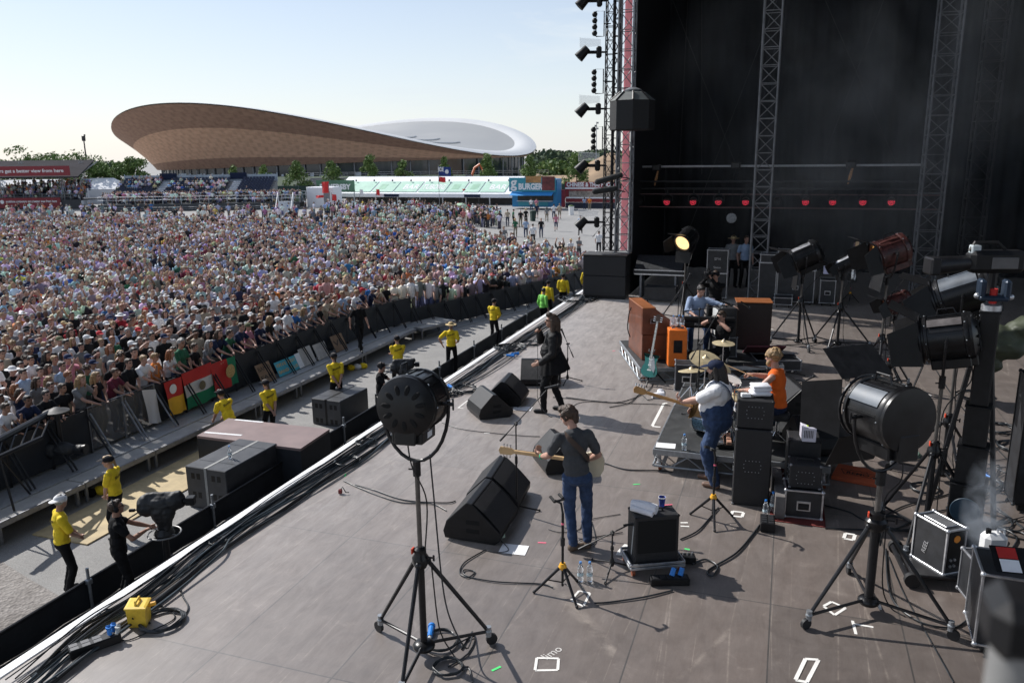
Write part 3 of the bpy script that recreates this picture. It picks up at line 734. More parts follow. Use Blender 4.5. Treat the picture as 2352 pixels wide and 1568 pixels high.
m=MB();m.add([(-2,-1.2,zr0),(vl + .8,-1.2,zr0),(vl - 1.5,7.5,zr1),(-2,7.5,zr1),(-2,-1.2,zr0 + .2),(vl + .8,-1.2,zr0 + .2),(vl - 1.5,7.5,zr1 + .2),(-2,7.5,zr1 + .2)],[(0,1,2,3),(4,5,6,7),(0,1,5,4),(1,2,6,5),(2,3,7,6),(3,0,4,7)]);m.build('roof',rf,VS,smooth=0)
m=MB()
for i in range(9): x=vl*i/8;m.tube([(x,-1,zr0 - .1),(min(x,vl - 1),7.3,zr1 - .1)],.1,5)
m.build('rafter',mat('pale_rafter',(.2,.2,.21),.6),VS)
for x in (vl*.35,vl*.86):
 for yy in (.3,5.8):
  m=MB();zz=zr0 if yy < 1 else zr1
  for sx in (-.2,.2):
   for sy in (-.2,.2): m.cyl((x + sx,yy + sy,0),(x + sx,yy + sy,zz),.04,n=5)
  for k in range(int(zz/.5)): s1=(-1) ** k*.2;m.tube([(x - s1,yy - .2,k*.5),(x + s1,yy - .2,k*.5 + .5)],.025,4)
  m.build('lattice_post',STEEL,VS)
def banner(nm,x0,x1,y,z0,z1,txt,fit,dx,mt=REDB):
 m=MB();m.bb(x0,x1,y - .05,y,z0,z1);bo=m.build(nm,mt,VS)
 text_mb(txt,(z1 - z0)*.5,frame((dx,y - .06,(z0 + z1)/2),(1,0,0),(0,0,1),(0,-1,0)),WHT,'lettering',bo,.005,fit=fit,bold=.012)
banner('upper_banner',-1,vl - .3,-1.25,zr0 + .35,zr0 + .35 + (zb1 - zb0),'vodafone customers get a better view from here',vl*.83,vl*.52)
zc0,zc1=.9,2.0
m=MB();m.bb(vl*.33,vl*.84,-.16,-.1,.2,1.75);bo=m.build('lower_banner',REDB,VS)
text_mb('vodafone customers get a better view from here',.5,frame((vl*.6,-.17,1.2),(1,0,0),(0,0,1),(0,-1,0)),WHT,'lettering',bo,.005,fit=vl*.42,bold=.01)
m=MB();m.lathe([(.3,-.01),(.3,.01)],16,frame((vl*.36,-.18,1.15),(1,0,0),(0,0,1),(0,-1,0)));m.build('emblem',WHT,bo)
m=MB()
for z in (1.9,2.3): m.tube([(0,-.05,z),(vl,-.05,z)],.04,5)
for i in range(14): m.cyl((vl*i/13,-.05,1.4),(vl*i/13,-.05,2.4),.04,n=5)
m.build('railing',ALUD,VS)
for i,(x,dep,wd) in enumerate(((212,140,5),(262,140,8),(120,134,14),(30,132,12))):
 b=bear(x,dep);r=thing('white_marquee','white peaked marquee %s' % ['right beside the viewing stand','partly hidden by the left end of the grandstand','glimpsed below the stand roof, middle','glimpsed below the stand roof, far left'][i],'tent',(b.x,b.y,G),gr,'white tents behind the viewing stand')
 m=MB();m.add([(-wd/2,0,2.4),(wd/2,0,2.4),(wd/2,7,2.4),(-wd/2,7,2.4),(-wd/4,3.5,4.2),(wd/4,3.5,4.2)],[(0,1,5,4),(1,2,5),(2,3,4,5),(3,0,4)]);m.build('roof',WHTC,r,smooth=0)
 m=MB();m.bb(-wd/2,wd/2,0,7,.01,2.39);m.build('wall',WHTC,r)
# --- bar tent
BX0,BX1,BY=-69.6,-38.8,113.8
BT=thing('bar_tent','long white bar tent with pale green roof banners','tent',(BX0,BY,G));bl=BX1 - BX0
b1=V((BX1,BY,0));ze=zt(b1,446) - G + .0;zri=zt(V((BX1,BY + 5.5,0)),405) - G
PVC=mat('white_pvc',(0.8,0.81,0.83),0.5,var=.05,scale=.3);PVCB=mat('pale_blue_pvc',(0.42,0.58,0.72),0.5,var=.08,scale=.5)
m=MB();m.add([(0,0,ze),(bl,0,ze),(bl,5.5,zri),(0,5.5,zri),(0,11,ze),(bl,11,ze)],[(0,1,2,3),(3,2,5,4)]);m.bb(0,bl,-.06,0,ze - .55,ze);m.build('roof',PVC,BT,smooth=0)
for x in (.03,bl - .03): m=MB();m.add([(x,.02,ze - .02),(x,10.98,ze - .02),(x,5.5,zri - .04)],[(0,1,2)]);m.add([(x,6,.01),(x,11,.01),(x,11,ze),(x,6,ze)],[(0,1,2,3)]);m.build('gable',PVCB,BT,smooth=0)
m=MB();m.bb(0,bl,6.5,6.55,.01,ze);m.build('back_wall',mat('dark_bar_inside',(.02,.022,.025),.8,var=.4),BT)
m=MB();m.bb(.6,bl - .6,3.2,3.9,.01,1.1);m.build('counter',mat('grey_counter',(.12,.11,.1),.7,var=.3),BT)
for i in range(9): x=bl*i/8;m=MB();m.cyl((min(max(x,.1),bl - .1),.1,0),(min(max(x,.1),bl - .1),.1,ze - .02),.09,n=6);m.build('pole',ALU,BT)
sl=V((0,5.5,zri - ze)).normalized();nr=V((0,-sl.z,sl.y))
GRB=[mat('pale_green_banner',(0.42,0.62,0.5),.6,var=.12,scale=.8),mat('mid_green_banner',(0.3,0.5,0.36),.6,var=.2,scale=.8)]
segs=[(1.0,6.6,'',0),(6.9,10.5,'',0),(10.7,14.6,'BAR',1),(14.9,19.3,'TUBORG',1),(19.5,22.3,'',0),(22.6,25.0,'',0),(25.2,29.2,'BAR',1)]
for i,(x0,x1,tx,big) in enumerate(segs):
 M=frame(V((0,0,ze)) + sl*.5 + nr*.05,(1,0,0),sl,nr);m=MB();m.prism([(x0,0),(x1,0),(x1,3.6),(x0,3.6)],.03,M);bo=m.build('roof_banner',GRB[0],BT)
 if tx: text_mb(tx,2.2,M @ M4.Translation(((x0 + x1)/2 + (.5 if tx == 'BAR' else 0),1.6,.035)),WHT,'lettering',bo,.01,fit=(x1 - x0)*(.68 if tx == 'BAR' else .86),bold=.05)
 else:
  m=MB();m.prism([(x0 + .7,.9),(x0 + 1.9,.9),(x0 + 1.9,2.6),(x0 + .7,2.6)],.012,M @ M4.Translation((0,0,.032)));m.build('motif',GRB[1],bo)
m=MB()
for i in range(9): x=2.5 + i*3.3;m.sph(V((x,0,ze)) + sl*3.9 + nr*.35,.16,8,6)
m.build('roof_lamp',BLKM,BT);BT.children[-1]['kind']='stuff'
for x in (10.6,24.2): m=MB();m.bb(x - 1.3,x + 1.3,-.12,-.07,ze - .5,ze - .1);m.build('eave_sign',NAVY,BT)
# free-standing green hoarding banner at the left end
r=thing('banner_board','dark green board lettered in white at the left end of the bar roof','sign',(BX0 - 1.2,BY - 2.2,G))
z0,z1=zt(V((BX0,BY - 2.2,0)),441) - G,zt(V((BX0,BY - 2.2,0)),414) - G
m=MB();m.prism([(0,z0),(6.6,z0 + .0),(6.6,z1),(-.3,z1)],.08,frame((0,0,0),(1,0,0),(0,0,1),(0,-1,0)));m.build('board',mat('deep_green_board',(.09,.2,.12),.6,var=.4,scale=.5),r)
text_mb('SOMERSBY',1.1,frame((3.1,-.085,z0 + (z1 - z0)*.42),(1,0,0),(0,0,1),(0,-1,0)),WHT,'lettering',r,.01,fit=5.6,bold=.05)
for x in (.1,6.4): m=MB();m.cyl((x,.1,0),(x,.1,z1),.08,n=6);m.build('post',STEEL,r)
# burger stall
b0,b1=P(1172,481,G),P(1277,480,G);b1=V((b1.x,b0.y,G));bw=b1.x - b0.x + .4
BG=thing('burger_stall','bright blue burger stall with white lettering on its fascia','food stall',(b0.x,b0.y,G));ht=zt(b0,410) - G
BLS=mat('blue_stall_paint',(0.02,0.2,0.42),.45,var=.15,scale=1);BLT=mat('teal_stall_paint',(0.03,0.26,0.34),.45,var=.1)
m=MB();m.bb(0,bw,.9,3.2,.3,ht - .1);m.bb(0,bw,.0,.9,ht - .25,ht - .1);m.build('body',BLS,BG)
m=MB();m.bb(-.1,bw + .1,-.1,0,ht*.58,ht + .1);fa=m.build('fascia',BLT,BG)
text_mb('BURGER',1.1,frame((bw*.46,-.11,ht*.73),(1,0,0),(0,0,1),(0,-1,0)),WHT,'lettering',fa,.01,fit=bw*.54,bold=.05)
text_mb('g',2.0,frame((bw*.09,-.11,ht*.86),(1,0,0),(0,0,1),(0,-1,0)),WHT,'lettering',fa,.01,bold=.05)
m=MB();m.bb(bw*.72,bw,-.13,-.105,ht*.62,ht*1.06);m.build('fascia_picture',mat('dark_red_picture',(.14,.03,.03),.6,var=.7,scale=1.2),fa)
m=MB();m.bb(bw*.36,bw*.7,-.13,-.105,ht*.86,ht*1.07);m.build('fascia_picture',mat('tan_picture',(.42,.22,.08),.6,var=.5,scale=1.2),fa)
m=MB();m.add([(.2,-.9,ht*.46),(bw - .2,-.9,ht*.46),(bw - .2,.05,ht*.57),(.2,.05,ht*.57)],[(0,1,2,3)]);m.build('awning',mat('blue_awning',(.03,.25,.6),.6,var=.1),BG,smooth=0)
m=MB();m.bb(.8,bw - .5,.88,.897,1.2,ht*.52);m.build('hatch',mat('dark_hatch',(.03,.025,.02),.5,var=.6,scale=2),BG)
m=MB();m.bb(.8,bw - .5,.45,.88,1.08,1.16);m.build('counter',ALU,BG)
m=MB();m.bb(.9,bw - 1.2,.84,.878,.45,1.0);m.build('menu_panel',BLT,BG)
# chinese and thai van
c0=P(1293,478,G);c1=P(1420,478,G);cw=c1.x - c0.x
CV=thing('food_van','dark red and white food van with lettering, partly hidden by the tower','food van',(c0.x,c0.y,G));hc=zt(c0,418) - G
MAR=mat('maroon_paint',(.24,.02,.03),.5,var=.1)
m=MB();m.bb(.3,cw,.3,2.8,.8,hc*.72);m.build('body',MAR,CV)
m=MB();m.bb(.3,cw,-.05,0,hc*.72,hc);fa=m.build('sign_board',MAR,CV)
text_mb('CHINESE & THAI FOOD',.8,frame((cw*.51,-.06,hc*.89),(1,0,0),(0,0,1),(0,-1,0)),WHT,'lettering',fa,.01,fit=cw*.88,bold=.03)
m=MB();m.bb(.35,cw - .05,-.075,-.055,hc*.73,hc*.79);m.build('trim',WHT,fa)
m=MB();m.bb(.8,cw - .2,.24,.298,1.55,hc*.66);m.build('hatch',mat('lit_hatch',(.3,.26,.22),.5,var=.6,scale=2.5),CV)
m=MB();m.bb(.5,cw - .1,-.05,.296,1.35,1.53);m.build('counter',WHT,CV)
m=MB();m.bb(.3,cw,.2,.296,.0,.78);m.build('skirt',mat('navy_skirt',(.02,.025,.045),.6),CV)
m=MB();m.bb(-.6,.25,.1,.3,.1,hc*.7);m.build('menu_board',MAR,CV)
# white cabin and red flags at the left of the bar
b0=P(706,477,G);r=thing('white_cabin','plain white cabin beside the red feather banners','cabin',(b0.x,b0.y,G));hh=zt(b0,430) - G
m=MB();m.bb(0,4.6,0,2.4,.0,hh,b=.05);m.build('wall',PVC,r)
m=MB();m.bb(3.0,4.0,-.04,-.002,.1,hh*.8);m.build('door',ALUD,r)
REDF=mat('red_flag_cloth',(.62,.03,.03),.7,var=.15)
def flagpole(label,b,ptop,flags,th=.05,nm='feather_banner',cat='flag'):
 r=thing(nm,label,cat,(b.x,b.y,G));zt_=zt(b,ptop) - G
 m=MB();m.cyl((0,0,0),(0,0,zt_),th,th*.6,6);m.build('pole',ALUD,r)
 for (za,zb,x1,mt,nm2) in flags:
  m=MB();m.grid(lambda u,v: (u*x1,.12*sin(u*7 + v*2),za + (zb - za)*v - .08*u),8,3);m.build(nm2,mt,r,smooth=60)
 return r
flagpole('large red feather banner left of the dark green board',P(758,480,G),421,[(2.3,3.9,-1.15,REDF,'flag_cloth')])
flagpole('small red banner low beside the bar tent corner',P(764,482,G),442,[(1.3,2.2,.7,REDF,'flag_cloth')])
flagpole('red arrow-shaped banner across the white cabin',P(746,486,G),440,[(1.9,2.25,-1.3,REDF,'flag_cloth')])
b=P(1010,486,G);b2=zt(b,383) - G;b3=zt(b,407) - G
FBL=mat('blue_flag_cloth',(.012,.04,.2),.7,var=.15)
r=flagpole('tall pole with a blue ensign above a small red flag, over the crowd',b,378,[(zt(b,404) - G,b2,1.75,FBL,'blue_flag'),(zt(b,418) - G,zt(b,406) - G,.95,REDF,'red_flag')],nm='flagpole')
h_=b2 - (zt(b,404) - G);fl=[c for c in r.children if c.name.startswith('blue_flag')][0]
m=MB()
for (p,q,wd) in (((.02,b2 - .02),(.8,b2 - h_*.5),.12),((.02,b2 - h_*.5),(.8,b2 - .02),.12),((.4,b2),(.4,b2 - h_*.5),.16),((.0,b2 - h_*.25),(.82,b2 - h_*.25),.16)):
 a_,c_=V((p[0],0,p[1])),V((q[0],0,q[1]));d=(c_ - a_).normalized();n=V((-d.z,0,d.x))*wd/2
 m.add([V((0,-.16,-.04)) + k for k in (a_ - n,c_ - n,c_ + n,a_ + n)],[(0,1,2,3)])
m.sph((1.25,-.1,b2 - h_*.55),(.27,.06,.3),10,6);m.build('emblem',WHT,fl,smooth=0)
for (x,y,t) in ((827,470,450),(865,470,448),(1062,470,447),(1100,470,445)):
 flagpole(['white notice banner hung before the left part of the bar','small red banner hanging before the bar, left of its first lettering','small red banner hanging before the middle of the bar','white no-entry notice on a post at the right of the bar'][(827,865,1062,1100).index(x)],P(x,y,G),t - 3,[(1.5,2.4,.6,WHTC if x in (827,1100) else REDF,'sign_cloth')],nm='notice_banner',cat='banner')
# queue barriers and bins before the bar
r=thing('queue_railing','low grey steel railing fencing the queue before the bar','railing',(0,0,0));p0,p1=P(880,493,G),P(1150,500,G)
m=MB()
for z in (.15,1.05): m.tube([(p0.x,p0.y,G + z),(p1.x,p1.y,G + z)],.03,5)
for i in range(60): e=p0 + (p1 - p0)*(i/59);m.cyl((e.x,e.y,G + .05),(e.x,e.y,G + 1.05),.018,n=4)
m.build('rail',STEEL,r)
for i,(x,y,c,l) in enumerate(((1130,498,WHT,'white litter bin heaped with green rubbish'),(1143,500,WHT,'plain white litter bin right of the heaped one'),(1224,508,HOARD,'dark green wheeled bin on the open tarmac'),(1312,494,WHT,'white and green bin left of the food van'))):
 b=P(x,y,G);r=thing('litter_bin',l,'bin',(b.x,b.y,G));m=MB();m.lathe([(.3,0),(.36,1.0),(.38,1.0),(.38,1.06)],4 if i == 2 else 10);m.build('body',c,r)
 m=MB();m.sph((0,0,1.1),(.36,.36,.22 if i == 0 else .12),10,6);m.build('lid',LEAFS[0] if i in (0,3) else c,r)
b=P(1063,500,G);r=thing('garden_umbrella','pale green umbrella tilted over people on the grass','umbrella',(b.x,b.y,G));m=MB();m.cyl((0,0,0),(0,0,1.5),.02,n=5);m.build('pole',STEEL,r)
m=MB();m.lathe([(.95,0),(.75,.25),(.4,.42),(.02,.5)],8,M4.Translation((0,0,1.2)) @ M4.Rotation(.4,4,'Y'),cap=False);m.build('canopy',mat('pale_green_canopy',(.4,.58,.4),.7,var=.2,scale=3),r)
# ================================================================ PEOPLE
def blob(prims,vox,smooth=3,wrinkle=0.0,ws=9.0,zmin=None):
 """one continuous surface grown round capsules ('c',a,b,ra,rb) and ellipsoids ('e',c,r,R)"""
 m=MB()
 for p in prims:
  if p[0] == 'c':
   _,a,b,ra,rb=p
   m.sph(a,ra,12,8);m.sph(b,rb,12,8)
   if (V(a) - V(b)).length > 1e-4: m.cyl(a,b,ra,rb,12)
  else: m.sph(p[1],p[2],14,10,R=p[3] if len(p) > 3 else None)
 me=bpy.data.meshes.new('b');me.from_pydata(m.v,[],m.f);o=bpy.data.objects.new('b',me)
 md=o.modifiers.new('r','REMESH');md.mode='VOXEL';md.voxel_size=vox;md.use_smooth_shade=True
 if smooth: sm=o.modifiers.new('s','SMOOTH');sm.iterations=smooth;sm.factor=0.5
 r=evaluated(o);bpy.data.meshes.remove(me)
 n_=len(r.vertices)
 if wrinkle:
  co=np.empty(n_*3,np.float32);no=np.empty(n_*3,np.float32);r.vertices.foreach_get('co',co);r.vertex_normals.foreach_get('vector',no);co=co.reshape(-1,3);no=no.reshape(-1,3)
  h=np.array([NZ.noise(V((x*ws,y*ws,z*ws*1.5))) + .5*NZ.noise(V((x*ws*2.3 + 4,y*ws*2.3,z*ws*3))) for x,y,z in co.tolist()],np.float32)
  r.vertices.foreach_set('co',(co + no*(h*wrinkle)[:,None]).ravel())
 if zmin is not None:
  co=np.empty(n_*3,np.float32);r.vertices.foreach_get('co',co);co[2::3]=np.maximum(co[2::3],zmin);r.vertices.foreach_set('co',co)
 return r
def ik(a,t,l1,l2,hint):
 d=t - a;L=min(max(d.length,abs(l1 - l2) + .02),l1 + l2 - .004);dn=d.normalized()
 ca=(l1*l1 + L*L - l2*l2)/(2*l1*L);ca=max(-1,min(1,ca))
 h=V(hint);pp=h - dn*h.dot(dn);pp=pp.normalized() if pp.length > 1e-5 else dn.orthogonal().normalized()
 return a + dn*l1*ca + pp*l1*sqrt(1 - ca*ca),a + dn*L
def hand_prims(w,d,n,side,curl,fine):
 """palm, four fingers and thumb; d = pointing direction, n = palm normal"""
 d=d.normalized();n=(n - d*n.dot(d));n=n.normalized() if n.length > 1e-4 else d.orthogonal().normalized();s=d.cross(n)*side
 R=M4(((s.x,n.x,d.x),(s.y,n.y,d.y),(s.z,n.z,d.z)))
 pr=[('e',w + d*.048,(.042,.021,.056),R)]
 if not fine: return pr + [('c',w + d*.08,w + d*.12 + n*.03*curl,.026,.02),('c',w + d*.03 + s*.03,w + d*.075 + s*.06 + n*.02,.014,.011)]
 for i,l in enumerate((.068,.078,.073,.058)):
  b=w + d*.092 + s*(.031 - .0205*i);c1=.5*curl;c2=1.25*curl
  m1=b + (d*cos(c1) + n*sin(c1))*l*.52;e=m1 + (d*cos(c2) + n*sin(c2))*l*.5
  pr += [('c',b,m1,.0105,.0098),('c',m1,e,.0098,.0085)]
 b=w + d*.03 + s*.034;m1=b + (d*.55 + s*.75 + n*.35*curl).normalized()*.042;e=m1 + (d*.85 + n*.45*curl + s*.1).normalized()*.034
 return pr + [('c',b,m1,.0135,.0115),('c',m1,e,.0115,.0095)]
def skeleton(p):
 J={};g=p.get
 bw=g('bw',1.0);R=M4.Rotation(g('twist',0),3,'Z') @ M4.Rotation(g('side',0),3,'Y') @ M4.Rotation(-g('lean',0.03),3,'X')
 pel=V(g('pel',(0,0,.94)));S=R @ V((0,0,1));J['R']=R;J['pel']=pel;J['S']=S
 J['neck']=pel + S*.535;J['chest']=pel + S*.36
 RH=M4.Rotation(g('twist',0) + g('hyaw',0),3,'Z') @ M4.Rotation(-g('hpitch',0.0),3,'X') @ M4.Rotation(g('hroll',0),3,'Y')
 J['RH']=RH;J['head']=J['neck'] + R @ V((0,.03,.07)) + RH @ V((0,.015,.1))
 for sd,k in ((1,'r'),(-1,'l')):
  sh=J['neck'] + R @ V((.182*bw*sd,-.005,-.072));J['s' + k]=sh
  t=V(g('w' + k,(sh.x + .07*sd,sh.y + .05,sh.z - .52)));J['e' + k],J['w' + k]=ik(sh,t,.29,.26,g('e' + k,(.5*sd,-1,-.2)))
  hp=pel + M4.Rotation(g('ptwist',0),3,'Z') @ V((.095*max(bw,.9)*sd,0,-.03));J['h' + k]=hp
  an=V(g('a' + k,(.12*sd,-.03,.08)));J['k' + k],J['n' + k]=ik(hp,an,.44,.42,g('k' + k,(.15*sd,1,0)))
  fy=g('f' + k,.25*sd);J['t' + k]=V((sin(fy),cos(fy),0))
 return J
def person(label,loc,rz,pose,look,vox=.012,h=1.78,group=None,fine=False,cat='person',z0=0.0):
 J=skeleton(pose);bw=pose.get('bw',1.0);bl=pose.get('belly',1.0);R,S,RH=J['R'],J['S'],J['RH'];hd=J['head'];lk=look.get
 k=h/1.78
 def fin(me,nm,mats,parent,mi=None):
  me.transform(M4.Scale(k,4));me.materials.clear()
  for q in mats: me.materials.append(q)
  if mi: me.polygons.foreach_set('material_index',mi)
  me.shade_smooth();me.name=nm
  o=bpy.data.objects.new(nm,me);COL.objects.link(o)
  if parent: o.parent=parent
  return o
 H=lambda x,y,z: hd + RH @ V((x,y,z))
 # --- skin: head to feet in one surface
 pr=[('e',H(0,-.005,.025),(.076,.096,.10),RH),('e',H(0,.028,-.045),(.058,.066,.075),RH),('e',H(0,.058,-.085),(.028,.026,.026),RH),
          ('c',H(0,.092,.005),H(0,.108,-.024),.011,.016),('e',H(0,.078,.03),(.055,.022,.016),RH),
          ('e',H(.078,-.005,-.008),(.012,.02,.032),RH),('e',H(-.078,-.005,-.008),(.012,.02,.032),RH),
          ('c',J['neck'] - S*.05,hd + RH @ V((0,-.02,-.07)),.06,.054),
          ('e',J['chest'],(.155*bw,.105*bl,.2),R),('e',J['pel'] + S*.13,(.14*bw,.10*bl,.17),R),('e',J['pel'],(.145*bw,.11*bl,.12),R)]
 for kk,sd in (('r',1),('l',-1)):
  aw=pose.get('arm',1.0)
  pr += [('c',J['neck'] - S*.06,J['s' + kk],.045,.046*aw),('c',J['s' + kk],J['e' + kk],.045*aw,.04*aw),('c',J['e' + kk],J['e' + kk].lerp(J['w' + kk],.35),.04*aw,.042*aw),('c',J['e' + kk].lerp(J['w' + kk],.35),J['w' + kk],.042*aw,.027)]
  fd=(J['w' + kk] - J['e' + kk]).normalized()
  hdv=V(pose['d' + kk]) if 'd' + kk in pose else fd
  nv=V(pose.get('n' + kk,(-sd,.3,0)))
  pr += hand_prims(J['w' + kk],hdv,nv,sd if True else 1,pose.get('c' + kk,.5),fine)
  pr += [('c',J['h' + kk],J['k' + kk],.078*max(.95,bw*.95),.053),('c',J['k' + kk],J['k' + kk].lerp(J['n' + kk],.35),.05,.052),('c',J['k' + kk].lerp(J['n' + kk],.35),J['n' + kk],.052,.036),
               ('c',J['n' + kk] + V((0,0,-.035)),J['n' + kk] + J['t' + kk]*.13 + V((0,0,-.045)),.035,.028)]
 me=blob(pr,vox,2)
 mi=[]
 RI=RH.transposed()
 for f in me.polygons:
  q=RI @ (V(f.center) - hd);c=0
  if q.y > .055 and q.length < .16:
   if vox > .016: c=1 if abs(abs(q.x) - .033) < .014 and abs(q.z - .012) < .0085 else 0
   elif vox > .0105: c=0
   elif abs(abs(q.x) - .032) < .009 and abs(q.z - .012) < .0055: c=1
   elif abs(q.x) < .024 and abs(q.z + .056) < .006: c=2
  mi.append(c)
 root=fin(me,'person',[lk('skin',SKINS[0]),EYE,LIP],None,mi)
 root.location=loc;root.rotation_euler.z=rz;tag(root,label,cat,group)
 wr=.0095 if vox < .012 else .006 if vox < .016 else 0
 # --- clothing
 if lk('shirt'):
  sl=lk('sleeve',.62)
  pr=[('e',J['chest'] + S*.01,(.172*bw,.122*bl,.205),R),('e',J['pel'] + S*.15,(.163*bw,.122*bl,.19),R),('e',J['pel'] + S*lk('hem',.02),(.166*bw,.128*bl,.11),R)]
  if bl > 1.15: pr.append(('e',J['pel'] + S*.17 + R @ V((0,.06,0)),(.17*bw,.13*bl,.19),R))
  for kk in 'rl':
   pr.append(('c',J['neck'] - S*.06,J['neck'].lerp(J['s' + kk],1 if sl > 0 else .72) + R @ V((0,0,-.005 if sl > 0 else -.015)),.058,.062 if sl > 0 else .056))
   if sl > 0:
    aw=pose.get('arm',1.0)*lk('loose',1.0)
    if sl <= 1: pr.append(('c',J['s' + kk],J['s' + kk].lerp(J['e' + kk],sl),.064*aw,.06*aw))
    else: pr += [('c',J['s' + kk],J['e' + kk],.066*aw,.053*aw),('c',J['e' + kk],J['e' + kk].lerp(J['w' + kk],sl - 1),.053*aw,.042*aw)]
  if lk('collar'): pr.append(('c',J['neck'] - S*.01,J['neck'] + S*.015,.07,.066))
  o=fin(blob(pr,vox,2,wr),lk('shirt_name','shirt'),[lk('shirt')],root)
 if lk('trousers'):
  lg=lk('leg',1.0);lo=lk('wide',1.0)
  pr=[('e',J['pel'] + V((0,0,-.01)),(.168*bw,.128*bl,.125),R)]
  for kk in 'rl':
   pr.append(('c',J['h' + kk],J['k' + kk],.095*max(.95,bw*.95),.07*lo))
   if lg > .5: pr.append(('c',J['k' + kk],J['k' + kk].lerp(J['n' + kk],(lg - .5)*2*.97),.07*lo,.056*lo))
  o=fin(blob(pr,vox,2,wr),lk('trousers_name','trousers'),[lk('trousers')],root)
 if lk('shoes'):
  for kk in 'rl':
   a=J['n' + kk];t=J['t' + kk]
   pr=[('c',a + V((0,0,.015)),a + V((0,0,-.04)) - t*.02,.048,.046),('c',a + V((0,0,-.04)) - t*.03,a + t*.15 + V((0,0,-.048)),.044,.036)]
   fin(blob(pr,min(vox,.014),1,0,zmin=a.z - .08),'shoe',[lk('shoes')],root)
 hs=lk('hair','short');hm=lk('hairm',HAIRS[1])
 if hs:
  pr=[('e',H(0,-.02,.035),(.086,.1,.098),RH)]
  if hs in ('short','curly','long','tail'): pr.append(('e',H(0,.042,.088),(.066,.052,.036),RH))
  if hs == 'shaggy':
   pr += [('e',H(0,.05,.085),(.075,.055,.045),RH),('c',H(.075,.02,.03),H(.078,.0,-.03),.03,.022),('c',H(-.075,.02,.03),H(-.078,.0,-.03),.03,.022),('c',H(0,-.09,.02),H(0,-.085,-.07),.05,.035)]
  if hs == 'curly': hs_r=random.Random(5);pr += [('e',H(*(V((hs_r.gauss(0,1),hs_r.gauss(-.15,1),abs(hs_r.gauss(0,1)) + .0)).normalized()*.098 + V((0,-.015,.035)))),(.027,)*3) for _ in range(60)]
  if hs in ('long','longer'):
   L_=.24 if hs == 'long' else .30
   pr += [('c',H(0,-.07,.0),H(0,-.105,-L_),.078,.07),('c',H(.068,-.01,.02),H(.085,-.035,-L_ + .03),.034,.036),('c',H(-.068,-.01,.02),H(-.085,-.035,-L_ + .03),.034,.036)]
  if hs == 'tail': pr += [('c',H(0,-.1,.02),H(0,-.14,-.12),.035,.02)]
  if hs == 'quiff': pr += [('e',H(0,.06,.11),(.06,.06,.05),RH),('c',H(0,-.07,.0),H(.01,-.12,-.30),.085,.075),('c',H(.07,-.01,.03),H(.095,-.05,-.26),.036,.04),('c',H(-.07,-.01,.03),H(-.095,-.05,-.26),.036,.04)]
  fin(blob(pr,vox,1,.007 if vox < .016 else 0,22),'hair',[hm],root)
 if lk('beard'):
  fin(blob([('e',H(0,.052,-.085),(.058,.05,.05),RH),('c',H(.06,.01,-.02),H(.05,.04,-.075),.022,.026),('c',H(-.06,.01,-.02),H(-.05,.04,-.075),.022,.026)] + ([('c',H(0,.06,-.1),H(0,.06,-.18),.045,.025)] if lk('beard') == 'long' else []),vox,1,.004,25),'beard',[hm],root)
 if lk('hat'):
  ht=lk('hat');hmt=lk('hatm',NAVY);m=MB();dirn=-1 if ht == 'capback' else 1
  m.sph(H(0,-.012,.048),(.095,.114,.082),16,10,R=RH)
  if ht in ('cap','capback'): m.sph(H(0,.125*dirn,.045),(.078,.085,.012),14,6,R=RH @ M4.Rotation(-.15*dirn,3,'X'))
  if ht == 'wide': m.sph(H(0,-.01,.03),(.19,.2,.014),18,6,R=RH)
  if ht == 'beanie': m.sph(H(0,-.02,.03),(.09,.108,.1),14,8,R=RH)
  m.v=[tuple(V(q)*k) for q in m.v]
  m.build('cap' if 'cap' in ht else 'hat',hmt,root,smooth=60)
 if lk('glasses'):
  m=MB()
  for sx in (-1,1): m.sph(H(.034*sx,.094,.013),(.027,.008,.019),10,6,R=RH)
  for sx in (-1,1): m.tube([H(.06*sx,.09,.016),H(.08*sx,.0,.012)],.004,5)
  m.tube([H(-.02,.102,.018),H(.02,.102,.018)],.004,5)
  m.v=[tuple(V(q)*k) for q in m.v];m.build('sunglasses',EYE,root)
 if lk('headset'):
  m=MB();m.tube([H(.092*cos(a),-.015,.02 + .118*sin(a)) for a in [pi*i/12 for i in range(13)]],.011,6)
  for sx in (-1,1): m.sph(H(.088*sx,-.008,-.005),(.022,.04,.045),10,6,R=RH)
  if lk('headset') == 'mic': m.tube([H(-.09,.0,-.02),H(-.075,.07,-.06),H(-.03,.11,-.065)],.006,5)
  m.v=[tuple(V(q)*k) for q in m.v];m.build('headphones',BLK,root)
 root['k']=k
 return root,J,k
def wpt(root,p,k=1.0):
 """world point of a local joint"""
 return V(root.location) + M4.Rotation(root.rotation_euler.z,3,'Z') @ (V(p)*k)
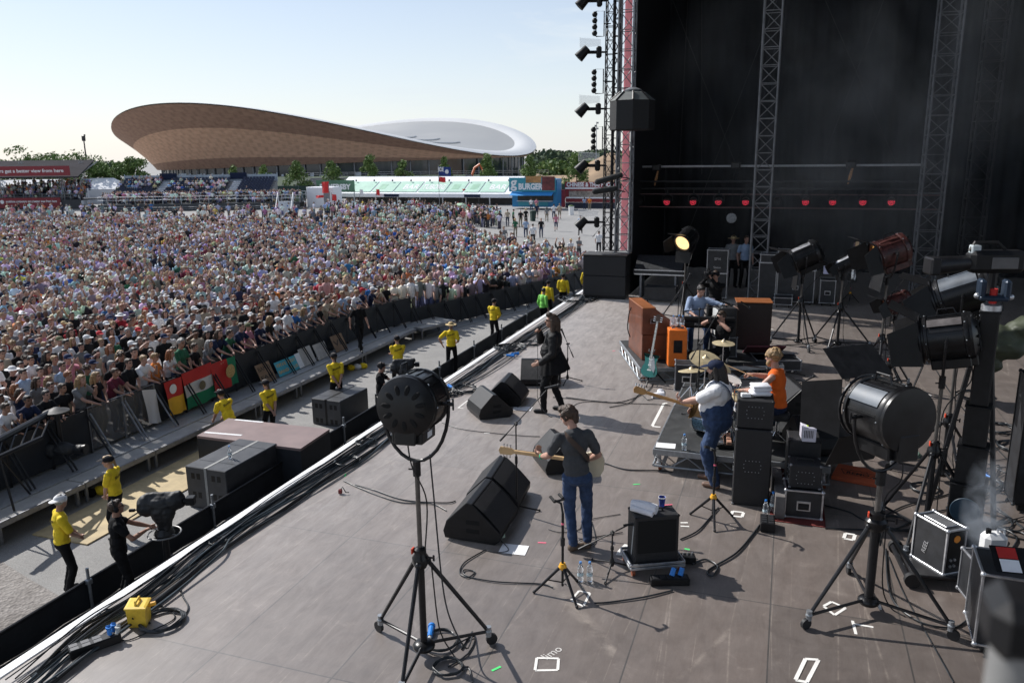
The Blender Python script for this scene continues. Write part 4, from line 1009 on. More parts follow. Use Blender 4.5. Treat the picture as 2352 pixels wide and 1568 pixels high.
# --- the crowd
PALN=['white','black','navy','grey','pale blue','red','pink','green','bright blue','orange','beige','maroon','yellow','lilac']
PALC=[(.72,.72,.73),(.014,.014,.016),(.016,.024,.06),(.2,.205,.21),(.32,.42,.58),(.36,.03,.04),(.5,.2,.26),(.03,.13,.07),(.03,.14,.4),(.65,.2,.04),(.48,.4,.3),(.14,.025,.045),(.62,.48,.1),(.42,.36,.55)]
PALW=[30,28,15,17,9,3,2.8,1.2,1.6,.5,8,2.6,.7,1.6]
SHM=[cloth('crowd_shirt_%s' % n.replace(' ','_'),c) for n,c in zip(PALN,PALC)]
TRM=[cloth('crowd_trouser_%d' % i,c) for i,c in enumerate(((.03,.045,.09),(.016,.016,.02),(.22,.19,.14),(.06,.06,.065)))]
HATM=[cloth('hat_white',(.7,.7,.7)),cloth('hat_black',(.015,.015,.018)),cloth('hat_straw',(.5,.38,.2)),cloth('hat_red',(.45,.03,.04)),cloth('hat_navy',(.015,.025,.07)),cloth('hat_green',(.12,.13,.07))]
HATN=['white','black','straw','red','navy','olive']
POSES={
 'leaning with both forearms on the rail': dict(lean=.30,pel=(0,-.12,.93),wr=(.12,.42,1.05),wl=(-.10,.42,1.06),er=(1,-.2,-.6),el=(-1,-.2,-.6),nr=(0,0,-1),nl=(0,0,-1),dr=(-.6,.7,-.3),dl=(.6,.7,-.3),cr=.6,cl=.6,hpitch=-.05),
 'leaning on one elbow': dict(lean=.26,side=.08,pel=(0,-.1,.93),wr=(.05,.40,1.05),wl=(-.16,.28,1.36),er=(1,0,-.5),el=(-.6,.6,-1),nr=(0,0,-1),hpitch=.05),
 'standing with folded arms': dict(wr=(-.12,.21,1.16),wl=(.12,.23,1.2),er=(1,-.1,-.7),el=(-1,-.1,-.7),nr=(0,-1,0),nl=(0,-1,0)),
 'standing with arms down': dict(),
 'shading the eyes with one hand': dict(wr=(.10,.20,1.66),er=(1,.1,-.4),dr=(-.8,.1,.15),nr=(0,0,-1),wl=(-.24,.08,.9)),
 'holding up a phone': dict(wr=(.06,.34,1.58),wl=(-.06,.34,1.58),er=(.7,.1,-1),el=(-.7,.1,-1),nr=(-1,0,0),nl=(1,0,0),dr=(0,.2,1),dl=(0,.2,1)),
 'clasping hands in front': dict(wr=(.05,.25,.98),wl=(-.05,.25,.98),er=(1,-.2,-.3),el=(-1,-.2,-.3)),
}
HAIRK=[('short','short'),('short','short'),('long','long'),('curly','curly')]
protos=[]
for pn,po in POSES.items():
 for var in range(2):
  q=dict(po);q['bw']=(1.0,.88)[var];q['arm']=(1.0,.85)[var];q['hyaw']=(-.15,.2)[var]
  look=dict(skin=SKINS[0],shirt=SHM[0],trousers=TRM[0],hair=None,sleeve=(.6,.45)[var])
  r,J,k=person('proto',(0,0,-500),0,q,look,vox=.02,h=(1.78,1.66)[var],cat='person')
  protos.append((pn,var,r,J,k))
def head_mesh(kind,mt,J,k):
 H=lambda x,y,z: (J['head'] + J['RH'] @ V((x,y,z)))*k
 m=MB();RH=J['RH'];s=k
 E=lambda c,r,n=12,mm=8: m.sph(H(*c),tuple(x*s for x in r),n,mm,R=RH)
 if kind in ('short','long','curly'):
  E((0,-.022,.036),(.087,.1,.098));E((0,.04,.09),(.066,.052,.036))
  if kind == 'long':
   for x in (-.05,0,.05): m.tube([H(x,-.06,.03),H(x*1.3,-.1,-.1),H(x*1.5,-.11,-.25)],[.06*s,.055*s,.03*s],8)
   for x in (-.075,.075): m.tube([H(x,.0,.05),H(x*1.1,-.01,-.08),H(x*1.15,-.02,-.22)],[.03*s,.035*s,.02*s],7)
  if kind == 'curly':
   rg=random.Random(3)
   for _ in range(40): v=V((rg.gauss(0,1),rg.gauss(-.2,1),abs(rg.gauss(0,1)))).normalized()*.095;E((v.x,v.y - .015,v.z + .035),(.03,.03,.03),7,5)
 else:
  E((0,-.012,.05),(.096,.114,.082));E((0,-.05,-.01),(.08,.06,.06))
  if kind == 'cap': E((0,.13,.045),(.078,.085,.012),12,5)
  if kind == 'wide': E((0,-.01,.032),(.19,.2,.014),16,5)
 me=m.build('hair' if kind in ('short','long','curly') else 'hat',mt,None,smooth=60);d=me.data;bpy.data.objects.remove(me);return d
HK=['short','long','curly','cap','wide']
hmesh={}
for i,(pn,var,r,J,k) in enumerate(protos):
 for hk in HK:
  hmesh[(i,hk)]=head_mesh(hk,HAIRS[0],J,k)
def slotmat(o,i,m):
 o.material_slots[i].link='OBJECT';o.material_slots[i].material=m
rg=random.Random(21)
def gz(x,y):
 """the tarmac rises gently towards the barrier"""
 t=max(0,min(1,1 - (-15.2 - x)/13));q=max(0,min(1,(33.5 - y)/5));t=t*t*(3 - 2*t);q=q*q*(3 - 2*q)
 return G + .58*t*q
m=MB();m.grid(lambda u,v: (lambda x,y: (x,y,gz(x,y) + .008 - .02*(u > .99)))(-15.16 - 14*u,-2 + 36*v),24,40);tag(m.build('tarmac_rise',TARMAC,smooth=60),kind='structure')
def inframe(p,mx=60):
 v=V(p) - V((0,0,CAM_H));w_=v.dot(FW)
 if w_ < 1: return None
 x,y=CX + FPX*v.dot(RT)/w_,CY - FPX*v.dot(UP)/w_
 return (x,y,w_) if -mx < x < 2352 + mx and -mx < y < 1568 + mx else None
# the front row stands at the rail, the rest behind it
crowd=[]
row=along(bline,.49)
for a,b in zip(row,row[1:]):
 d=(b - a).normalized();n=V((d.y,-d.x,0));n=-n if n.x > 0 else n
 mid=(a + b)/2 + n*(.42 + rg.uniform(-.05,.06));
 if mid.y > 44: break
 crowd.append((mid,'rail',G + (.0)))
def right_x(y):
 if y < 44:
  for a,b in zip(bline,bline[1:]):
   if a.y <= y <= b.y: return a.x + (b.x - a.x)*(y - a.y)/max(1e-6,b.y - a.y)
  return -15.2
 return -9.2
EDGE=[(-60,517),(150,512),(420,512),(620,514),(760,508),(900,505),(1000,512),(1070,535),(1130,572),(1235,600),(1345,632),(1420,660)]
def edge_y(x):
 for (a,ya),(b,yb) in zip(EDGE,EDGE[1:]):
  if a <= x <= b: return ya + (yb - ya)*(x - a)/(b - a)
 return 640 if x > 1420 else 517
y=8.0
while y < 92:
 sp=.60 + .0052*max(0,y - 8);x=(right_x(y) if y < 44 else -9.2) - .95 - rg.uniform(0,.3)
 while x > -110:
  px,py=x + rg.uniform(-.2,.2)*sp/.6,y + rg.uniform(-.2,.2)*sp/.6
  f=inframe((px,py,G + 1.6),40);f2=inframe((px,py,G),400)
  if f is None and x < -16 and V((px,py,0)).dot(HR)/max(1,V((px,py,0)).dot(HF)) < -.68: break
  if f and f2 and f2[1] > edge_y(f2[0]):
   dens=1.0 if py < 60 else (.9 if py < 72 else .75);m_=f2[1] - edge_y(f2[0])
   if m_ < 28: dens *= .2 + .028*m_
   if rg.random() < dens: crowd.append((V((px,py,0)),'open',G))
  x -= sp*rg.uniform(.85,1.2)
 y += sp*.92
crowd=[(p,kd,z) for (p,kd,z) in crowd if inframe((p.x,p.y,z + 1.2),30)]
def vis_rank(c): return (V((c[0].x,c[0].y,c[2])) - V((0,0,CAM_H))).length*(1.0 if c[1] == 'rail' else 1.0)
crowd.sort(key=vis_rank)
NEAR=262
used_labels=set();STAGE_C=V((-3.0,14.0,0))
flag_marks=[(0,13.4,'left of the crane camera'),(13.4,15.6,'behind the mesh barrier panels'),(15.6,16.5,'behind the yellow and red flag'),(16.5,17.7,'behind the green white and red flag'),(17.7,18.9,'behind the red and green flag'),(18.9,20.3,'behind the brown cardboard sign'),(20.3,23.6,'behind the blue and pale signs'),(23.6,60,'by the barrier bend')]
for idx,(p,kd,z) in enumerate(crowd[:NEAR]):
 if kd == 'rail': pool=[i for i,q in enumerate(protos) if 'lean' in q[0] or 'clasp' in q[0]]
 else: pool=[i for i,q in enumerate(protos) if 'lean' not in q[0]]
 dist=(p - V((-15.15,p.y,0))).length;rowi=0 if kd == 'rail' else int((dist - .7)/.6) + 1
 zone=next(t for a,b,t in flag_marks if a <= p.y < b)
 rowt=['in the front row','in the second row','in the third row','in the fourth row','in the fifth row','in the sixth row','in the seventh row','in the eighth row'][min(7,rowi)]
 for att in range(400):
  pi_=rg.choices(pool,[({3: 5,2: 2}.get(i // 2,1)) for i in pool])[0];pn,var,r,J,k=protos[pi_]
  si=rg.choices(range(len(PALN)),PALW)[0]
  hk=rg.choices(HK,[42,24 if var else 8,9,19,6])[0]
  hm=rg.choices(range(5),[30,32,18,14,6])[0] if hk in ('short','long','curly') else rg.choices(range(6),[30,25,10,8,20,10])[0]
  hn=('%s %s hair' % (['dark','brown','fair','grey','ginger'][hm],hk)) if hk in ('short','long','curly') else ('%s %s' % (HATN[hm],{'cap': 'cap','wide': 'wide-brimmed hat'}[hk]))
  lab='person in a %s top with %s, %s, %s %s' % (PALN[si],hn,pn.replace('standing ',''),rowt,zone)
  if lab not in used_labels and len(lab.split()) <= 30: break
 used_labels.add(lab)
 short={'leaning with both forearms on the rail': 'forearms on rail','leaning on one elbow': 'on one elbow','standing with folded arms': 'arms folded','standing with arms down': 'arms down','shading the eyes with one hand': 'shading eyes','holding up a phone': 'hands raised','clasping hands in front': 'hands clasped'}[pn]
 lab='%s top, %s, %s, %s %s' % (PALN[si],hn,short,rowt.replace('in the ',''),zone)
 if len(lab.split()) > 16: lab='%s top, %s, %s %s' % (PALN[si],hn,rowt.replace('in the ',''),zone)
 base=lab;used2=globals().setdefault('USED2',set())
 alt=['','taller ','shorter ','slim ','stocky ','tallest ','shortest '];ai=0
 while lab in used2:
  ai += 1;lab=(alt[ai] if ai < len(alt) else 'one more ') + base
  if ai > 9: break
 used2.add(lab)
 d=STAGE_C - p;rz=face(d.x + rg.uniform(-4,4),d.y + rg.uniform(-4,4))
 if kd == 'rail':
  rz=face(1,.1) if p.y < 28 else face(.95,-.45);rz += rg.uniform(-.12,.12)
 sc=rg.uniform(.94,1.06)*(1.06 if alt[min(ai,6)] in ('taller ','tallest ') else .95 if 'short' in alt[min(ai,6)] else 1)
 sk=rg.choices(SKINS,[70,24,6])[0]
 o=r.copy();COL.objects.link(o);o.location=(p.x,p.y,gz(p.x,p.y));o.rotation_euler.z=rz;o.scale=(sc,sc,sc)
 slotmat(o,0,sk);o['label']=lab;o['group']='spectators near the barrier'
 for ch in r.children:
  c=ch.copy();COL.objects.link(c);c.parent=o
  if ch.name.startswith('shirt'): slotmat(c,0,SHM[si])
  else: slotmat(c,0,rg.choice(TRM))
 hm_=hmesh[(pi_,hk)];c=bpy.data.objects.new(hm_.name.split('.')[0],hm_);COL.objects.link(c);c.parent=o
 slotmat(c,0,HAIRS[hm] if hk in ('short','long','curly') else HATM[hm])
for (_,_,r,_,_) in protos:
 for c in list(r.children): bpy.data.objects.remove(c)
 bpy.data.objects.remove(r)
# the rest of the crowd, one mass: low figures with their own colours
def lowfig(kind):
 """template: verts, faces, colour slot per face (0 skin 1 shirt 2 trousers 3 hair 4 hat)"""
 m=MB()
 ls=0 if kind != 'sit' else -.72
 if kind != 'sit':
  for sx in (-.09,.09): m.tube([(sx,0,.03),(sx,.02,.48),(sx,0,.92)],[.06,.07,.09],5,mi=2)
 else:
  for sx in (-.12,.12): m.tube([(sx,0,.14),(sx*1.3,.38,.42),(sx*1.2,.62,.08)],[.09,.075,.06],5,mi=2)
 z=ls
 m.lathe([(.10,.86 + z),(.15,.95 + z),(.165,1.2 + z),(.185,1.36 + z),(.14,1.46 + z),(.06,1.5 + z)],8,M4.Diagonal((1,.66,1,1)),mi=1)
 m.sph((0,.015,1.62 + z),(.078,.092,.115),8,6,mi=0)
 m.cyl((0,0,1.44 + z),(0,.01,1.55 + z),.055,n=6,mi=0)
 arms={'down': ((.22,0,1.4),(.25,-.03,1.14),(.24,.06,.9)),'fold': ((.2,0,1.4),(.24,.02,1.16),(-.08,.2,1.2)),'up': ((.2,0,1.4),(.26,.2,1.3),(.08,.25,1.62)),'sit': ((.2,0,1.4),(.26,.05,1.15),(.12,.3,1.1)),'raise': ((.2,0,1.4),(.27,.05,1.64),(.2,.1,1.9))}[kind]
 for sx in (1,-1):
  a,b,c=[V((q[0]*sx,q[1],q[2] + z)) for q in arms]
  m.tube([a,b],[.068,.058],5,mi=1);m.tube([b,c,c + (c - b).normalized()*.1],[.045,.035,.04],5,mi=0)
 return m,z
def with_head(m,z,hk):
 n=MB();n.v=list(m.v);n.f=list(m.f);n.m=list(m.m)
 n.sph((0,-.02,1.66 + z),(.088,.1,.1),8,6,mi=4 if hk in ('cap','wide') else 3)
 if hk == 'long': n.tube([(0,-.07,1.64 + z),(0,-.1,1.42 + z)],[.085,.06],6,mi=3)
 if hk == 'cap': n.sph((0,.12,1.67 + z),(.075,.08,.014),7,4,mi=4)
 if hk == 'wide': n.sph((0,0,1.66 + z),(.18,.19,.018),9,4,mi=4)
 return np.array(n.v,np.float32),n.f,np.array(n.m)
TP={}
for kd in ('down','fold','up','sit','raise'):
 m,z=lowfig(kd)
 for hk in ('short','long','cap','wide'): TP[(kd,hk)]=with_head(m,z,hk)
HAIRC=[(.018,.013,.010),(.055,.032,.02),(.28,.18,.09),(.26,.25,.24)]
SKC=[(.44,.26,.195),(.36,.20,.14),(.14,.07,.045)]
HATC=[(.7,.7,.7),(.02,.02,.022),(.5,.38,.2),(.4,.03,.04),(.02,.03,.08),(.3,.28,.2)]
TRC=[(.03,.045,.09),(.016,.016,.02),(.22,.19,.14),(.06,.06,.065),(.1,.13,.2)]
CROWDM=coordmat('crowd_clothes',lambda t,b,N,L: (L((lambda a: (setattr(a,'attribute_name','clothes'),a)[1])(N('ShaderNodeAttribute')).outputs['Color'],b.inputs['Base Color']),setattr(b.inputs['Roughness'],'default_value',.8)))
PALX=[40,17,10,15,15,3.5,4,1.6,3,.7,9,2.5,1.2,3]
def mass(name,label,spots,cat='crowd',parent=None):
 """spots: (x, y, z, rz, scale, kind)"""
 VS_,FS,FC,off=[],[],[],0
 loops=[];tot=[]
 for (x,y,z,rz,sc,kd) in spots:
  hk=rg.choices(('short','long','cap','wide'),[52,20,22,5])[0];v,f,mi_=TP[(kd,hk)]
  c,s=cos(rz)*sc,sin(rz)*sc
  VS_.append(np.stack([v[:,0]*c - v[:,1]*s + x,v[:,0]*s + v[:,1]*c + y,v[:,2]*sc + z],1))
  j=lambda col: tuple(min(1,q*rg.uniform(.75,1.25)) for q in col)
  cols=np.array([rg.choices(SKC,[65,27,8])[0],j(rg.choices(PALC,PALX)[0]),j(rg.choice(TRC)),rg.choices(HAIRC,[30,36,20,14])[0],rg.choices(HATC,[34,24,10,6,16,10])[0]],np.float32)
  FC.append(cols[mi_])
  for q in f: loops += [off + i for i in q];tot.append(len(q))
  off += len(v)
 vs_=np.concatenate(VS_);fc=np.concatenate(FC);tot=np.array(tot,np.int32)
 me=bpy.data.meshes.new(name);me.vertices.add(len(vs_));me.vertices.foreach_set('co',vs_.ravel())
 me.loops.add(len(loops));me.loops.foreach_set('vertex_index',np.array(loops,np.int32))
 me.polygons.add(len(tot));me.polygons.foreach_set('loop_start',np.concatenate([[0],np.cumsum(tot)[:-1]]).astype(np.int32));me.polygons.foreach_set('loop_total',tot)
 at_=me.attributes.new('clothes','FLOAT_COLOR','FACE');at_.data.foreach_set('color',np.concatenate([fc,np.ones((len(fc),1),np.float32)],1).ravel())
 me.materials.append(CROWDM);me.update(calc_edges=True);me.shade_smooth()
 o=bpy.data.objects.new(name,me);COL.objects.link(o)
 if parent: o.parent=parent;return tag(o,kind='stuff')
 return tag(o,label,cat,kind='stuff')
spots=[]
for (p,kd,z) in crowd[NEAR:]:
 d=STAGE_C - p;rz=face(d.x + rg.uniform(-9,9),d.y + rg.uniform(-9,9))
 seated=p.y > 66 and rg.random() < .5
 zz=gz(p.x,p.y)
 spots.append((p.x,p.y,zz,rz,rg.gauss(1.0,.055),'sit' if seated else rg.choices(('down','fold','up','raise'),[56,29,12,2.2])[0]))
mass('crowd','dense standing crowd filling the tarmac up to the stands',spots)
# people before the bar and stalls, and on the stands
spots=[]
for _ in range(250):
 x=rg.uniform(745,1150);yb=rg.uniform(484,508) + max(0,x - 950)*.1;p=P(x,yb,G)
 spots.append((p.x,p.y,G,rg.uniform(0,6.3),rg.uniform(.92,1.06),rg.choice(('down','down','fold'))))
for _ in range(120):
 x=rg.uniform(10,740);p=P(x,rg.uniform(494,514),G);spots.append((p.x,p.y,G,rg.uniform(0,6.3),rg.uniform(.92,1.06),rg.choice(('down','fold'))))
mass('crowd','loose crowd milling before the bar tent and the stands',spots)
gx,gy=V((cos(gr),sin(gr),0)),V((-sin(gr),cos(gr),0));GB=V((g0.x,g0.y,G));spots=[]
for i in range(NR):
 for kx in range(int(gl/.55)):
  x=GX0 + .4 + kx*.55;pr_=.10
  if x > GX1 - .4: break
  if GX0 + GW*.33 < x < GX0 + GW*.7 and 4 <= i <= 7: pr_=.6
  if x < GX0 + GW*.25 and 5 <= i: pr_=.42
  if i < 2: pr_=.35
  if x > ST2: pr_=.35 if i < 2 else .02
  if abs(x - ST1) < .8 or abs(x - ST2) < .8: pr_=0
  if rg.random() < pr_:
   q=GB + gx*x + gy*(5.4 + i*.8);spots.append((q.x,q.y,G + 1.32 + i*.28,gr + pi,1.0,'sit'))
for _ in range(330):
 q=GB + gx*rg.uniform(-.5,gl) + gy*rg.uniform(.3,4.9);spots.append((q.x,q.y,G + 1.0,gr + pi + rg.uniform(-.6,.6),rg.uniform(.9,1.05),rg.choice(('down','fold','sit'))))
mass('seated_crowd','spectators seated and standing on the grandstand',spots)
vx,vy=V((cos(VS.rotation_euler.z),sin(VS.rotation_euler.z),0)),V((-sin(VS.rotation_euler.z),cos(VS.rotation_euler.z),0));spots=[]
for _ in range(190):
 i=rg.randint(0,5);q=V(VS.location) + vx*rg.uniform(vl*.3,vl) + vy*(.5 + i*.85);spots.append((q.x,q.y,G + 1.4 + i*.3,VS.rotation_euler.z + pi + rg.uniform(-.5,.5),rg.uniform(.9,1.05),rg.choice(('down','fold','sit'))))
mass('seated_crowd','spectators on the roofed viewing stand in its shade',spots)
# ================================================================ GUARDS, CREW, MUSICIANS
YG=dict(shirt=YELC,trousers=BLKC,shoes=BLK,sleeve=.75,loose=1.12,hat='cap',hatm=HATM[1],hair='short',hairm=HAIRS[1],shirt_name='yellow_shirt')
BKP=mat('shirt_print',(.05,.04,.01),.8,var=.1)
def backprint(root,J,k,txt='Showsec'):
 """dark slanted lettering bent round the back of the shirt"""
 R,S=J['R'],J['S'];x,y=R @ V((1,0,0)),R @ V((0,-1,0));c=J['chest'] + S*.05
 cu=text_mb(txt,.085,M4.Identity(4),BKP,'lettering',root,.001,fit=.24,bold=.002)
 for v in cu.data.vertices:
  px,pz=v.co.x,v.co.y + v.co.x*.3
  d=.128*sqrt(max(.05,1 - (px/.2) ** 2))*sqrt(max(.1,1 - (pz/.26) ** 2)) + .012
  v.co=(c + x*px + S*pz + y*(d + v.co.z))*k
BEH=dict(wr=(.03,-.20,.90),wl=(-.03,-.20,.92),er=(1,-.4,-.2),el=(-1,-.4,-.2))
FRO=POSES['clasping hands in front'];FOL=POSES['standing with folded arms']
ROLL=dict(pel=(0,0,.94))
gl_=[  # pixel of feet, height of feet, facing, pose, extras, label
 ((140,1364),G,(.55,.9),dict(FRO,hyaw=.5,hpitch=.1),dict(hat='capback',hatm=HATM[0],hairm=HAIRS[3],skin=SKINS[1]),'guard in yellow polo with a white cap turned backwards, hands crossed, beside the pit fence'),
 ((274,1255),G,(-.9,-.3),dict(FRO,hyaw=.3,wr=(.12,.2,.85),wl=(-.02,.22,.86)),dict(hair='tail',hairm=HAIRS[2]),'guard in yellow shirt with a fair ponytail under a black cap, between walkway and camera'),
 ((535,1068),G,(-.95,.25),dict(FRO,lean=.42,pel=(0,-.1,.66),ar=(.15,.05,.08),al=(-.15,-.05,.08),wr=(.14,.42,.55),wl=(-.14,.42,.55),er=(.3,-.3,-1),el=(-.3,-.3,-1)),dict(),'guard in yellow leaning forward just behind the covered platform'),
 ((624,1005),G,(-.9,.3),dict(BEH,hpitch=.05),dict(hair='tail',hairm=HAIRS[1],leg=1),'guard in yellow standing with arms low and a dark ponytail, right of the covered platform'),
 ((772,918),G,(-.75,.6),dict(BEH),dict(hair='tail',hairm=HAIRS[1]),'guard in yellow with hands joined behind, above the second speaker pair'),
 ((917,852),G,(-.6,.8),dict(FOL),dict(),'guard in yellow seen from behind, half hidden by the second covered camera'),
 ((1037,845),G,(-.3,.9),dict(wl=(-.30,.02,.98),el=(-1,-.4,0),wr=(.16,.16,1.02)),dict(hair='tail',hairm=HAIRS[2],hatm=HATM[2],hat='wide'),'guard in yellow with a pale sun visor and hand on hip, before the pit fence'),
 ((1138,788),G,(.2,.95),dict(FRO),dict(sleeve=1.9,loose=1.15),'guard in a long-sleeved yellow jacket standing alone before the pit fence'),
 ((1262,722),G,(.2,.95),dict(),dict(sleeve=1.9,loose=1.2),'guard in bulky yellow jacket behind the one in green hi-vis'),
 ((1248,733),G,(.5,.85),dict(hyaw=.4),dict(hat=None,shirt=mat('hivis_green',(.2,.62,.1),.7,var=.1),shirt_name='hi_vis_vest',sleeve=1.5,hairm=HAIRS[0]),'guard in a green hi-vis vest near the far end of the pit fence'),
 ((1296,705),G,(-.1,1),dict(wl=(-.2,.25,.95)),dict(sleeve=1.9,loose=1.25),'guard in yellow jacket bending by the tapered end of the pit fence'),
 ((1352,690),G,(.2,.9),dict(),dict(sleeve=1.9,hatm=HATM[0]),'guard in yellow with a white cap next to the black speaker stack'),
]
HEADS={(140,1364): (127,1140),(274,1255): (252,1036),(624,1005): (612,865),(772,918): (768,812),(917,852): (912,772),(1037,845): (1035,740),(1138,788): (1133,687),(1262,722): (1258,645),(1248,733): (1247,662),(1296,705): (1293,630),(1352,690): (1347,613)}
for (fp,fz,fc,po,ex,lb) in gl_:
 b=P(*HEADS[fp],G + 1.78) if fp in HEADS else P(*fp,fz);b.z=G;b=V((-13.35,16.1,G)) if fp[0] == 535 else b;q=dict(YG);q.update(ex);vx_=.013 if b.y < 22 else .017
 po=dict(po);po.setdefault('ar',(.13,-.04,.08));po.setdefault('al',(-.13,.0,.08))
 r,J,k=person(lb,(b.x,b.y,fz + .005),face(*fc),po,q,vox=vx_,h=1.8 if 'ponytail' not in lb else 1.70,group='security guards in the pit')
 if b.y < 33 and q.get('shirt') is YELC: backprint(r,J,k)
b=P(828,806,PZ)
person('man in black walking along the raised walkway past the leaning signs',(b.x,b.y,PZ + .003),face(.8,-.55),dict(ar=(.12,.34,.08),al=(-.12,-.30,.11),wr=(.27,-.12,.9),wl=(-.27,.16,.9)),dict(shirt=BLKC,trousers=BLKC,shoes=BLK,sleeve=.7,hat='cap',hatm=HATM[4]),vox=.016,h=1.84)
# pit camera operators
b=V((-10.05,9.2,G))
opa,Ja,ka=person('camera operator in black with headphones and glasses in the near pit',b,face(.62,.75),dict(wr=(.14,.40,1.22),wl=(-.16,.50,1.14),er=(1,-.3,-.8),el=(-1,-.2,-.8),nr=(0,0,-1),cr=1.2,cl=1.2,hpitch=-.22,bw=1.1),dict(shirt=BLKC,trousers=BLKC,shoes=BLK,sleeve=.55,headset='mic',glasses=True,hairm=HAIRS[1],skin=SKINS[1]),vox=.011,h=1.86)
b=P(884,900,G)
person('camera operator in black cap and headset beside the far covered camera',V((-10.25,18.6,G)),face(.8,.3),dict(wr=(.2,.42,1.1),wl=(-.1,.45,1.15),er=(1,-.2,-.6),el=(-1,-.2,-.6),cr=1.2,cl=1.2),dict(shirt=BLKC,trousers=BLKC,shoes=BLK,sleeve=.6,headset='mic',hat='cap',hatm=HATM[1]),vox=.014,h=1.8)
# ---- singer
b=P(1270,946);SB=V((b.x,b.y,.004))
ss=dict(bw=1.16,belly=1.3,arm=1.28,lean=-.02,hyaw=.05,hpitch=-.12,ar=(.10,-.16,.08),al=(-.08,.16,.08),fr=.3,fl=.1,wr=(.02,.23,1.44),er=(.9,.05,-1),wl=(-.24,.20,.96),el=(-.5,-1,-.2),nr=(-1,0,0),dr=(-.5,.5,.55),cr=1.5,nl=(.6,.2,-.5),dl=(-.05,.9,-.25),cl=.35)
SPARK=mat('black_sequin_cloth',(.01,.01,.011),.6,var=.9,scale=70,bump=.5,bscale=80,spec=.3)
SG,SJ,sk=person('singer in a black dress and sunglasses holding a microphone to her mouth',SB,face(-.96,-.22),ss,dict(shirt=SPARK,trousers=BLKC,trousers_name='leggings',shoes=BLK,sleeve=1.97,hair='quiff',hairm=HAIRS[1],glasses=True,skin=SKINS[1],hem=.08),vox=.009,h=1.80,fine=True)
m=MB();pel=SJ['pel']
m.grid(lambda u,v: (lambda a: V(((.165 + .105*v ** .8 + .014*sin(a*13)*v)*cos(a)*1.02,(.15 + .12*v ** .8 + .014*sin(a*13 + 1)*v)*sin(a) - .03*v,1.13 - .38*v - .05*v*sin(a) + .012*sin(a*5)))*sk)(2*pi*u),56,10,closed_u=True)
m.grid(lambda u,v: (lambda a: V(((.155 + .10*v ** .8 + .014*sin(a*13)*v)*cos(a)*1.02,(.14 + .115*v ** .8 + .014*sin(a*13 + 1)*v)*sin(a) - .03*v,1.13 - .38*v - .05*v*sin(a) + .012*sin(a*5)))*sk)(2*pi*u),56,10,closed_u=True)
m.build('skirt',BLKC,SG,smooth=60)
m=MB();nk=SJ['neck'];m.tube([V((.09*cos(t),.05 + .08*(1 - cos(t*2))*.5 + .06,nk.z - .02 - .30*max(0,sin(t)) ** 1.4))*sk for t in [pi*i/14 for i in range(15)]],.009,6);m.build('necklace',mat('silver_beads',(.4,.38,.36),.3,.6,var=.5,scale=90),SG)
def mic(label,a,d,name='microphone',group=None):
 d=V(d).normalized();r=thing(name,label,'microphone',a,0,group)
 m=MB();m.tube([(0,0,0),d*.13],[.011,.019],10);m.build('handle',BLKM,r)
 m=MB();m.sph(d*.15,(.027,.027,.027),12,9);m.build('head',GRILLE,r);return r
hw=wpt(SG,SJ['wr'] + V((-.035,.03,.03)),sk);hd_=wpt(SG,SJ['head'] + SJ['RH'] @ V((0,.16,-.07)),sk)
mic('black handheld microphone in the hand of the singer',hw - (hd_ - hw).normalized()*.05,hd_ - hw)
def cable(label,pts,r=.006,mt=None,z=True,n=6,name='cable',grp=None,cat='cable'):
 m=MB();m.tube(spline(pts,n),r,6);return tag(m.build(name,mt or CBL,smooth=60),label,cat,grp)
q=P(1240,900);cable('thin microphone lead hanging from the hand of the singer to the deck',[hw - (hd_ - hw).normalized()*.05,hw + V((0,-.02,-.4)),hw + V((.0,-.06,-1.0)),V((hw.x + .05,hw.y - .1,.2)),V((SB.x + .05,SB.y - .3,.008)),P(1300,948,.008),P(1330,925,.008),P(1395,922,.008)],.005)
# ---- guitarist
b=P(1330,1262);GB_=V((b.x,b.y,.004));gf=face(-.30,.95)
gs=dict(bw=.93,lean=.05,side=-.09,pel=(-.03,0,.94),hyaw=.85,hpitch=.34,twist=.12,ar=(.10,.06,.08),al=(-.07,-.02,.08),fr=.1,fl=1.1,wl=(-.44,.32,1.04),el=(-.25,-.45,-1),nl=(.3,-.3,.9),dl=(-.25,.7,.35),cl=1.15,wr=(.12,.27,1.02),er=(.9,-.6,-.5),nr=(-.3,-.9,0),dr=(-.8,.25,-.35),cr=.5)
TEEG=cloth('charcoal_cloth',(.06,.063,.068))
GT,GJ,gk=person('guitarist in a charcoal T-shirt and jeans seen from behind',GB_,gf,gs,dict(shirt=TEEG,trousers=DENIM,shoes=mat('brown_suede',(.12,.085,.06),.8,var=.3),sleeve=.72,loose=1.04,hair='shaggy',hairm=HAIRS[1],hem=.05),vox=.009,h=1.77,fine=True)
m=MB();w_=GJ['wl'];f_=(GJ['wl'] - GJ['el']).normalized();m.tube([(w_ - f_*.05)*gk,(w_ - f_*.02)*gk],.036,12);m.build('wristband',mat('green_band',(.03,.4,.2),.6),GT)
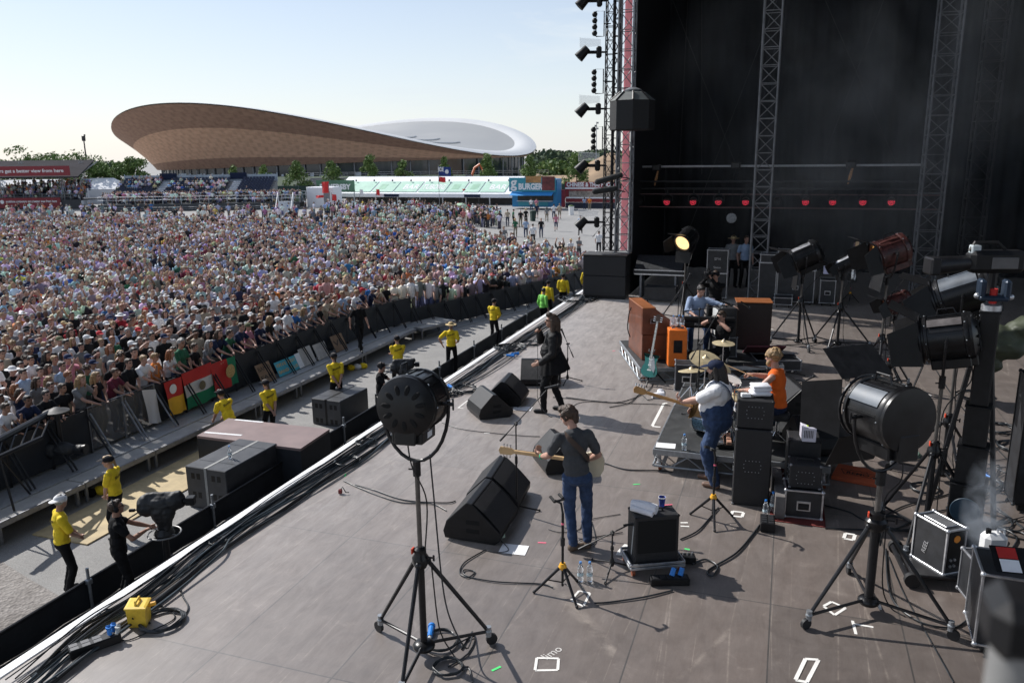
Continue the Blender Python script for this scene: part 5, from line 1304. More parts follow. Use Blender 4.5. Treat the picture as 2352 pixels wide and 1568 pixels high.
def guitar(label,M,scale=1.0,body=(.03,.35,.28),top=None,neckm=None,horns=True,bass=False,parent_strap=None,headm=None):
 """guitar lying in local xz: neck along +x, front along -y"""
 r=thing('bass_guitar' if bass else 'electric_guitar',label,'bass guitar' if bass else 'guitar');r.matrix_world=M
 nl=.62*(1.08 if bass else 1)
 half=[(.19,0),(.17,.03),(.12,.10),(.16,.155),(.19,.165),(.15,.135),(.06,.115),(.0,.115),(-.08,.15),(-.16,.165),(-.23,.14),(-.265,.06)] if horns else [(.2,.0),(.19,.09),(.12,.13),(.04,.11),(-.04,.12),(-.14,.17),(-.23,.15),(-.27,.06)]
 pl=[(x,z) for x,z in half] + [(x,-z) for x,z in reversed(half[1:])]
 F=frame((0,0,0),(1,0,0),(0,0,1),(0,-1,0))
 m=MB();m.prism(pl,.042,F);bo=m.build('body',body,r,smooth=50)
 m=MB();m.prism([(.16,-.05),(.05,-.08),(-.06,-.11),(-.16,-.10),(-.1,-.02),(.0,.03),(.16,.04)],.003,F @ M4.Translation((0,0,.043)));m.build('pickguard',top or WHT,r)
 m=MB();m.box((.10,-.052,0),(.03,.012,.075),b=.003);m.box((-.02,-.052,0),(.03,.012,.075),b=.003);m.box((-.12,-.052,0),(.03,.014,.08),b=.003);m.build('pickup',CHR,r)
 m=MB();m.bb(.1,.19 + nl,-.062,-.03,-.022,.022,b=.006);m.build('neck',neckm or WOODT,r)
 m=MB();m.bb(.12,.19 + nl,-.066,-.0625,-.022,.022);m.build('fretboard',headm or mat('dark_fretboard',(.05,.03,.02),.5),r)
 m=MB();x0=.19 + nl;m.prism([(x0,-.022),(x0,.022),(x0 + .04,.045),(x0 + .17,.05),(x0 + .19,.0),(x0 + .17,-.05),(x0 + .04,-.045)],.016,F @ M4.Translation((0,0,.035)));hd2=m.build('headstock',neckm or WOODT,r)
 for i in range(4 if bass else 3):
  for sg in ((1,) if bass else (1,-1)):
   m=MB();m.cyl((x0 + .05 + i*.04,-.045,sg*.045),(x0 + .05 + i*.04,-.045,sg*.075),.009,n=6);m.sph((x0 + .05 + i*.04,-.045,sg*.08),(.013,.006,.011),6,4);m.build('tuner',CHR,hd2)
 m=MB()
 for i in range(6): m.cyl((-.12,-.069,-.018 + i*.007),(x0 + .05,-.069,-.014 + i*.0055),.0012,n=3)
 m.build('strings',CHR,r)
 for i in range(3): m=MB();m.cyl((-.19 + .04*i,-.043,-.11 - .004*i),(-.19 + .04*i,-.06,-.11 - .004*i),.012,n=8);m.build('knob',BLK,r)
 return r
def world_dir(root,d): return M4.Rotation(root.rotation_euler.z,3,'Z') @ V(d)
MAPLE=mat('maple',(.62,.42,.22),.4,var=.15,scale=4)
gc=wpt(GT,V((.03,.24,.99)),gk);xd=world_dir(GT,V((-.99,.17,.08))).normalized();fd=world_dir(GT,V((.1,1,.12)));fd=(fd - xd*fd.dot(xd)).normalized();zd=xd.cross(-fd)*1.0
guitar('cream guitar with a pale maple neck played by the man in the charcoal T-shirt',frame(gc,xd,-fd,xd.cross(-fd)),body=mat('cream_paint',(.7,.62,.45),.3,var=.05,coat=.3),neckm=MAPLE,horns=False)
m=MB();sh=GJ['sl'];pts=[GJ['chest'] + V((.16,.10,-.14)),GJ['chest'] + V((.17,-.06,-.16)),GJ['chest'] + V((.08,-.15,-.02)),GJ['chest'] + V((-.06,-.14,.12)),GJ['sl'] + V((.07,-.05,.07)),GJ['sl'] + V((.06,.08,.02)),GJ['chest'] + V((-.12,.17,-.05))]
cur=spline(pts,8);ms=MB()
for a,c in zip(cur,cur[1:]): pass
LEA=mat('brown_leather',(.05,.03,.022),.5,var=.3)
tt=[];
for i,c in enumerate(cur):
 t=(cur[min(i + 1,len(cur) - 1)] - cur[max(i - 1,0)]).normalized();o_=c - (GJ['chest'] + V((0,0,c.z - GJ['chest'].z)));nn=t.cross(o_.normalized());tt.append((c,nn*.03))
for i in range(len(tt) - 1):
 (a,na),(c,nc)=tt[i],tt[i + 1];ms.add([(a - na)*gk,(a + na)*gk,(c + nc)*gk,(c - nc)*gk],[(0,1,2,3)])
ms.build('guitar_strap',LEA,GT,smooth=60)
# ---- bass player
b=P(1640,1112);BB=V((b.x,b.y,.004));bf=face(-1,.12)
bs_=dict(bw=1.22,belly=1.5,arm=1.25,lean=.0,hyaw=.0,hpitch=.12,ar=(.14,.08,.08),al=(-.14,-.04,.08),fr=.0,fl=.1,wl=(-.07,.56,1.10),el=(-.5,-.3,-1),nl=(.4,-.2,.9),dl=(.1,.7,.5),cl=1.2,wr=(.24,.34,1.02),er=(1,-.4,-.2),nr=(-.5,-.8,0),cr=.6)
BP,BJ,bk=person('bearded bass player in white T-shirt, denim dungarees and navy cap',BB,bf,bs_,dict(shirt=WHTC,trousers=DENIM,trousers_name='dungarees',wide=1.35,shoes=mat('tan_leather_shoe',(.16,.09,.06),.45,var=.3),sleeve=.8,loose=1.12,hair='longer',hairm=HAIRS[0],beard='long',hat='cap',hatm=NAVY),vox=.0095,h=1.80,fine=True)
pr=[('e',BJ['pel'] + BJ['S']*.12 + V((0,.02,0)),(.232,.222,.2)),('e',BJ['pel'] + V((0,0,-.02)),(.225,.205,.17)),('e',BJ['chest'] + V((0,.075,-.08)),(.15,.15,.17)),('e',BJ['chest'] + V((0,-.05,-.12)),(.13,.165,.16))]
me=blob(pr,.011,3,.005);me.transform(M4.Scale(bk,4));me.materials.append(DENIM);me.shade_smooth();me.name='bib';o=bpy.data.objects.new('bib',me);COL.objects.link(o);o.parent=BP
m=MB()
for sd in (-1,1):
 top=BJ['neck'] + V((.10*sd,0,.025));pts=[BJ['chest'] + V((.09*sd,.19,.03)),BJ['chest'] + V((.10*sd,.13,.15)),top,BJ['chest'] + V((.11*sd,-.14,.12)),BJ['chest'] + V((.07*sd,-.20,-.05)),BJ['pel'] + V((.03*sd,-.205,.2))]
 c=spline(pts,6)
 for a,e in zip(c,c[1:]): m.add([(a + V((-.024,0,0)))*bk,(a + V((.024,0,0)))*bk,(e + V((.024,0,0)))*bk,(e + V((-.024,0,0)))*bk],[(0,1,2,3)])
m.build('dungaree_strap',DENIM,BP,smooth=60)
gc=wpt(BP,V((.12,.34,1.03)),bk);xd=world_dir(BP,V((-.34,.80,.27))).normalized();fd=world_dir(BP,V((.6,.8,0)));fd=(fd - xd*fd.dot(xd)).normalized()
guitar('sunburst bass guitar with a maple neck held by the bass player',frame(gc - xd*.16,xd,-fd,xd.cross(-fd)),body=mat('sunburst_paint',(.35,.2,.07),.3,var=.4,scale=5,coat=.3),neckm=mat('aged_maple',(.5,.27,.1),.4),bass=True)
# ---- drum riser coordinates are needed here for the drummer
RZ=.34
d_=P(1786,935,RZ + .62)
DRX,DRY=d_.x,d_.y
ds=dict(lean=.10,pel=(0,0,.62),ar=(.16,.40,.10),al=(-.22,.44,.10),kr=(.5,1,.3),kl=(-.5,1,.3),wr=(.16,.46,.98),er=(1,-.3,-.5),wl=(-.18,.40,.84),el=(-1,-.5,-.3),dr=(-.1,1,-.05),dl=(.15,.9,-.2),nr=(0,0,-1),nl=(0,0,-1),cr=1.5,cl=1.5,arm=1.1,hyaw=-.1,hpitch=.05)
DM,DJ,dkk=person('drummer in an orange sleeveless top and sunglasses with curly fair hair',(DRX,DRY,RZ),face(-.93,.36),ds,dict(shirt=mat('orange_vest_cloth',(.72,.13,.02),.85,var=.1,scale=8,bump=.4,bscale=12,spec=.2),trousers=NAVY,leg=.6,shoes=BLK,sleeve=0,hair='curly',hairm=HAIRS[2],beard=True,glasses=True),vox=.011,h=1.8,fine=True)
for nm,hk_,d,lb in (('r','wr',(-.25,.9,.32),'drumstick raised in the right hand of the drummer'),('l','wl',(.25,.9,-.3),'drumstick lowered towards the snare by the drummer')):
 a=DJ[hk_] + (DJ['w' + nm] - DJ['e' + nm]).normalized()*.09;d=V(d).normalized();a=wpt(DM,a,dkk);dd=world_dir(DM,d);m=MB();m.tube([a - dd*.10,a + dd*.28,a + dd*.31],[.0085,.007,.005],6);tag(m.build('drumstick',MAPLE),lb,'drumstick')
r=thing('drum_stool','round black drum stool under the drummer','stool',(DRX,DRY,RZ))
m=MB();m.lathe([(.16,.46),(.175,.48),(.175,.54),(.15,.56)],18);m.build('seat',TOLEX,r)
m=MB();m.cyl((0,0,.2),(0,0,.47),.016);m.build('post',CHR,r)
for i in range(3): a=2.1*i;m=MB();m.tube([(0,0,.26),(.26*cos(a),.26*sin(a),.012)],.011,6);m.build('leg',CHR,r)
# ---- keyboard player, photographers
KZ=.30
kp=V((-1.75,17.5,KZ))
ks_=dict(lean=.24,hyaw=.35,hpitch=.35,side=-.05,pel=(0,-.1,.62),ar=(.16,.3,.08),al=(-.16,.28,.08),kr=(.2,1,.4),kl=(-.2,1,.4),wl=(-.66,.30,.98),el=(-.5,-.2,-1),dl=(-.8,.3,-.1),wr=(.12,.42,.82),er=(1,-.4,-.4),nr=(0,0,-1),nl=(0,0,-1))
KB,KJ,kk_=person('keyboard player in a pale blue shirt reaching out to an amplifier',(kp.x,kp.y,KZ + .003),face(.25,-.97),ks_,dict(shirt=cloth('pale_blue_shirt',(.27,.34,.48)),trousers=DENIM,shoes=BLK,sleeve=1.35,loose=1.1,collar=True,hair='short',hairm=HAIRS[0],skin=SKINS[0]),vox=.012,h=1.82,fine=True)
pb=P(1640,775,0.0)
PH,PJ,pk_=person('photographer in black raising a video camera behind the keyboard player',(-1.55,19.6,.004),face(-.15,-.98),dict(wr=(.14,.28,1.62),wl=(.02,.34,1.6),er=(.8,-.1,-1),el=(-.6,.1,-1),hyaw=.1),dict(shirt=BLKC,trousers=BLKC,shoes=BLK,sleeve=1.95,hair='short',hat='beanie',hatm=HATM[1]),vox=.014,h=1.78)
c=wpt(PH,V((.14,.22,1.68)),pk_);r=thing('video_camera','black shoulder video camera held by the photographer in a beanie','camera',c,PH.rotation_euler.z)
m=MB();m.box((0,0,0),(.13,.34,.18),b=.02);m.build('body',BLK,r);m=MB();m.cyl((0,.16,0),(0,.34,0),.05,.06,14);m.build('lens',BLKM,r);m=MB();m.tube([(0,-.1,.09),(0,-.08,.15),(0,.1,.15),(0,.12,.09)],.014,6);m.build('handle',BLK,r)
m=MB();m.box((-.10,.06,.05),(.08,.12,.07),b=.01);m.build('viewfinder',BLK,r)
c=wpt(PH,V((0,.2,1.05)),pk_);r=tag(MB().box(c,(.09,.008,.13),PH.rotation_euler.z).build('pass_card',mat('printed_pass',(.6,.5,.58),.5,var=.4,scale=20)),'printed pass hanging on the chest of the photographer in a beanie','pass')
cb=P(1655,868,.0)
CP,CJ,ck=person('crouching photographer in black with a camera at his face behind the drum kit',(cb.x,cb.y + .1,.004),face(-.55,-.84),dict(pel=(0,0,.55),lean=.05,ar=(.14,.28,.10),al=(-.14,.1,.10),kr=(.3,1,.6),kl=(-.3,1,.6),wr=(.08,.26,1.22),wl=(-.10,.27,1.2),er=(1,.1,-.5),el=(-1,.1,-.5),hpitch=.1),dict(shirt=BLKC,trousers=BLKC,shoes=BLK,sleeve=.7,hair='short',hairm=HAIRS[1]),vox=.013,h=1.8)
c=wpt(CP,V((0,.28,1.25)),ck);r=thing('photo_camera','black stills camera held by the crouching photographer','camera',c,CP.rotation_euler.z)
m=MB();m.box((0,0,0),(.15,.07,.11),b=.015);m.build('body',BLK,r);m=MB();m.cyl((0,.03,-.01),(0,.17,-.02),.04,.045,14);m.build('lens',BLKM,r)
for i,(x,y,lb,hat) in enumerate(((1678,640,'crew member in white top and pale hat in the dark wing','wide'),(1706,643,'crew member in grey-blue top beside the one in a pale hat',None))):
 b=P(x,y + 22);person(lb,(b.x,28.2,.004),face(.1 + .3*i,-1),dict(),dict(shirt=SHM[4 if i else 3],trousers=BLKC,shoes=BLK,hat=hat,hatm=HATM[2]),vox=.018,h=1.8)
# ---- people walking on the open tarmac, each with own stride
wk=[((1333,540),(.1,-1),'pale blue',1,'short','man in pale blue shirt and jeans walking alone on the open tarmac',1.82),((1277,531),(.3,-1),'pink',0,'long','woman in pink top and denim shorts striding past the food van',1.68),((1243,546),(.2,-1),'black',0,'short','person in dark top and jeans holding something, left of the woman in pink',1.75),((1224,566),(-.2,1),'white',1,'short','stout man in white T-shirt and black trousers walking away',1.84),((1208,548),(-.3,1),'pale blue',0,'cap','man in light shirt and jeans walking away next to the stout man in white',1.78),((1158,572),(.2,-1),'grey',3,'short','man in grey T-shirt and grey trousers facing the stage by the crowd edge',1.8),((1179,520),(.8,.5),'green',1,'short','man in dark green striped top near the edge of the grass',1.8),((1166,520),(-.4,1),'beige',0,'short','man with a tan backpack at the edge of the grass',1.8),((1184,544),(.2,-1),'green',2,'wide','person in pale green clothes and a hat before the grass',1.68),((1196,522),(0,-1),'black',2,'cap','man in black top and khaki trousers beside the green-striped man',1.8),((1208,516),(-.2,1),'black',1,'wide','person in black with a fair hat beside the wheeled bin',1.72),((1233,503),(-.3,1),'navy',3,'short','man in navy top and shorts walking towards the burger stall',1.8),((1256,510),(-.2,1),'grey',2,'long','woman with long dark hair walking towards the stalls',1.68),((1272,505),(-.3,1),'white',0,'cap','man in white shirt and blue jeans walking towards the stalls',1.82),((1285,503),(-.1,1),'beige',2,'short','man in beige shorts with a dark backpack near the white bin',1.78),((1220,486),(0,1),'white',0,'short','customer in white at the burger counter, left',1.76),((1232,486),(.1,1),'pink',2,'short','customer in pale pink at the burger counter, right',1.74),((1354,483),(0,1),'orange',2,'short','customer in orange and white at the food van',1.75),((1342,481),(0,1),'pale blue',0,'long','customer in pale blue beside the one in orange at the food van',1.66),((1375,586),(-.2,.9),'white',1,'short','man in white shirt with braces standing left of the tower base',1.78),((1310,608),(.6,-.6),'white',1,'cap','man in white top with folded arms at the crowd edge by the tower',1.76),((1329,600),(.6,-.6),'grey',3,'short','grey-haired person beside the man with folded arms',1.72)]
for i,((x,y),fc,col,tr,hk,lb,h_) in enumerate(wk):
 b=P(x,y,G);st=.26 if 'walk' in lb or 'strid' in lb else .06
 po=dict(ar=(.10,st,.08),al=(-.10,-st,.08 + .1*(st > .1)),wr=(.25,-.1 if st > .1 else .1,.92),wl=(-.25,.15,.92))
 if 'folded' in lb: po.update(FOL)
 person(lb,(b.x,b.y,G + .016),face(*fc),po,dict(shirt=SHM[PALN.index(col)],trousers=TRM[tr],shoes=BLK,leg=.55 if 'shorts' in lb else 1.0,hair={'cap': 'short','wide': 'short'}.get(hk,hk),hat={'cap': 'cap','wide': 'wide'}.get(hk),hatm=HATM[i % 3 if hk != 'wide' else 2],hairm=HAIRS[3] if 'grey-haired' in lb else HAIRS[i % 3]),vox=.024,h=h_,group='people on the open tarmac')
# ================================================================ EQUIPMENT
LENS=mat('warm_lit_lens',(.9,.75,.5),.2,var=.3,scale=9,emit=(1.0,.62,.26),es=1.1)
LENSD=mat('glass_lens',(.25,.24,.2),.12,var=.3,scale=9,spec=.8)
REFL=mat('amber_lens',(.5,.3,.1),.2,var=.4,scale=9,emit=(1.0,.5,.15),es=.25)
LBLK=mat('lamp_enamel',(.009,.009,.010),.32,.1,var=.5,scale=7,spec=.4)
LRED=mat('worn_red_enamel',(.055,.018,.016),.35,.1,var=.9,scale=10)
LGRY=mat('blue_grey_enamel',(.07,.085,.105),.45,.1,var=.3,scale=6)
def stand_parts(t,h,spread,leg_top,pole_r=.026,az=0.5,casters=True,weight=True,tags=True):
 """three legs joined to a sliding collar, braces, castors, and a pole of height h"""
 m=MB();m.cyl((0,0,.10),(0,0,leg_top + .1),pole_r*1.25,n=12);m.build('outer_tube',BLKM,t)
 m=MB();m.cyl((0,0,leg_top + .1),(0,0,h),pole_r*.82,n=12);m.build('pole',mat('worn_grey_tube',(.14,.13,.12),.4,.6,var=.4,scale=4),t)
 m=MB();m.lathe([(pole_r*2.0,leg_top - .05),(pole_r*2.9,leg_top),(pole_r*2.9,leg_top + .05),(pole_r*2.1,leg_top + .08),(pole_r*2.1,leg_top + .13),(pole_r*1.2,leg_top + .15)],14);co=m.build('collar',LBLK,t)
 m=MB();m.tube([(pole_r*2,0,leg_top + .06),(pole_r*4.5,0,leg_top + .06)],.01,6);m.box((pole_r*5,0,leg_top + .06),(.02,.014,.06),b=.005);m.build('knob',BLKM,co)
 if tags:
  m=MB();m.box((-pole_r*2.2,-pole_r*1.2,leg_top + .12),(.012,.05,.05));m.build('label',mat('red_label',(.65,.06,.02),.6),co)
 if weight: m=MB();m.sph((0,0,.13),(.105,.105,.055),18,10);m.build('weight',LBLK,t)
 for i in range(3):
  a=az + 2*pi*i/3;x,y=cos(a),sin(a);f=V((x*spread,y*spread,.14));tp=V((x*pole_r*2.6,y*pole_r*2.6,leg_top))
  m=MB();m.tube([tp,f],[.021,.018],8);m.sph(tp,.032,8,6);lg=m.build('leg',BLKM,t)
  m=MB();m.tube([(x*.03,y*.03,.15),f],.016,7);m.build('brace',BLKM,t)
  if casters:
   m=MB();m.cyl(f + V((0,0,-.05)),f + V((0,0,.05)),.028,n=10);m.sph(f + V((0,0,.0)),(.035,.035,.03),8,6);M=frame(f + V((x*.03,y*.03,-.085)),(-y,x,0),(0,0,1),(x,y,0)) ;Q=frame(f + V((x*.03,y*.03,-.085)),(x,y,0),(0,0,1),(y,-x,0))
   m.build('swivel',STEEL,lg)
   m=MB();m.lathe([(.03,-.016),(.055,-.016),(.055,.016),(.03,.016)],14,Q);m.build('caster',RUB,lg)
 return co
def lamp(label,base,h,R,L,yaw,tilt,body=LBLK,lens=LENSD,spread=.62,leg_top=.85,doors=True,az=.5,yoke_drop=None,back='louvre',stand=True,panel=None,pole_r=.026,tags=True,door_scale=1.0):
 t=thing('stage_lamp',label,'stage lamp',base,0,'lamps on wheeled stands')
 yd=yoke_drop or R*1.75
 stand_parts(t,h,spread,leg_top,az=az,pole_r=pole_r,tags=tags)
 pv=V((0,0,h + yd));Q=M4.Translation(pv) @ M4.Rotation(yaw,4,'Z') @ M4.Rotation(tilt,4,'X')      # beam along local +Y
 F=Q @ M4.Rotation(-pi/2,4,'X')                                                                           # lathe axis z -> +Y
 prof=[(R*.2,-L*.5),(R*.82,-L*.5),(R*.97,-L*.46),(R,-L*.42),(R,-L*.36),(R*.93,-L*.34),(R*.93,L*.36),(R*1.0,L*.37),(R*1.0,L*.43),(R*.9,L*.45),(R*.9,L*.5),(R*.8,L*.5),(R*.78,L*.40)]
 m=MB();m.lathe(prof,32,F,cap=False)
 bb=m.build('barrel',body,t)
 m=MB()
 for i in range(10):
  a=pi*(.05 + .9*i/9);m.T=Q;c_,s_=cos(a)*R*.945,sin(a)*R*.945;m.box((c_,0,s_),(R*.07,L*.66,R*.04),R=M4.Rotation(-(a - pi/2),3,'Y'));m.T=None
 m.build('cooling_rib',body,bb)
 if panel:
  m=MB();m.grid(lambda u,v: Q @ V((-R*1.0*cos(radians(panel[1]) + u*radians(panel[2])),-L*.33 + v*L*.68,R*1.0*sin(radians(panel[1]) + u*radians(panel[2])))),8,2);m.build('side_panel',panel[0],bb,smooth=60)
 m=MB();m.lathe([(R*.97,-L*.46),(R*.96,-L*.51),(R*.7,-L*(.60 if back == 'louvre' else .53)),(R*.35,-L*(.64 if back == 'louvre' else .54)),(R*.04,-L*(.65 if back == 'louvre' else .545))],32,F);bk=m.build('back_cap',body,t)
 if back == 'louvre':
  m=MB()
  for i in range(11):
   a=2*pi*i/11 + .2;x,z=cos(a),sin(a);m.T=Q
   m.sph((x*R*.55,-L*.615,z*R*.55),(R*.085,L*.03,R*.2),8,6,R=M4.Rotation(-(a - pi/2),3,'Y'));m.T=None
  m.build('louvre',mat('louvre_gap',(.003,.003,.003),.9,var=0),bk)
 m=MB();m.lathe([(R*.78,L*.405),(R*.5,L*.435),(R*.02,L*.45)],28,F);m.build('lens',lens,t)
 m=MB();m.T=Q;m.box((0,-L*.02,-R*1.02),(R*1.05,L*.8,R*.42),b=.012);m.box((0,-L*.45,-R*.82),(R*.7,L*.2,R*.8),b=.01);m.T=None;m.build('lamp_base',body,t)
 m=MB();m.T=Q;m.tube([(-R*.3,-L*.25,R*.98),(-R*.3,-L*.2,R*1.25),(-R*.3,L*.1,R*1.25),(-R*.3,L*.15,R*.98)],.009,6);m.T=None;m.build('handle',BLKM,t)
 if doors:
  for i in range(4):
   a=pi/2*i;m=MB();wd=R*.95*door_scale;m.T=Q @ M4.Rotation(a,4,'Y') @ M4.Translation((0,L*.52,R*.92)) @ M4.Rotation(radians((38,30,62,30)[i]),4,'X')
   m.add([(-wd,0,0),(wd,0,0),(wd*(.72 if i % 2 else 1.0),wd*1.35,0),(-wd*(.72 if i % 2 else 1.0),wd*1.35,0),(-wd,0,.006),(wd,0,.006),(wd*(.72 if i % 2 else 1.0),wd*1.35,.006),(-wd*(.72 if i % 2 else 1.0),wd*1.35,.006)],[(0,1,2,3),(7,6,5,4),(0,1,5,4),(1,2,6,5),(2,3,7,6),(3,0,4,7)]);m.T=None
   m.build('barn_door',BLK,t,smooth=0)
  m=MB();m.lathe([(R*.95,L*.49),(R*1.02,L*.50),(R*1.02,L*.53),(R*.95,L*.54)],28,F,cap=False);m.build('door_ring',BLKM,t)
 # yoke: a U of tube from the pole top round the lamp
 Z=M4.Translation(pv) @ M4.Rotation(yaw,4,'Z');pts=[]
 rr=R*1.16
 for i in range(15):
  a=pi + pi*i/14;pts.append(Z @ V((rr*cos(a),0,yd*.97*sin(a) if True else 0)))
 pts=[Z @ V((-rr,0,.03))] + pts + [Z @ V((rr,0,.03))]
 m=MB();m.tube(pts,.016 if R > .2 else .011,8);m.build('yoke',BLKM,t)
 for sx in (-1,1): m=MB();m.tube([Z @ V((sx*R*.9,0,0)),Z @ V((sx*rr*1.13,0,0))],.018,8);m.tube([Z @ V((sx*rr*1.13,0,-.05)),Z @ V((sx*rr*1.13,0,.05))],.009,6);m.build('clamp',BLKM,t)
 m=MB();q0=Q @ V((0,-L*.4,-R*1.1));m.tube(spline([q0,q0 + V((.02,.03,-.25)),V((.06,.05,h*.8)),V((.05,-.03,h*.5)),V((.09,.02,leg_top)),V((.12,.08,.3)),V((.22,.12,.03)),V((.34,.02,.012))],6),.007,5);m.build('power_lead',RUB,t)
 m=MB()
 for i in range(8): a=2*pi*i/8;m.sph(Q @ V((R*.98*cos(a),L*.40,R*.98*sin(a))),.010,6,4);m.sph(Q @ V((R*.99*cos(a),-L*.39,R*.99*sin(a))),.010,6,4)
 m.build('bolt',STEEL,bb);bb.children[-1]['kind']='stuff'
 m=MB();m.T=Q;m.box((R*.54,-L*.02,-R*1.0),(.004,.11,.05));m.T=None;m.build('sticker',PAPER,t)
 m=MB();m.cyl((0,0,h - .12),(0,0,h + .02),pole_r*1.35,n=10);m.tube([(0,0,h - .06),(-.07,-.02,h - .06)],.008,6);m.build('spigot',BLKM,t)
 return t
bz=V((P(975,1510).x,P(975,1510).y,.0));hh=zt(bz,1062)
lamp('round lamp on a tall wheeled stand, its slotted black back towards us, left foreground',bz,hh,.265,.42,.10,-.10,az=2.75,spread=.62,leg_top=zt(bz,1290),doors=False,yoke_drop=.55)
bz=V((P(1992,1405).x,P(1992,1405).y,.0));hh=zt(bz,1085)
lamp('large black lamp with wide open barn doors in the right foreground',bz,hh,.315,.55,.62,-.04,az=-.35,spread=.74,leg_top=zt(bz,1205),yoke_drop=.60,back='plain',panel=(LGRY,25,32),pole_r=.036,door_scale=.98)
def L2(label,bx,by,ytop,R,L,yaw,tilt,**k):
 b=P(bx,by);return lamp(label,(b.x,b.y,0),zt(b,ytop),R,L,yaw,tilt,**k)
L2('lamp glowing amber on a stand behind the organ',1569,742,588,.26,.5,2.75,-.42,lens=LENS,doors=True,leg_top=1.0,spread=.7,door_scale=.9)
L2('dark lamp with a flat top flap on a stand behind the tall brown speaker',1832,795,640,.30,.62,1.75,-.45,az=.9,leg_top=1.05,spread=.62,panel=(ALUD,50,20))
L2('slim silver-ribbed lamp on a stand right of the flat-flapped one',1922,800,632,.15,.42,1.75,-.5,az=.2,leg_top=.95,spread=.72,body=BLKM,panel=(ALU,45,28),door_scale=.9)
L2('worn red lamp with glowing edge, the uppermost red one',2014,892,640,.29,.55,1.85,-.35,az=.4,body=LRED,lens=REFL,leg_top=.95,spread=.62)
L2('smaller worn red lamp held lower in front of the uppermost red one',2040,890,728,.17,.42,1.80,-.45,az=1.1,body=LRED,lens=REFL,leg_top=.45,spread=.4)
L2('large lamp with a pale blue-grey side panel beside the lift tower',2163,1105,760,.29,.66,1.35,-.42,az=.7,leg_top=.85,spread=.66,panel=(LGRY,30,48))
L2('dark ribbed lamp with angled doors below the pale-panelled one',2122,1240,868,.27,.5,1.38,-.22,az=.1,leg_top=1.1,spread=.68,panel=(mat('grey_brown_rib',(.10,.09,.09),.4,.2,var=.4),40,22))
# --- floor monitors
def wedge(label,loc,rz,W=.72,sc=1.0,grp='floor monitor wedges',z=0):
 t=thing('monitor_wedge',label,'monitor',(loc[0],loc[1],z + .004),rz,grp)
 # profile in local (y forward, z up); width along x
 pf=[(-.30,.02),(.26,.0),(.32,.05),(.33,.13),(.02,.44),(-.05,.45),(-.28,.22),(-.32,.10)]
 pf=[(a*sc,b*sc) for a,b in pf]
 F=frame((-W/2,0,0),(0,1,0),(0,0,1),(1,0,0));m=MB();m.prism(pf,W,F);bo=m.build('cabinet',BLK,t,smooth=0)
 bv=bo.modifiers.new('b','BEVEL');bv.width=.012;bv.segments=2
 m=MB();a,b=V((0,.33*sc,.13*sc)),V((0,.02*sc,.44*sc));d=(b - a).normalized();n=V((0,d.z,-d.y))
 m.grid(lambda u,v: V(((u - .5)*(W - .05),0,0)) + a + (b - a)*(.03 + .94*v) + n*(.006 + .012*sin(pi*v)),6,8);m.build('grille',GRILLE,t,smooth=60)
 for sx in (-1,1):
  for zz in (.13,.23):
   m=MB();m.box((sx*(W/2 + .0005),.02*sc,zz*sc),(.004,.15*sc,.05*sc),b=.0018);m.build('handle_recess',mat('recess',(.002,.002,.002),.9,var=0),t)
 m=MB();m.box((0,.338*sc,.085*sc),(.07,.004,.02));m.build('badge',ALUD,t)
 return t
FX=face(1,.05)
wedge('near one of the two big monitors left of the guitarist',(-3.36,8.48),FX + .0,.78,1.12)
wedge('far one of the two big monitors left of the guitarist',(-3.44,9.30),FX + .05,.78,1.12)
wedge('monitor partly hidden behind the guitarist',(-2.98,10.75),face(.82,.55),.70,1.05)
wedge('monitor with its pointed end to us, nearest the cable pile',(-4.85,12.75),face(.75,.66),.68,1.0)
wedge('monitor with a lit brown grille between two others, left of the singer',(-4.78,13.55),face(.92,.1),.68,1.05)
wedge('monitor lying sideways behind the legs of the singer',(-4.55,14.95),face(.25,-.97),.80,1.1)
wedge('big drum monitor with a ribbed top on the riser behind the drummer',(.28,13.3),face(-.95,-.3),.80,1.15,z=.34)
wedge('dark monitor turned away from us at the right end of the drum riser',(.62,11.7),face(-.35,.93),.8,1.15,z=.34)
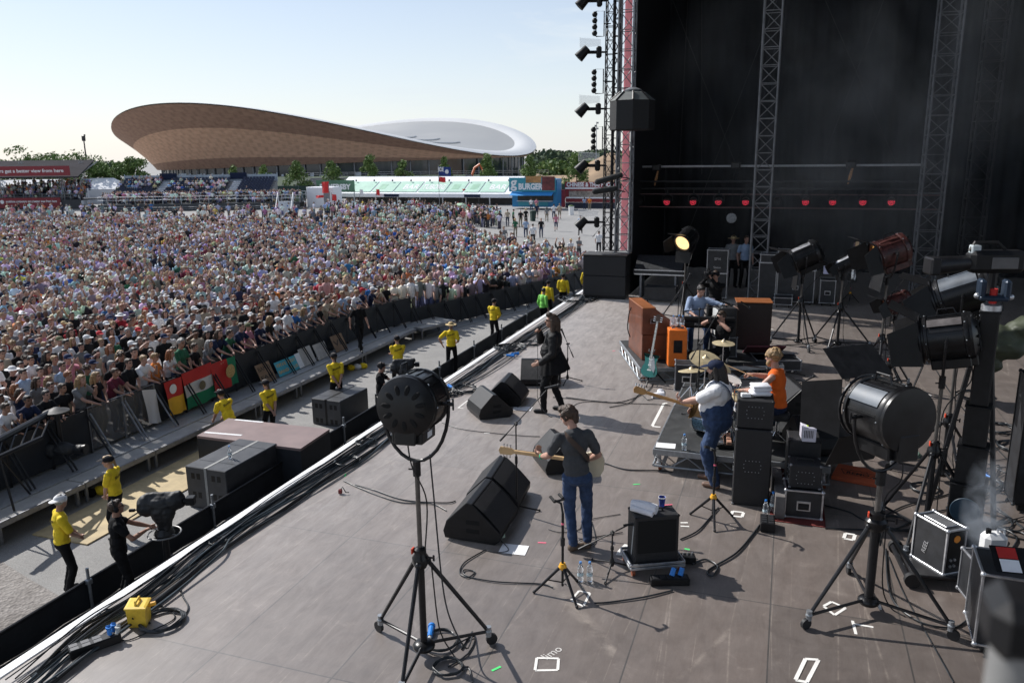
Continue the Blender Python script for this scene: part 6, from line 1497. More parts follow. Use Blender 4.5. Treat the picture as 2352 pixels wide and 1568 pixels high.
# --- cases, amplifiers, cabinets
def edges(m,x0,x1,y0,y1,z0,z1,t=.022,p=.003):
 for z in (z0,z1):
  for y in (y0,y1): m.box(((x0 + x1)/2,y,z),(x1 - x0 + t*.6,t,t),b=.003)
  for x in (x0,x1): m.box((x,(y0 + y1)/2,z),(t*.98,y1 - y0 - t*.5,t*.98),b=.003)
 for x in (x0,x1):
  for y in (y0,y1): m.box((x,y,(z0 + z1)/2),(t*1.02,t*1.02,z1 - z0 - t*.5),b=.003)
def flight_case(label,loc,rz,w_,d,h,group=None,casters=True,handles=True,lid=None,edge=ALUD,writing=None,name='flight_case'):
 t=thing(name,label,'flight case',loc,rz,group);c=.10 if casters else .004
 m=MB();m.bb(-w_/2,w_/2,-d/2,d/2,c,h,b=.004);m.build('body',CASEB,t)
 m=MB();edges(m,-w_/2,w_/2,-d/2,d/2,c,h)
 if lid:
  z=c + (h - c)*lid
  for y in (-d/2,d/2): m.box((0,y,z),(w_,.024,.03),b=.003)
  for x in (-w_/2,w_/2): m.box((x,0,z),(.024,d,.03),b=.003)
 for x in (-1,1):
  for y in (-1,1):
   for z in (c,h): m.sph((x*w_/2,y*d/2,z),.026,8,6)
 m.build('edging',edge,t)
 if handles:
  for sy in (-1,1):
   zc=c + (h - c)*.45;m=MB();m.box((0,sy*(d/2 + .004),zc),(.17,.01,.13),b=.004);hp=m.build('handle_plate',ALU,t)
   m=MB();m.box((0,sy*(d/2 + .010),zc - .005),(.13,.006,.085));m.build('recess',BLK,hp)
   m=MB();m.box((0,sy*(d/2 + .017),zc - .01),(.12,.012,.022),b=.004);m.build('grip',RUB,hp)
 if casters:
  for x in (-1,1):
   for y in (-1,1):
    m=MB();Q=frame((x*(w_/2 - .08),y*(d/2 - .07),.05),(0,1,0),(0,0,1),(1,0,0));m.lathe([(.02,-.016),(.048,-.016),(.048,.016),(.02,.016)],12,Q);m.box((x*(w_/2 - .08),y*(d/2 - .07),.085),(.06,.06,.02));m.build('caster',RUB,t)
 if writing:
  for i,(tx,sz,zz) in enumerate(writing): text_mb(tx,sz,frame((0,-d/2 - .006,h*zz),(1,0,0),(0,0,1),(0,-1,0)),ALU,'lettering',t,.001)
 return t
def cabinet(label,loc,rz,w_,d,h,body=TOLEX,front=GRILLE,name='amplifier',cat='amplifier',group=None,corners=True,handle=True,frontside=-1,studs=False,inset=.03,panel=None):
 t=thing(name,label,cat,loc,rz,group)
 m=MB();m.bb(-w_/2,w_/2,-d/2,d/2,.004,h,b=.012);m.build('cabinet',body,t)
 y=frontside*(d/2 + .003);m=MB();m.box((0,y,h*.5 if not panel else h*.42),(w_ - 2*inset,.008,h - 2*inset if not panel else h*.75),b=.003);m.build('grille',front,t)
 if panel: m=MB();m.box((0,y,h*.89),(w_ - 2*inset,.012,h*.14),b=.003);m.build('control_panel',panel,t)
 if corners:
  m=MB()
  for x in (-1,1):
   for yy in (-1,1):
    for z in (.015,h - .012): m.box((x*(w_/2 - .012),yy*(d/2 - .012),z),(.034,.034,.03),b=.008)
  m.build('corner_guard',ALUD if studs else BLKM,t)
 if handle: m=MB();m.tube([(-.1,0,h),(-.09,0,h + .03),(.09,0,h + .03),(.1,0,h)],.012,6);m.build('handle',RUB,t)
 if studs:
  for sx in (-1,1):
   m=MB();zc=h*studs
   for i in range(5):
    for z in (-.085,.085): m.sph((sx*(w_/2 + .001),-.1 + .05*i,zc + z),.007,6,4)
   for z in (-.03,.03):
    for yy in (-.12,.12): m.sph((sx*(w_/2 + .001),yy,zc + z),.007,6,4)
   m.build('handle_rivet',ALU,t);t.children[-1]['kind']='stuff'
   m=MB();m.box((sx*(w_/2 + .001),0,zc),(.003,.19,.11));m.build('handle_recess',BLK,t)
 return t
# towel amp: facing away from us on a low wheeled tray
TAx,TAy,TR=-1.20,8.20,radians(27)
tr=thing('case_tray','shallow silver-edged wheeled tray under the amp with the towel','case tray',(TAx,TAy,0),TR)
m=MB();m.bb(-.30,.30,-.20,.20,.08,.11);m.build('board',CASEB,tr)
m=MB()
for z in (.095,.135):
 for s_ in (-1,1): m.box((0,s_*.205,z),(.62,.02,.03),b=.004);m.box((s_*.305,0,z),(.0199,.39,.0299),b=.004)
m.build('edging',ALU,tr)
for x in (-.27,.27):
 for y in (-.17,.17): m=MB();m.lathe([(.01,-.015),(.04,-.015),(.04,.015),(.01,.015)],12,frame((x,y,.041),(0,1,0),(0,0,1),(1,0,0)));m.build('caster',mat('rust_caster',(.25,.06,.02),.6),tr)
ta=cabinet('black combo amp with a rolled towel and a cup on top, by the guitarist',(TAx,TAy,.11),TR,.50,.28,.56,frontside=1,panel=BLKM)
m=MB();m.box((0,-.142,.32),(.43,.006,.38));m.build('open_back',mat('dark_open_back',(.004,.004,.004),.9,var=0),ta)
m=MB();m.bb(-.254,-.251,-.03,.0,.08,.45);m.build('tape_stripe',mat('grey_tape',(.35,.37,.37),.6,var=.2),ta)
ta.children[-1].rotation_euler.x=.18
top=lambda x,y: M4.Translation((TAx,TAy,0)) @ M4.Rotation(TR,4,'Z') @ V((x,y,.677))
m=MB();p0,p1=V((-.22,.09,.0)),V((.0,-.10,.0))
m.tube([V((0,0,.05)) + p0,V((0,0,.055)) + p0.lerp(p1,.3),V((0,0,.056)) + p0.lerp(p1,.7),V((0,0,.05)) + p1],[.052,.058,.06,.054],14)
m.tube([V((0,0,.035)) + p0 + V((-.03,-.06,0)),V((0,0,.035)) + p1 + V((-.05,-.03,-.02))],.035,10)
tw=m.build('rolled_towel',mat('white_terry',(.78,.78,.82),.95,var=.05,bump=.5,bscale=90),None,smooth=70,loc=(TAx,TAy,.677),rz=TR);tag(tw,'white rolled towel lying over the edge of the guitar amp','towel')
r=thing('paper_cup','blue and white paper cup standing on the guitar amp','cup',top(.12,.08));m=MB();m.lathe([(.028,0),(.041,.11),(.043,.113),(.038,.113),(.026,.01)],18);m.build('wall',mat('cup_blue_white',(.06,.09,.4),.4,var=.9,scale=14),r)
m=MB();m.lathe([(.0405,.1),(.0435,.114),(.04,.114)],18,cap=False);m.build('rim',WHT,r)
for i,(c,x,y) in enumerate(((GAFF_G,.0,.1),(mat('yellow_tape',(.8,.75,.1),.6),-.06,.09),(GAFF_P,.2,.1))): m=MB();strip(m,(x - .05,y),(x + .05,y),.02,0);tag(m.build('tape_scrap',c,smooth=0,loc=top(0,0) + V((0,0,.004)),rz=TR),'%s tape strip on the top of the guitar amp' % ['green','yellow','pink'][i],'tape','tape scraps on the guitar amp')
# bass rig
bc=cabinet('tall black bass cabinet standing by the drum riser',(-.25,10.36,0),radians(4),.46,.42,1.05,studs=.50,frontside=-1,name='bass_cabinet',cat='speaker cabinet',handle=False)
for c in list(bc.children):
 if c.name.startswith('grille'): bpy.data.objects.remove(c)
m=MB()
def rivets(m,y,xc,zc):
 for i in range(5):
  for z in (-.075,.075): m.sph((xc - .085 + .0425*i,y,zc + z),.006,6,4)
 for z in (-.025,.025):
  for s_ in (-.105,.105): m.sph((xc + s_,y,zc + z),.006,6,4)
rivets(m,-.213,0,.55);m.build('rivet',ALU,bc);bc.children[-1]['kind']='stuff'
bh=cabinet('black bass amplifier head stacked on the tall bass cabinet',(-.25,10.36,1.055),radians(4),.45,.38,.38,frontside=1,name='bass_amplifier',handle=False)
m=MB();rivets(m,-.193,0,.22);m.build('rivet',ALU,bh);bh.children[-1]['kind']='stuff'
m=MB();m.box((0,0,.035),(.26,.22,.06),b=.025);m.box((.01,.01,.09),(.25,.21,.05),b=.022);m.box((.0,.0,.13),(.24,.2,.03),b=.014);tag(m.build('folded_towel',MATS['white_terry'],None,smooth=60,loc=(-.20,10.42,1.442),rz=.3),'thick folded white towel on the bass amplifier head','towel')
r=thing('tuner_pedal','small white tuner box beside the folded towel','pedal',(-.37,10.28,1.438),.3);m=MB();m.box((0,0,.03),(.12,.07,.05),b=.006);m.build('box',WHT,r);m=MB();m.cyl((.02,0,.055),(.02,0,.063),.012);m.build('switch',CHR,r)
# stacked amps with the white lunch-box head on a red mat
m=MB();m.bb(.02,.68,9.78,12.4,.002,.009);tag(m.build('red_mat',mat('dark_red_mat',(.13,.018,.014),.9,var=.3,scale=8)),'dark red mat under the stacked amps','mat')
fc1=flight_case('silver-edged black case at the bottom of the amp stack',(.40,10.14,.01),radians(4),.44,.36,.36,casters=False,edge=ALU)
c2=cabinet('small black riveted amp standing on the silver-edged case',(.40,10.17,.376),radians(4),.38,.30,.32,studs=.45,frontside=1)
m=MB();rivets(m,-.152,0,.15);m.build('rivet',ALU,c2);c2.children[-1]['kind']='stuff'
c3=cabinet('plain black cabinet behind and above the riveted amp',(.38,10.62,.01),radians(4),.40,.42,.86,frontside=1,handle=False)
r=thing('lunchbox_amp','little white metal amp head with vents and a handle on the amp stack','amplifier',(.42,10.50,.876),.12);m=MB();m.box((0,0,.1),(.17,.26,.19),b=.008);m.build('shell',mat('pale_lilac_metal',(.62,.6,.68),.4,var=.05),r)
m=MB();m.tube([(0,-.08,.195),(0,-.07,.225),(0,.07,.225),(0,.08,.195)],.012,6);m.build('handle',RUB,r);m=MB();m.box((0,.0,.197),(.05,.14,.005));m.build('label',mat('lime_label',(.6,.8,.1),.6),r)
m=MB()
for i in range(6): m.box((-.06 + .02*i,-.132,.11),(.008,.004,.1))
m.build('vent',BLK,r)
wp=thing('wooden_pallet','narrow grey wooden crate beside the stacked amps','crate',(.10,10.35,.01),radians(4));m=MB();m.bb(-.06,.06,-.5,.5,0,.30,b=.005);m.build('board',mat('grey_timber',(.13,.12,.115),.8,var=.4,scale=5),wp)
# cardboard drum-head box with its crowned logo
q=[P(1912,1105),P(2008,1123),P(2024,1090),P(1938,1068)];ctr=(q[0] + q[1] + q[2] + q[3])/4;ax=(q[1] - q[0]).normalized()
r=thing('drumhead_box','flat orange-red cardboard box with a crowned word on its lid','box',(ctr.x,ctr.y,.004),atan2(ax.y,ax.x))
m=MB();m.bb(-.31,.31,-.27,.27,0,.055,b=.004);m.build('carton',mat('orange_red_card',(.5,.105,.04),.6,var=.1),r)
tx=text_mb('REMO',.12,frame((0,-.03,.0555),(1,0,0),(0,1,0),(0,0,1)),BLK,'lettering',r,.0004,fit=.30,bold=.003)
m=MB();cz=.0557
for a,b in zip([(-.24,.08),(-.12,.04),(-.10,.10),(-.05,.06),(0,.12),(.05,.06),(.10,.10),(.12,.04),(.24,.08),(.17,-.10),(-.17,-.10)],[(-.12,.04),(-.10,.10),(-.05,.06),(0,.12),(.05,.06),(.10,.10),(.12,.04),(.24,.08),(.17,-.10),(-.17,-.10),(-.24,.08)]): strip(m,a,b,.012,cz)
m.build('crown_emblem',BLK,r,smooth=0)
# --- risers
def riser(label,loc,rz,w_,d,zt_,caster_pos):
 t=thing('stage_riser',label,'riser',loc,rz)
 m=MB();m.bb(0,w_,0,d,zt_ - .03,zt_);m.build('deck_board',mat('black_riser_top',(.035,.036,.036),.6,var=.5,scale=3,bump=.1),t)
 m=MB();h0=zt_ - .25
 for y in (-.012,d + .012):
  m.box((w_/2,y,zt_ - .04),(w_ + .05,.025,.085),b=.004);m.cyl((0,y,h0),(w_,y,h0),.02,n=8)
  n=int(w_/.22)
  for i in range(n): x0=w_*i/n;m.tube([(x0,y,h0 if i % 2 else zt_ - .085),(x0 + w_/n,y,zt_ - .085 if i % 2 else h0)],.011,5)
 for x in (-.012,w_ + .012):
  m.box((x,d/2,zt_ - .04),(.0248,d + .02,.0848),b=.004);m.cyl((x,0,h0),(x,d,h0),.0199,n=8)
  n=int(d/.22)
  for i in range(n): y0=d*i/n;m.tube([(x,y0,h0 if i % 2 else zt_ - .085),(x,y0 + d/n,zt_ - .085 if i % 2 else h0)],.0108,5)
 m.build('truss_frame',STEEL,t)
 for (x,y) in caster_pos:
  m=MB();m.cyl((x,y,.10),(x,y,zt_ - .04),.03,n=10);m.box((x,y,.11),(.07,.07,.03),b=.004);c=m.build('leg',ALU,t)
  m=MB();m.lathe([(.03,-.02),(.05,-.022),(.055,0),(.05,.022),(.03,.02)],16,frame((x + .02,y,.056),(0,1,0),(0,0,1),(1,0,0)));m.build('caster',mat('rust_caster',(.25,.06,.02),.6),c)
 return t
riser('black drum riser with open truss sides and castors',(-1.62,10.98,0),0,2.36,3.6,RZ,[(.06,.06),(2.3,.06),(.06,3.5),(2.3,3.5),(1.2,.06)])
KR=radians(21);riser('keyboard riser with a silver truss side behind the drums',(-2.62,15.55,0),KR,2.9,2.45,KZ,[(.06,.06),(2.8,.06),(.06,2.4),(2.8,2.4),(.06,1.2)])
def kl(x,y,z=KZ): return V((-2.62,15.55,0)) + M4.Rotation(KR,3,'Z') @ V((x,y,0)) + V((0,0,z))
# --- organ, keyboard, speakers on the riser
c=kl(.42,1.22,KZ + .003);og=thing('electric_organ','tall brown wooden electric organ in two stacked halves','organ',c,KR + radians(3))
m=MB();m.bb(-.32,.32,-.60,.60,0,.54,b=.01);m.build('lower_case',WOODB,og)
m=MB();m.prism([(-.33,.55),(.46,.55),(.46,.72),(.02,1.02),(-.05,1.09),(-.33,1.09)],.05,frame((0,-.61,0),(1,0,0),(0,0,1),(0,-1,0)) @ M4.Translation((0,0,-.05)));m.prism([(-.33,.55),(.46,.55),(.46,.72),(.02,1.02),(-.05,1.09),(-.33,1.09)],.05,frame((0,.61,0),(1,0,0),(0,0,1),(0,-1,0)));m.build('side_panel',WOODB,og)
m=MB();m.bb(-.335,-.05,-.62,.62,1.092,1.115,b=.006);m.build('top',WOODT,og);m=MB();m.bb(-.335,-.30,-.558,.558,.55,1.09);m.build('back_panel',WOODB,og)
m=MB();m.bb(-.29,.44,-.555,.555,.56,.70);m.build('key_bed',mat('dark_key_bed',(.05,.018,.012),.5),og)
for i,(x,z) in enumerate(((.10,.86),(.28,.76))):
 m=MB();m.box((x,0,z),(.13,.98,.03),R=M4.Rotation(.12,3,'Y'),b=.004);kb=m.build('manual',mat('ivory_keys',(.75,.72,.63),.3),og)
 m=MB()
 for k_ in range(35):
  if k_ % 7 not in (2,6): m.box((x - .025,-.46 + .027*k_,z + .022),(.075,.012,.016),b=.002)
 m.build('black_keys',BLK,kb)
m=MB()
for i in range(22): m.box((-.0 + .0,-.5 + .045*i,1.0),(.03,.014,.014),b=.003)
m.build('drawbar',mat('ivory_keys',(.75,.72,.63),.3),og)
for y in (-.663,.663):
 m=MB();m.box((-.10,y*.998,.84),(.15,.006,.10),b=.002);hp=m.build('handle_plate',ALUD,og);m=MB();m.box((-.10,y*1.004,.84),(.11,.006,.065));m.build('recess',BLK,hp)
m=MB();m.tube(spline([V((-.34,.35,.95)),V((-.40,.3,.8)),V((-.42,.3,.5)),V((-.36,.3,.3))],6),.012,6);m.build('power_lead',RUB,og)
c=kl(1.36,2.05);r=cabinet('tall dark brown organ speaker cabinet with an orange-brown top',(-.60,18.05,KZ + .003),radians(8),.74,.54,1.03,body=mat('dark_walnut',(.03,.017,.012),.45,var=.4,scale=4),front=mat('dark_louvre',(.02,.012,.01),.5),name='organ_speaker',cat='speaker cabinet',corners=False,handle=False)
m=MB();m.bb(-.385,.385,-.285,.285,1.032,1.055,b=.006);m.build('top',WOODT,r)
og_=cabinet('bright orange speaker cabinet carrying three bottles',kl(.76,.20,KZ + .003),KR - radians(6),.37,.36,.76,body=ORG,front=mat('dark_basket_cloth',(.05,.035,.03),.7),name='orange_cabinet',cat='speaker cabinet',corners=False)
m=MB();m.box((.0,-.188,.42),(.17,.006,.26));m.build('side_port',BLK,og_)
for c_ in list(og_.children):
 if c_.name.startswith('grille'): bpy.data.objects.remove(c_)
def bottle(label,loc,cap=BLUEPL,s=1.0,grp='water bottles'):
 t=thing('water_bottle',label,'bottle',loc,0,grp)
 m=MB();m.lathe([(.005,.002),(.030,.003),(.033,.01),(.033,.05),(.030,.058),(.033,.066),(.033,.10),(.030,.108),(.033,.116),(.033,.15),(.026,.175),(.014,.198),(.013,.212)],16);m.v=[tuple(V(q)*s) for q in m.v];m.build('bottle_body',mat('clear_plastic',(.85,.9,.95),.08,var=.05,trans=.92,spec=.6),t)
 m=MB();m.lathe([(.0155,.208),(.0155,.228),(.014,.23)],12);m.v=[tuple(V(q)*s) for q in m.v];m.build('cap',cap,t)
 m=MB();m.lathe([(.0336,.068),(.0336,.098)],16,cap=False);m.v=[tuple(V(q)*s) for q in m.v];m.build('label',mat('bottle_label',(.55,.68,.72),.5,var=.3,scale=40),t)
 return t
PKC=mat('blue_cap',(.12,.3,.65),.4)
tp_=V(og_.location) + V((0,0,.762))
for i,(dx,dy,lb) in enumerate(((-.08,-.02,'left one of three water bottles on the orange cabinet'),(.02,.06,'middle one of three water bottles on the orange cabinet'),(.10,.02,'right one of three water bottles on the orange cabinet'))): bottle(lb,tp_ + V((dx,dy,.0)),PKC,1.15)
r=tag(MB().box((0,0,.0),(.16,.004,.18)).build('paper_sheet',PAPER,loc=tp_ + V((-.09,.14,.10)),rz=.3),'white paper propped behind the bottles on the orange cabinet','paper')
# keyboard on stand
kc=kl(1.42,.62,KZ);r=thing('stage_keyboard','long black stage keyboard in front of the keyboard player','keyboard',kc,radians(9))
m=MB();m.bb(-.62,.62,-.2,.2,.70,.85,b=.03);m.bb(-.61,.61,-.19,-.06,.84,.93,b=.02);m.build('case',BLK,r)
m=MB();m.bb(-.56,.56,-.02,.14,.862,.875,b=.003);kb=m.build('keys',MATS['ivory_keys'],r)
m=MB()
for x in (-.5,.5):
 for y in (-.14,.14): m.cyl((x,y,.003),(x,y,.70),.016,n=8)
m.build('leg',CHR,r)
text_mb('Rhodes',.07,frame((-.1,-.203,.78),(1,0,0),(0,0,1),(0,-1,0)),ALU,'lettering',r,.001)
# white fronted amp on case
wl=kl(1.95,.95,KZ);flight_case('black case carrying the amp with a pale front',(wl.x,wl.y,KZ),KR,.44,.42,.42,casters=False)
wa=cabinet('amp with a pale grey front facing the organ, on a black case',(wl.x,wl.y,KZ + .425),KR + radians(-90),.42,.40,.62,front=mat('pale_amp_front',(.55,.56,.55),.5,var=.06),name='amplifier',corners=False,frontside=-1)
m=MB()
for i in range(6): m.cyl((-.14 + .055*i,-.1,.62),(-.14 + .055*i,-.1,.65),.014,n=8)
m.build('knob',ALU,wa)
# case under the orange cabinet
c=P(1572,898);flight_case('narrow black case with a pale handle below the orange cabinet',(c.x,c.y + .2,0),radians(8),.42,.38,.52,casters=False)
c=P(1790,858);t=flight_case('low open-topped case with red lining behind the drummer',(c.x - .1,c.y + .2,0),radians(15),.9,.6,.30)
r=MB().box((0,0,0),(.8,.5,.03)).build('lid',mat('dark_red_lining',(.10,.02,.03),.8),t,loc=(-.2,.2,.42));r.rotation_euler.x=-.5
# --- guitars on stands
def guitar_stand(label,loc,rz,h,cradle=True,yoke=True):
 t=thing('guitar_stand',label,'guitar stand',loc,rz)
 hub=.32
 for i in range(3):
  a=2*pi*i/3 + .4;m=MB();m.tube([(.02*cos(a),.02*sin(a),hub),(.30*cos(a),.30*sin(a),.015)],[.018,.014],8);lg=m.build('leg',BLKM,t)
  m=MB();m.sph((.30*cos(a),.30*sin(a),.018),.018,8,6);m.build('rubber_foot',RUB,lg)
  m=MB();m.tube([(0,0,.14),(.17*cos(a),.17*sin(a),.165)],.007,5);m.build('brace',BLKM,t)
 m=MB();m.lathe([(.03,hub - .03),(.045,hub),(.03,hub + .04)],12);m.build('collar',YELP,t)
 m=MB();m.cyl((0,0,.10),(0,0,h - .1),.014,n=10);m.build('pole',BLKM,t)
 m=MB();m.cyl((0,0,h*.55),(0,0,h*.63),.024,n=10);m.cyl((0,0,h*.78),(0,0,h*.80),.0165,n=10,mi=1);m.build('grip',[RUB,GAFF_P],t)
 m=MB();m.tube([(0,0,h - .1),(0,.03,h),(-.05,.07,h + .03)],.013,6);m.tube([(-.06,.06,h + .02),(-.06,.14,h + .05)],.016,7);m.tube([(.05,.07,h + .03),(.05,.14,h + .05)],.016,7);m.tube([(-.06,.06,h + .02),(.06,.06,h + .02)],.014,6);m.build('neck_yoke',RUB,t)
 return t
c=P(1292,1364);guitar_stand('empty guitar stand with a yellow collar in the front, before two bottles',(c.x,c.y,0),.9,1.02)
c=P(1636,1196);guitar_stand('empty guitar stand with a yellow collar beside the bass cabinet',(c.x,c.y,0),2.4,.95)
c=P(1492,884);gs_=guitar_stand('low guitar stand holding the turquoise guitar',(c.x,c.y + .12,0),0,.62)
lean=.16;up=V((sin(.12),sin(lean),cos(lean))).normalized();fr=V((-.10,-1,0));fr=(fr - up*fr.dot(up)).normalized()
guitar('turquoise electric guitar with a white pickguard standing on its stand',frame((c.x + .01,c.y + .0,.44),up,-fr,up.cross(-fr)),body=mat('turquoise_paint',(.03,.36,.30),.3,var=.06,coat=.4),neckm=mat('dark_neck',(.1,.05,.03),.4),headm=mat('bound_fretboard',(.5,.5,.46),.5,var=.8,scale=30))
c=P(1935,655);gs2=guitar_stand('guitar stand in the dark wing',(c.x,26.0,0),0,.6)
up=V((.08,.1,.99)).normalized();fr=V((0,-1,0));fr=(fr - up*fr.dot(up)).normalized()
guitar('pale-necked guitar parked upright in the dark wing',frame((gs2.location.x,25.9,.9),up,-fr,up.cross(-fr)),body=LBLK,neckm=MAPLE)
# --- microphone stands
def boom_stand(label,loc,h,d,blen,rz=0,tripod=True,micd=None,tail=.3,grp='boom microphone stands',leg=.30):
 t=thing('microphone_stand',label,'microphone stand',loc,rz,grp)
 for i in range(3):
  a=2*pi*i/3 + .5;m=MB();m.tube([(.02*cos(a),.02*sin(a),.10),(leg*cos(a),leg*sin(a),.012)],.010,7);lg=m.build('leg',BLKM,t);m=MB();m.sph((leg*cos(a),leg*sin(a),.015),.016,8,5);m.build('rubber_foot',RUB,lg)
 m=MB();m.lathe([(.022,.06),(.03,.09),(.03,.12),(.018,.16)],10);m.build('hub',RUB,t)
 m=MB();m.cyl((0,0,.08),(0,0,h*.62),.013);m.cyl((0,0,h*.6),(0,0,h),.009);m.cyl((0,0,h*.56),(0,0,h*.64),.019);m.build('pole',BLKM,t)
 d=V(d).normalized();q=V((0,0,h));m=MB();m.sph(q,.025,8,6);m.cyl(q + d.cross(V((0,0,1))).normalized()*-.03,q + d.cross(V((0,0,1))).normalized()*.05,.016,n=8);m.build('clutch',RUB,t)
 m=MB();m.tube([q - d*tail,q + d*blen],.0075,7);m.tube([q - d*tail,q - d*(tail - .12)],.013,7);m.build('boom',BLKM,t)
 e=q + d*blen;md=V(micd).normalized() if micd else d
 mo=MB();mo.tube([e - md*.06,e + md*.10],[.011,.019],9);mm=mo.build('microphone',BLKM,t);mo=MB();mo.sph(e + md*.125,.026,10,8);mo.build('mic_head',GRILLE,mm)
 return t
c=P(1187,1178);tp=P(1222,955,1.5);boom_stand('boom microphone stand set before the guitarist',(c.x,c.y,0),1.22,(.52,.28,.62),.62,micd=(.95,.1,.25))
c=P(1405,1310);boom_stand('short boom stand pointing a black microphone at the towel amp',(c.x,c.y,0),.46,(.75,.25,.42),.20,tail=.42,micd=(1,.35,.1))
c=P(1600,985,RZ);boom_stand('tall boom stand at the near left corner of the drum riser',(c.x - .05,c.y + .5,RZ),1.25,(.35,.3,.7),.75,micd=(1,.2,-.4))
c=P(1625,900,RZ);boom_stand('overhead boom stand behind the cymbals',(c.x - .2,c.y,RZ),1.5,(1,.05,.18),.75,micd=(.9,0,-.6))
c=P(1770,930,RZ);boom_stand('boom stand in front of the drummer with a gooseneck to his face',(-.15,12.0,RZ),1.05,(.75,.15,-.12),.5,tail=.35,micd=(-1,.2,.2))
c=P(1535,775);boom_stand('vocal microphone stand between the organ and keyboard',kl(.95,.95),1.35,(.35,-.1,.62),.35,micd=(.4,.1,.9))
c=P(1278,885);boom_stand('microphone stand hidden behind the legs of the singer',(c.x + .15,c.y + .3,0),.8,(-.3,.2,.5),.2)
c=P(1340,640);boom_stand('audience microphone on a tall boom at the far stage corner',(-6.0,27.2,0),2.2,(.6,.1,.75),.8,tail=.6)
c=P(1818,925);boom_stand('low stand with a grey-headed microphone lying right of the drummer',(c.x + .05,c.y + .2,0),.28,(.7,.35,.35),.25,micd=(.8,.35,.45),leg=.16)
# --- drum kit
SPK=mat('blue_sparkle',(.10,.19,.27),.22,.5,var=.9,scale=40,coat=.4)
HEAD=mat('white_drumhead',(.78,.77,.73),.5,var=.05)
def drum(label,c,axis,R,D,name='drum',shell=SPK,legs=0,group='drum kit'):
 t=thing(name,label,'drum',c,0,group);a=V(axis).normalized();x=a.orthogonal().normalized();F=frame((0,0,0),x,a.cross(x),a)
 m=MB();m.lathe([(R,-D/2),(R,D/2)],32,F,cap=False);m.build('shell',shell,t)
 for s_ in (-1,1):
  m=MB();m.lathe([(R*.99,s_*(D/2 - .02)),(R*1.035,s_*(D/2 - .02)),(R*1.035,s_*(D/2 + .012)),(R*.985,s_*(D/2 + .012))],32,F,cap=False);m.build('hoop',CHR,t)
  m=MB();m.lathe([(R*.99,s_*D/2),(.001,s_*(D/2 + .001))],32,F,cap=False);m.build('drumhead',HEAD,t)
 for i in range(8): an=2*pi*i/8;m=MB();m.T=F;m.cyl((R*1.03*cos(an),R*1.03*sin(an),-D/2),(R*1.03*cos(an),R*1.03*sin(an),D/2),.006,n=5);m.cyl((R*1.02*cos(an),R*1.02*sin(an),-.03),(R*1.02*cos(an),R*1.02*sin(an),.03),.014,n=6);m.T=None;m.build('tension_rod',CHR,t)
 if legs:
  zb=-(c[2] - RZ) + .004
  for i in range(3): an=2.1*i + .4;m=MB();m.tube([(R*1.05*cos(an),R*1.05*sin(an),.05),(R*1.12*cos(an),R*1.12*sin(an),zb)],.008,6);m.build('leg',CHR,t)
 return t
def at3(x,y,z): return P(x,y,z)
f0=V((DRX,DRY,0));dk_=V((-.93,.36,0)).normalized();ds_=V((.36,.93,0)).normalized()     # forward and right of the drummer
drum('big blue-grey bass drum lying on its side facing the crowd',f0 + dk_*1.0 + V((0,0,RZ + .29)),dk_,.28,.42,'bass_drum')
drum('snare drum with a white head between the knees of the drummer',f0 + dk_*.42 + ds_*-.14 + V((0,0,RZ + .62)),(.05,-.05,1),.178,.14,'snare_drum',shell=CHR)
drum('small rack tom above the bass drum',f0 + dk_*.78 + ds_*.04 + V((0,0,RZ + .80)),(.35,-.1,.9),.16,.22,'rack_tom')
drum('floor tom beside the right leg of the drummer',f0 + dk_*.38 + ds_*.52 + V((0,0,RZ + .38)),(0,0,1),.2,.38,'floor_tom',legs=3)
sp_=P(1850,976,.95);drum('spare snare drum with a white head on a stand behind the right monitor',(.68,12.55,.98),(.02,0,1),.178,.13,'snare_drum',shell=CHR)
r=thing('snare_stand','chrome stand under the spare snare drum','stand',(.68,12.55,RZ));
for i in range(3): a=2.1*i;m=MB();m.tube([(0,0,.28),(.24*cos(a),.24*sin(a),.012)],.009,6);m.build('leg',CHR,r)
m=MB();m.cyl((0,0,.2),(0,0,.52),.012);m.build('post',CHR,r)
for i in range(3): a=2.1*i + 1;m=MB();m.tube([(0,0,.5),(.17*cos(a),.17*sin(a),.56)],.009,6);m.build('arm',CHR,r)
def cymbal(label,c,tilt,R,hat=False):
 t=thing('cymbal',label,'cymbal',(c[0],c[1],RZ),0,'cymbals');h=c[2] - RZ
 Q=M4.Translation((0,0,h)) @ M4.Rotation(tilt[0],4,'X') @ M4.Rotation(tilt[1],4,'Y')
 m=MB();m.lathe([(R,-.028),(R*.6,-.008),(R*.2,.004),(R*.17,.02),(R*.08,.035),(.006,.038)],40,Q,cap=False);m.lathe([(R,-.030),(R*.6,-.011),(R*.2,.001),(.006,.03)],40,Q,cap=False);m.build('plate',GOLD,t)
 if hat: m=MB();m.lathe([(R,.0),(R*.5,-.03),(.01,-.045)],40,M4.Translation((0,0,h - .05)),cap=False);m.build('lower_plate',GOLD,t)
 m=MB();m.cyl((0,0,.25),(0,0,h + .05),.008,n=8);m.cyl((0,0,.2),(0,0,h*.6),.013,n=8);m.build('post',CHR,t);m=MB();m.cyl((0,0,h + .04),(0,0,h + .06),.014,n=6);m.build('wing_nut',CHR,t)
 for i in range(3): a=2.1*i + .9;m=MB();m.tube([(0,0,.38),(.27*cos(a),.27*sin(a),.012)],.010,6);m.build('leg',CHR,t)
 return t
p=P(1598,832,1.5);cymbal('large bronze crash cymbal tilted behind the cap of the bass player',(-1.16,13.3,1.16),(.32,.22),.27)
cymbal('second crash cymbal just below the large tilted one',(-1.36,13.05,1.02),(-.1,-.1),.22)
cymbal('ride cymbal at the right of the bass drum, tilted to the drummer',(-.95,13.15,1.08),(.30,.40),.25)
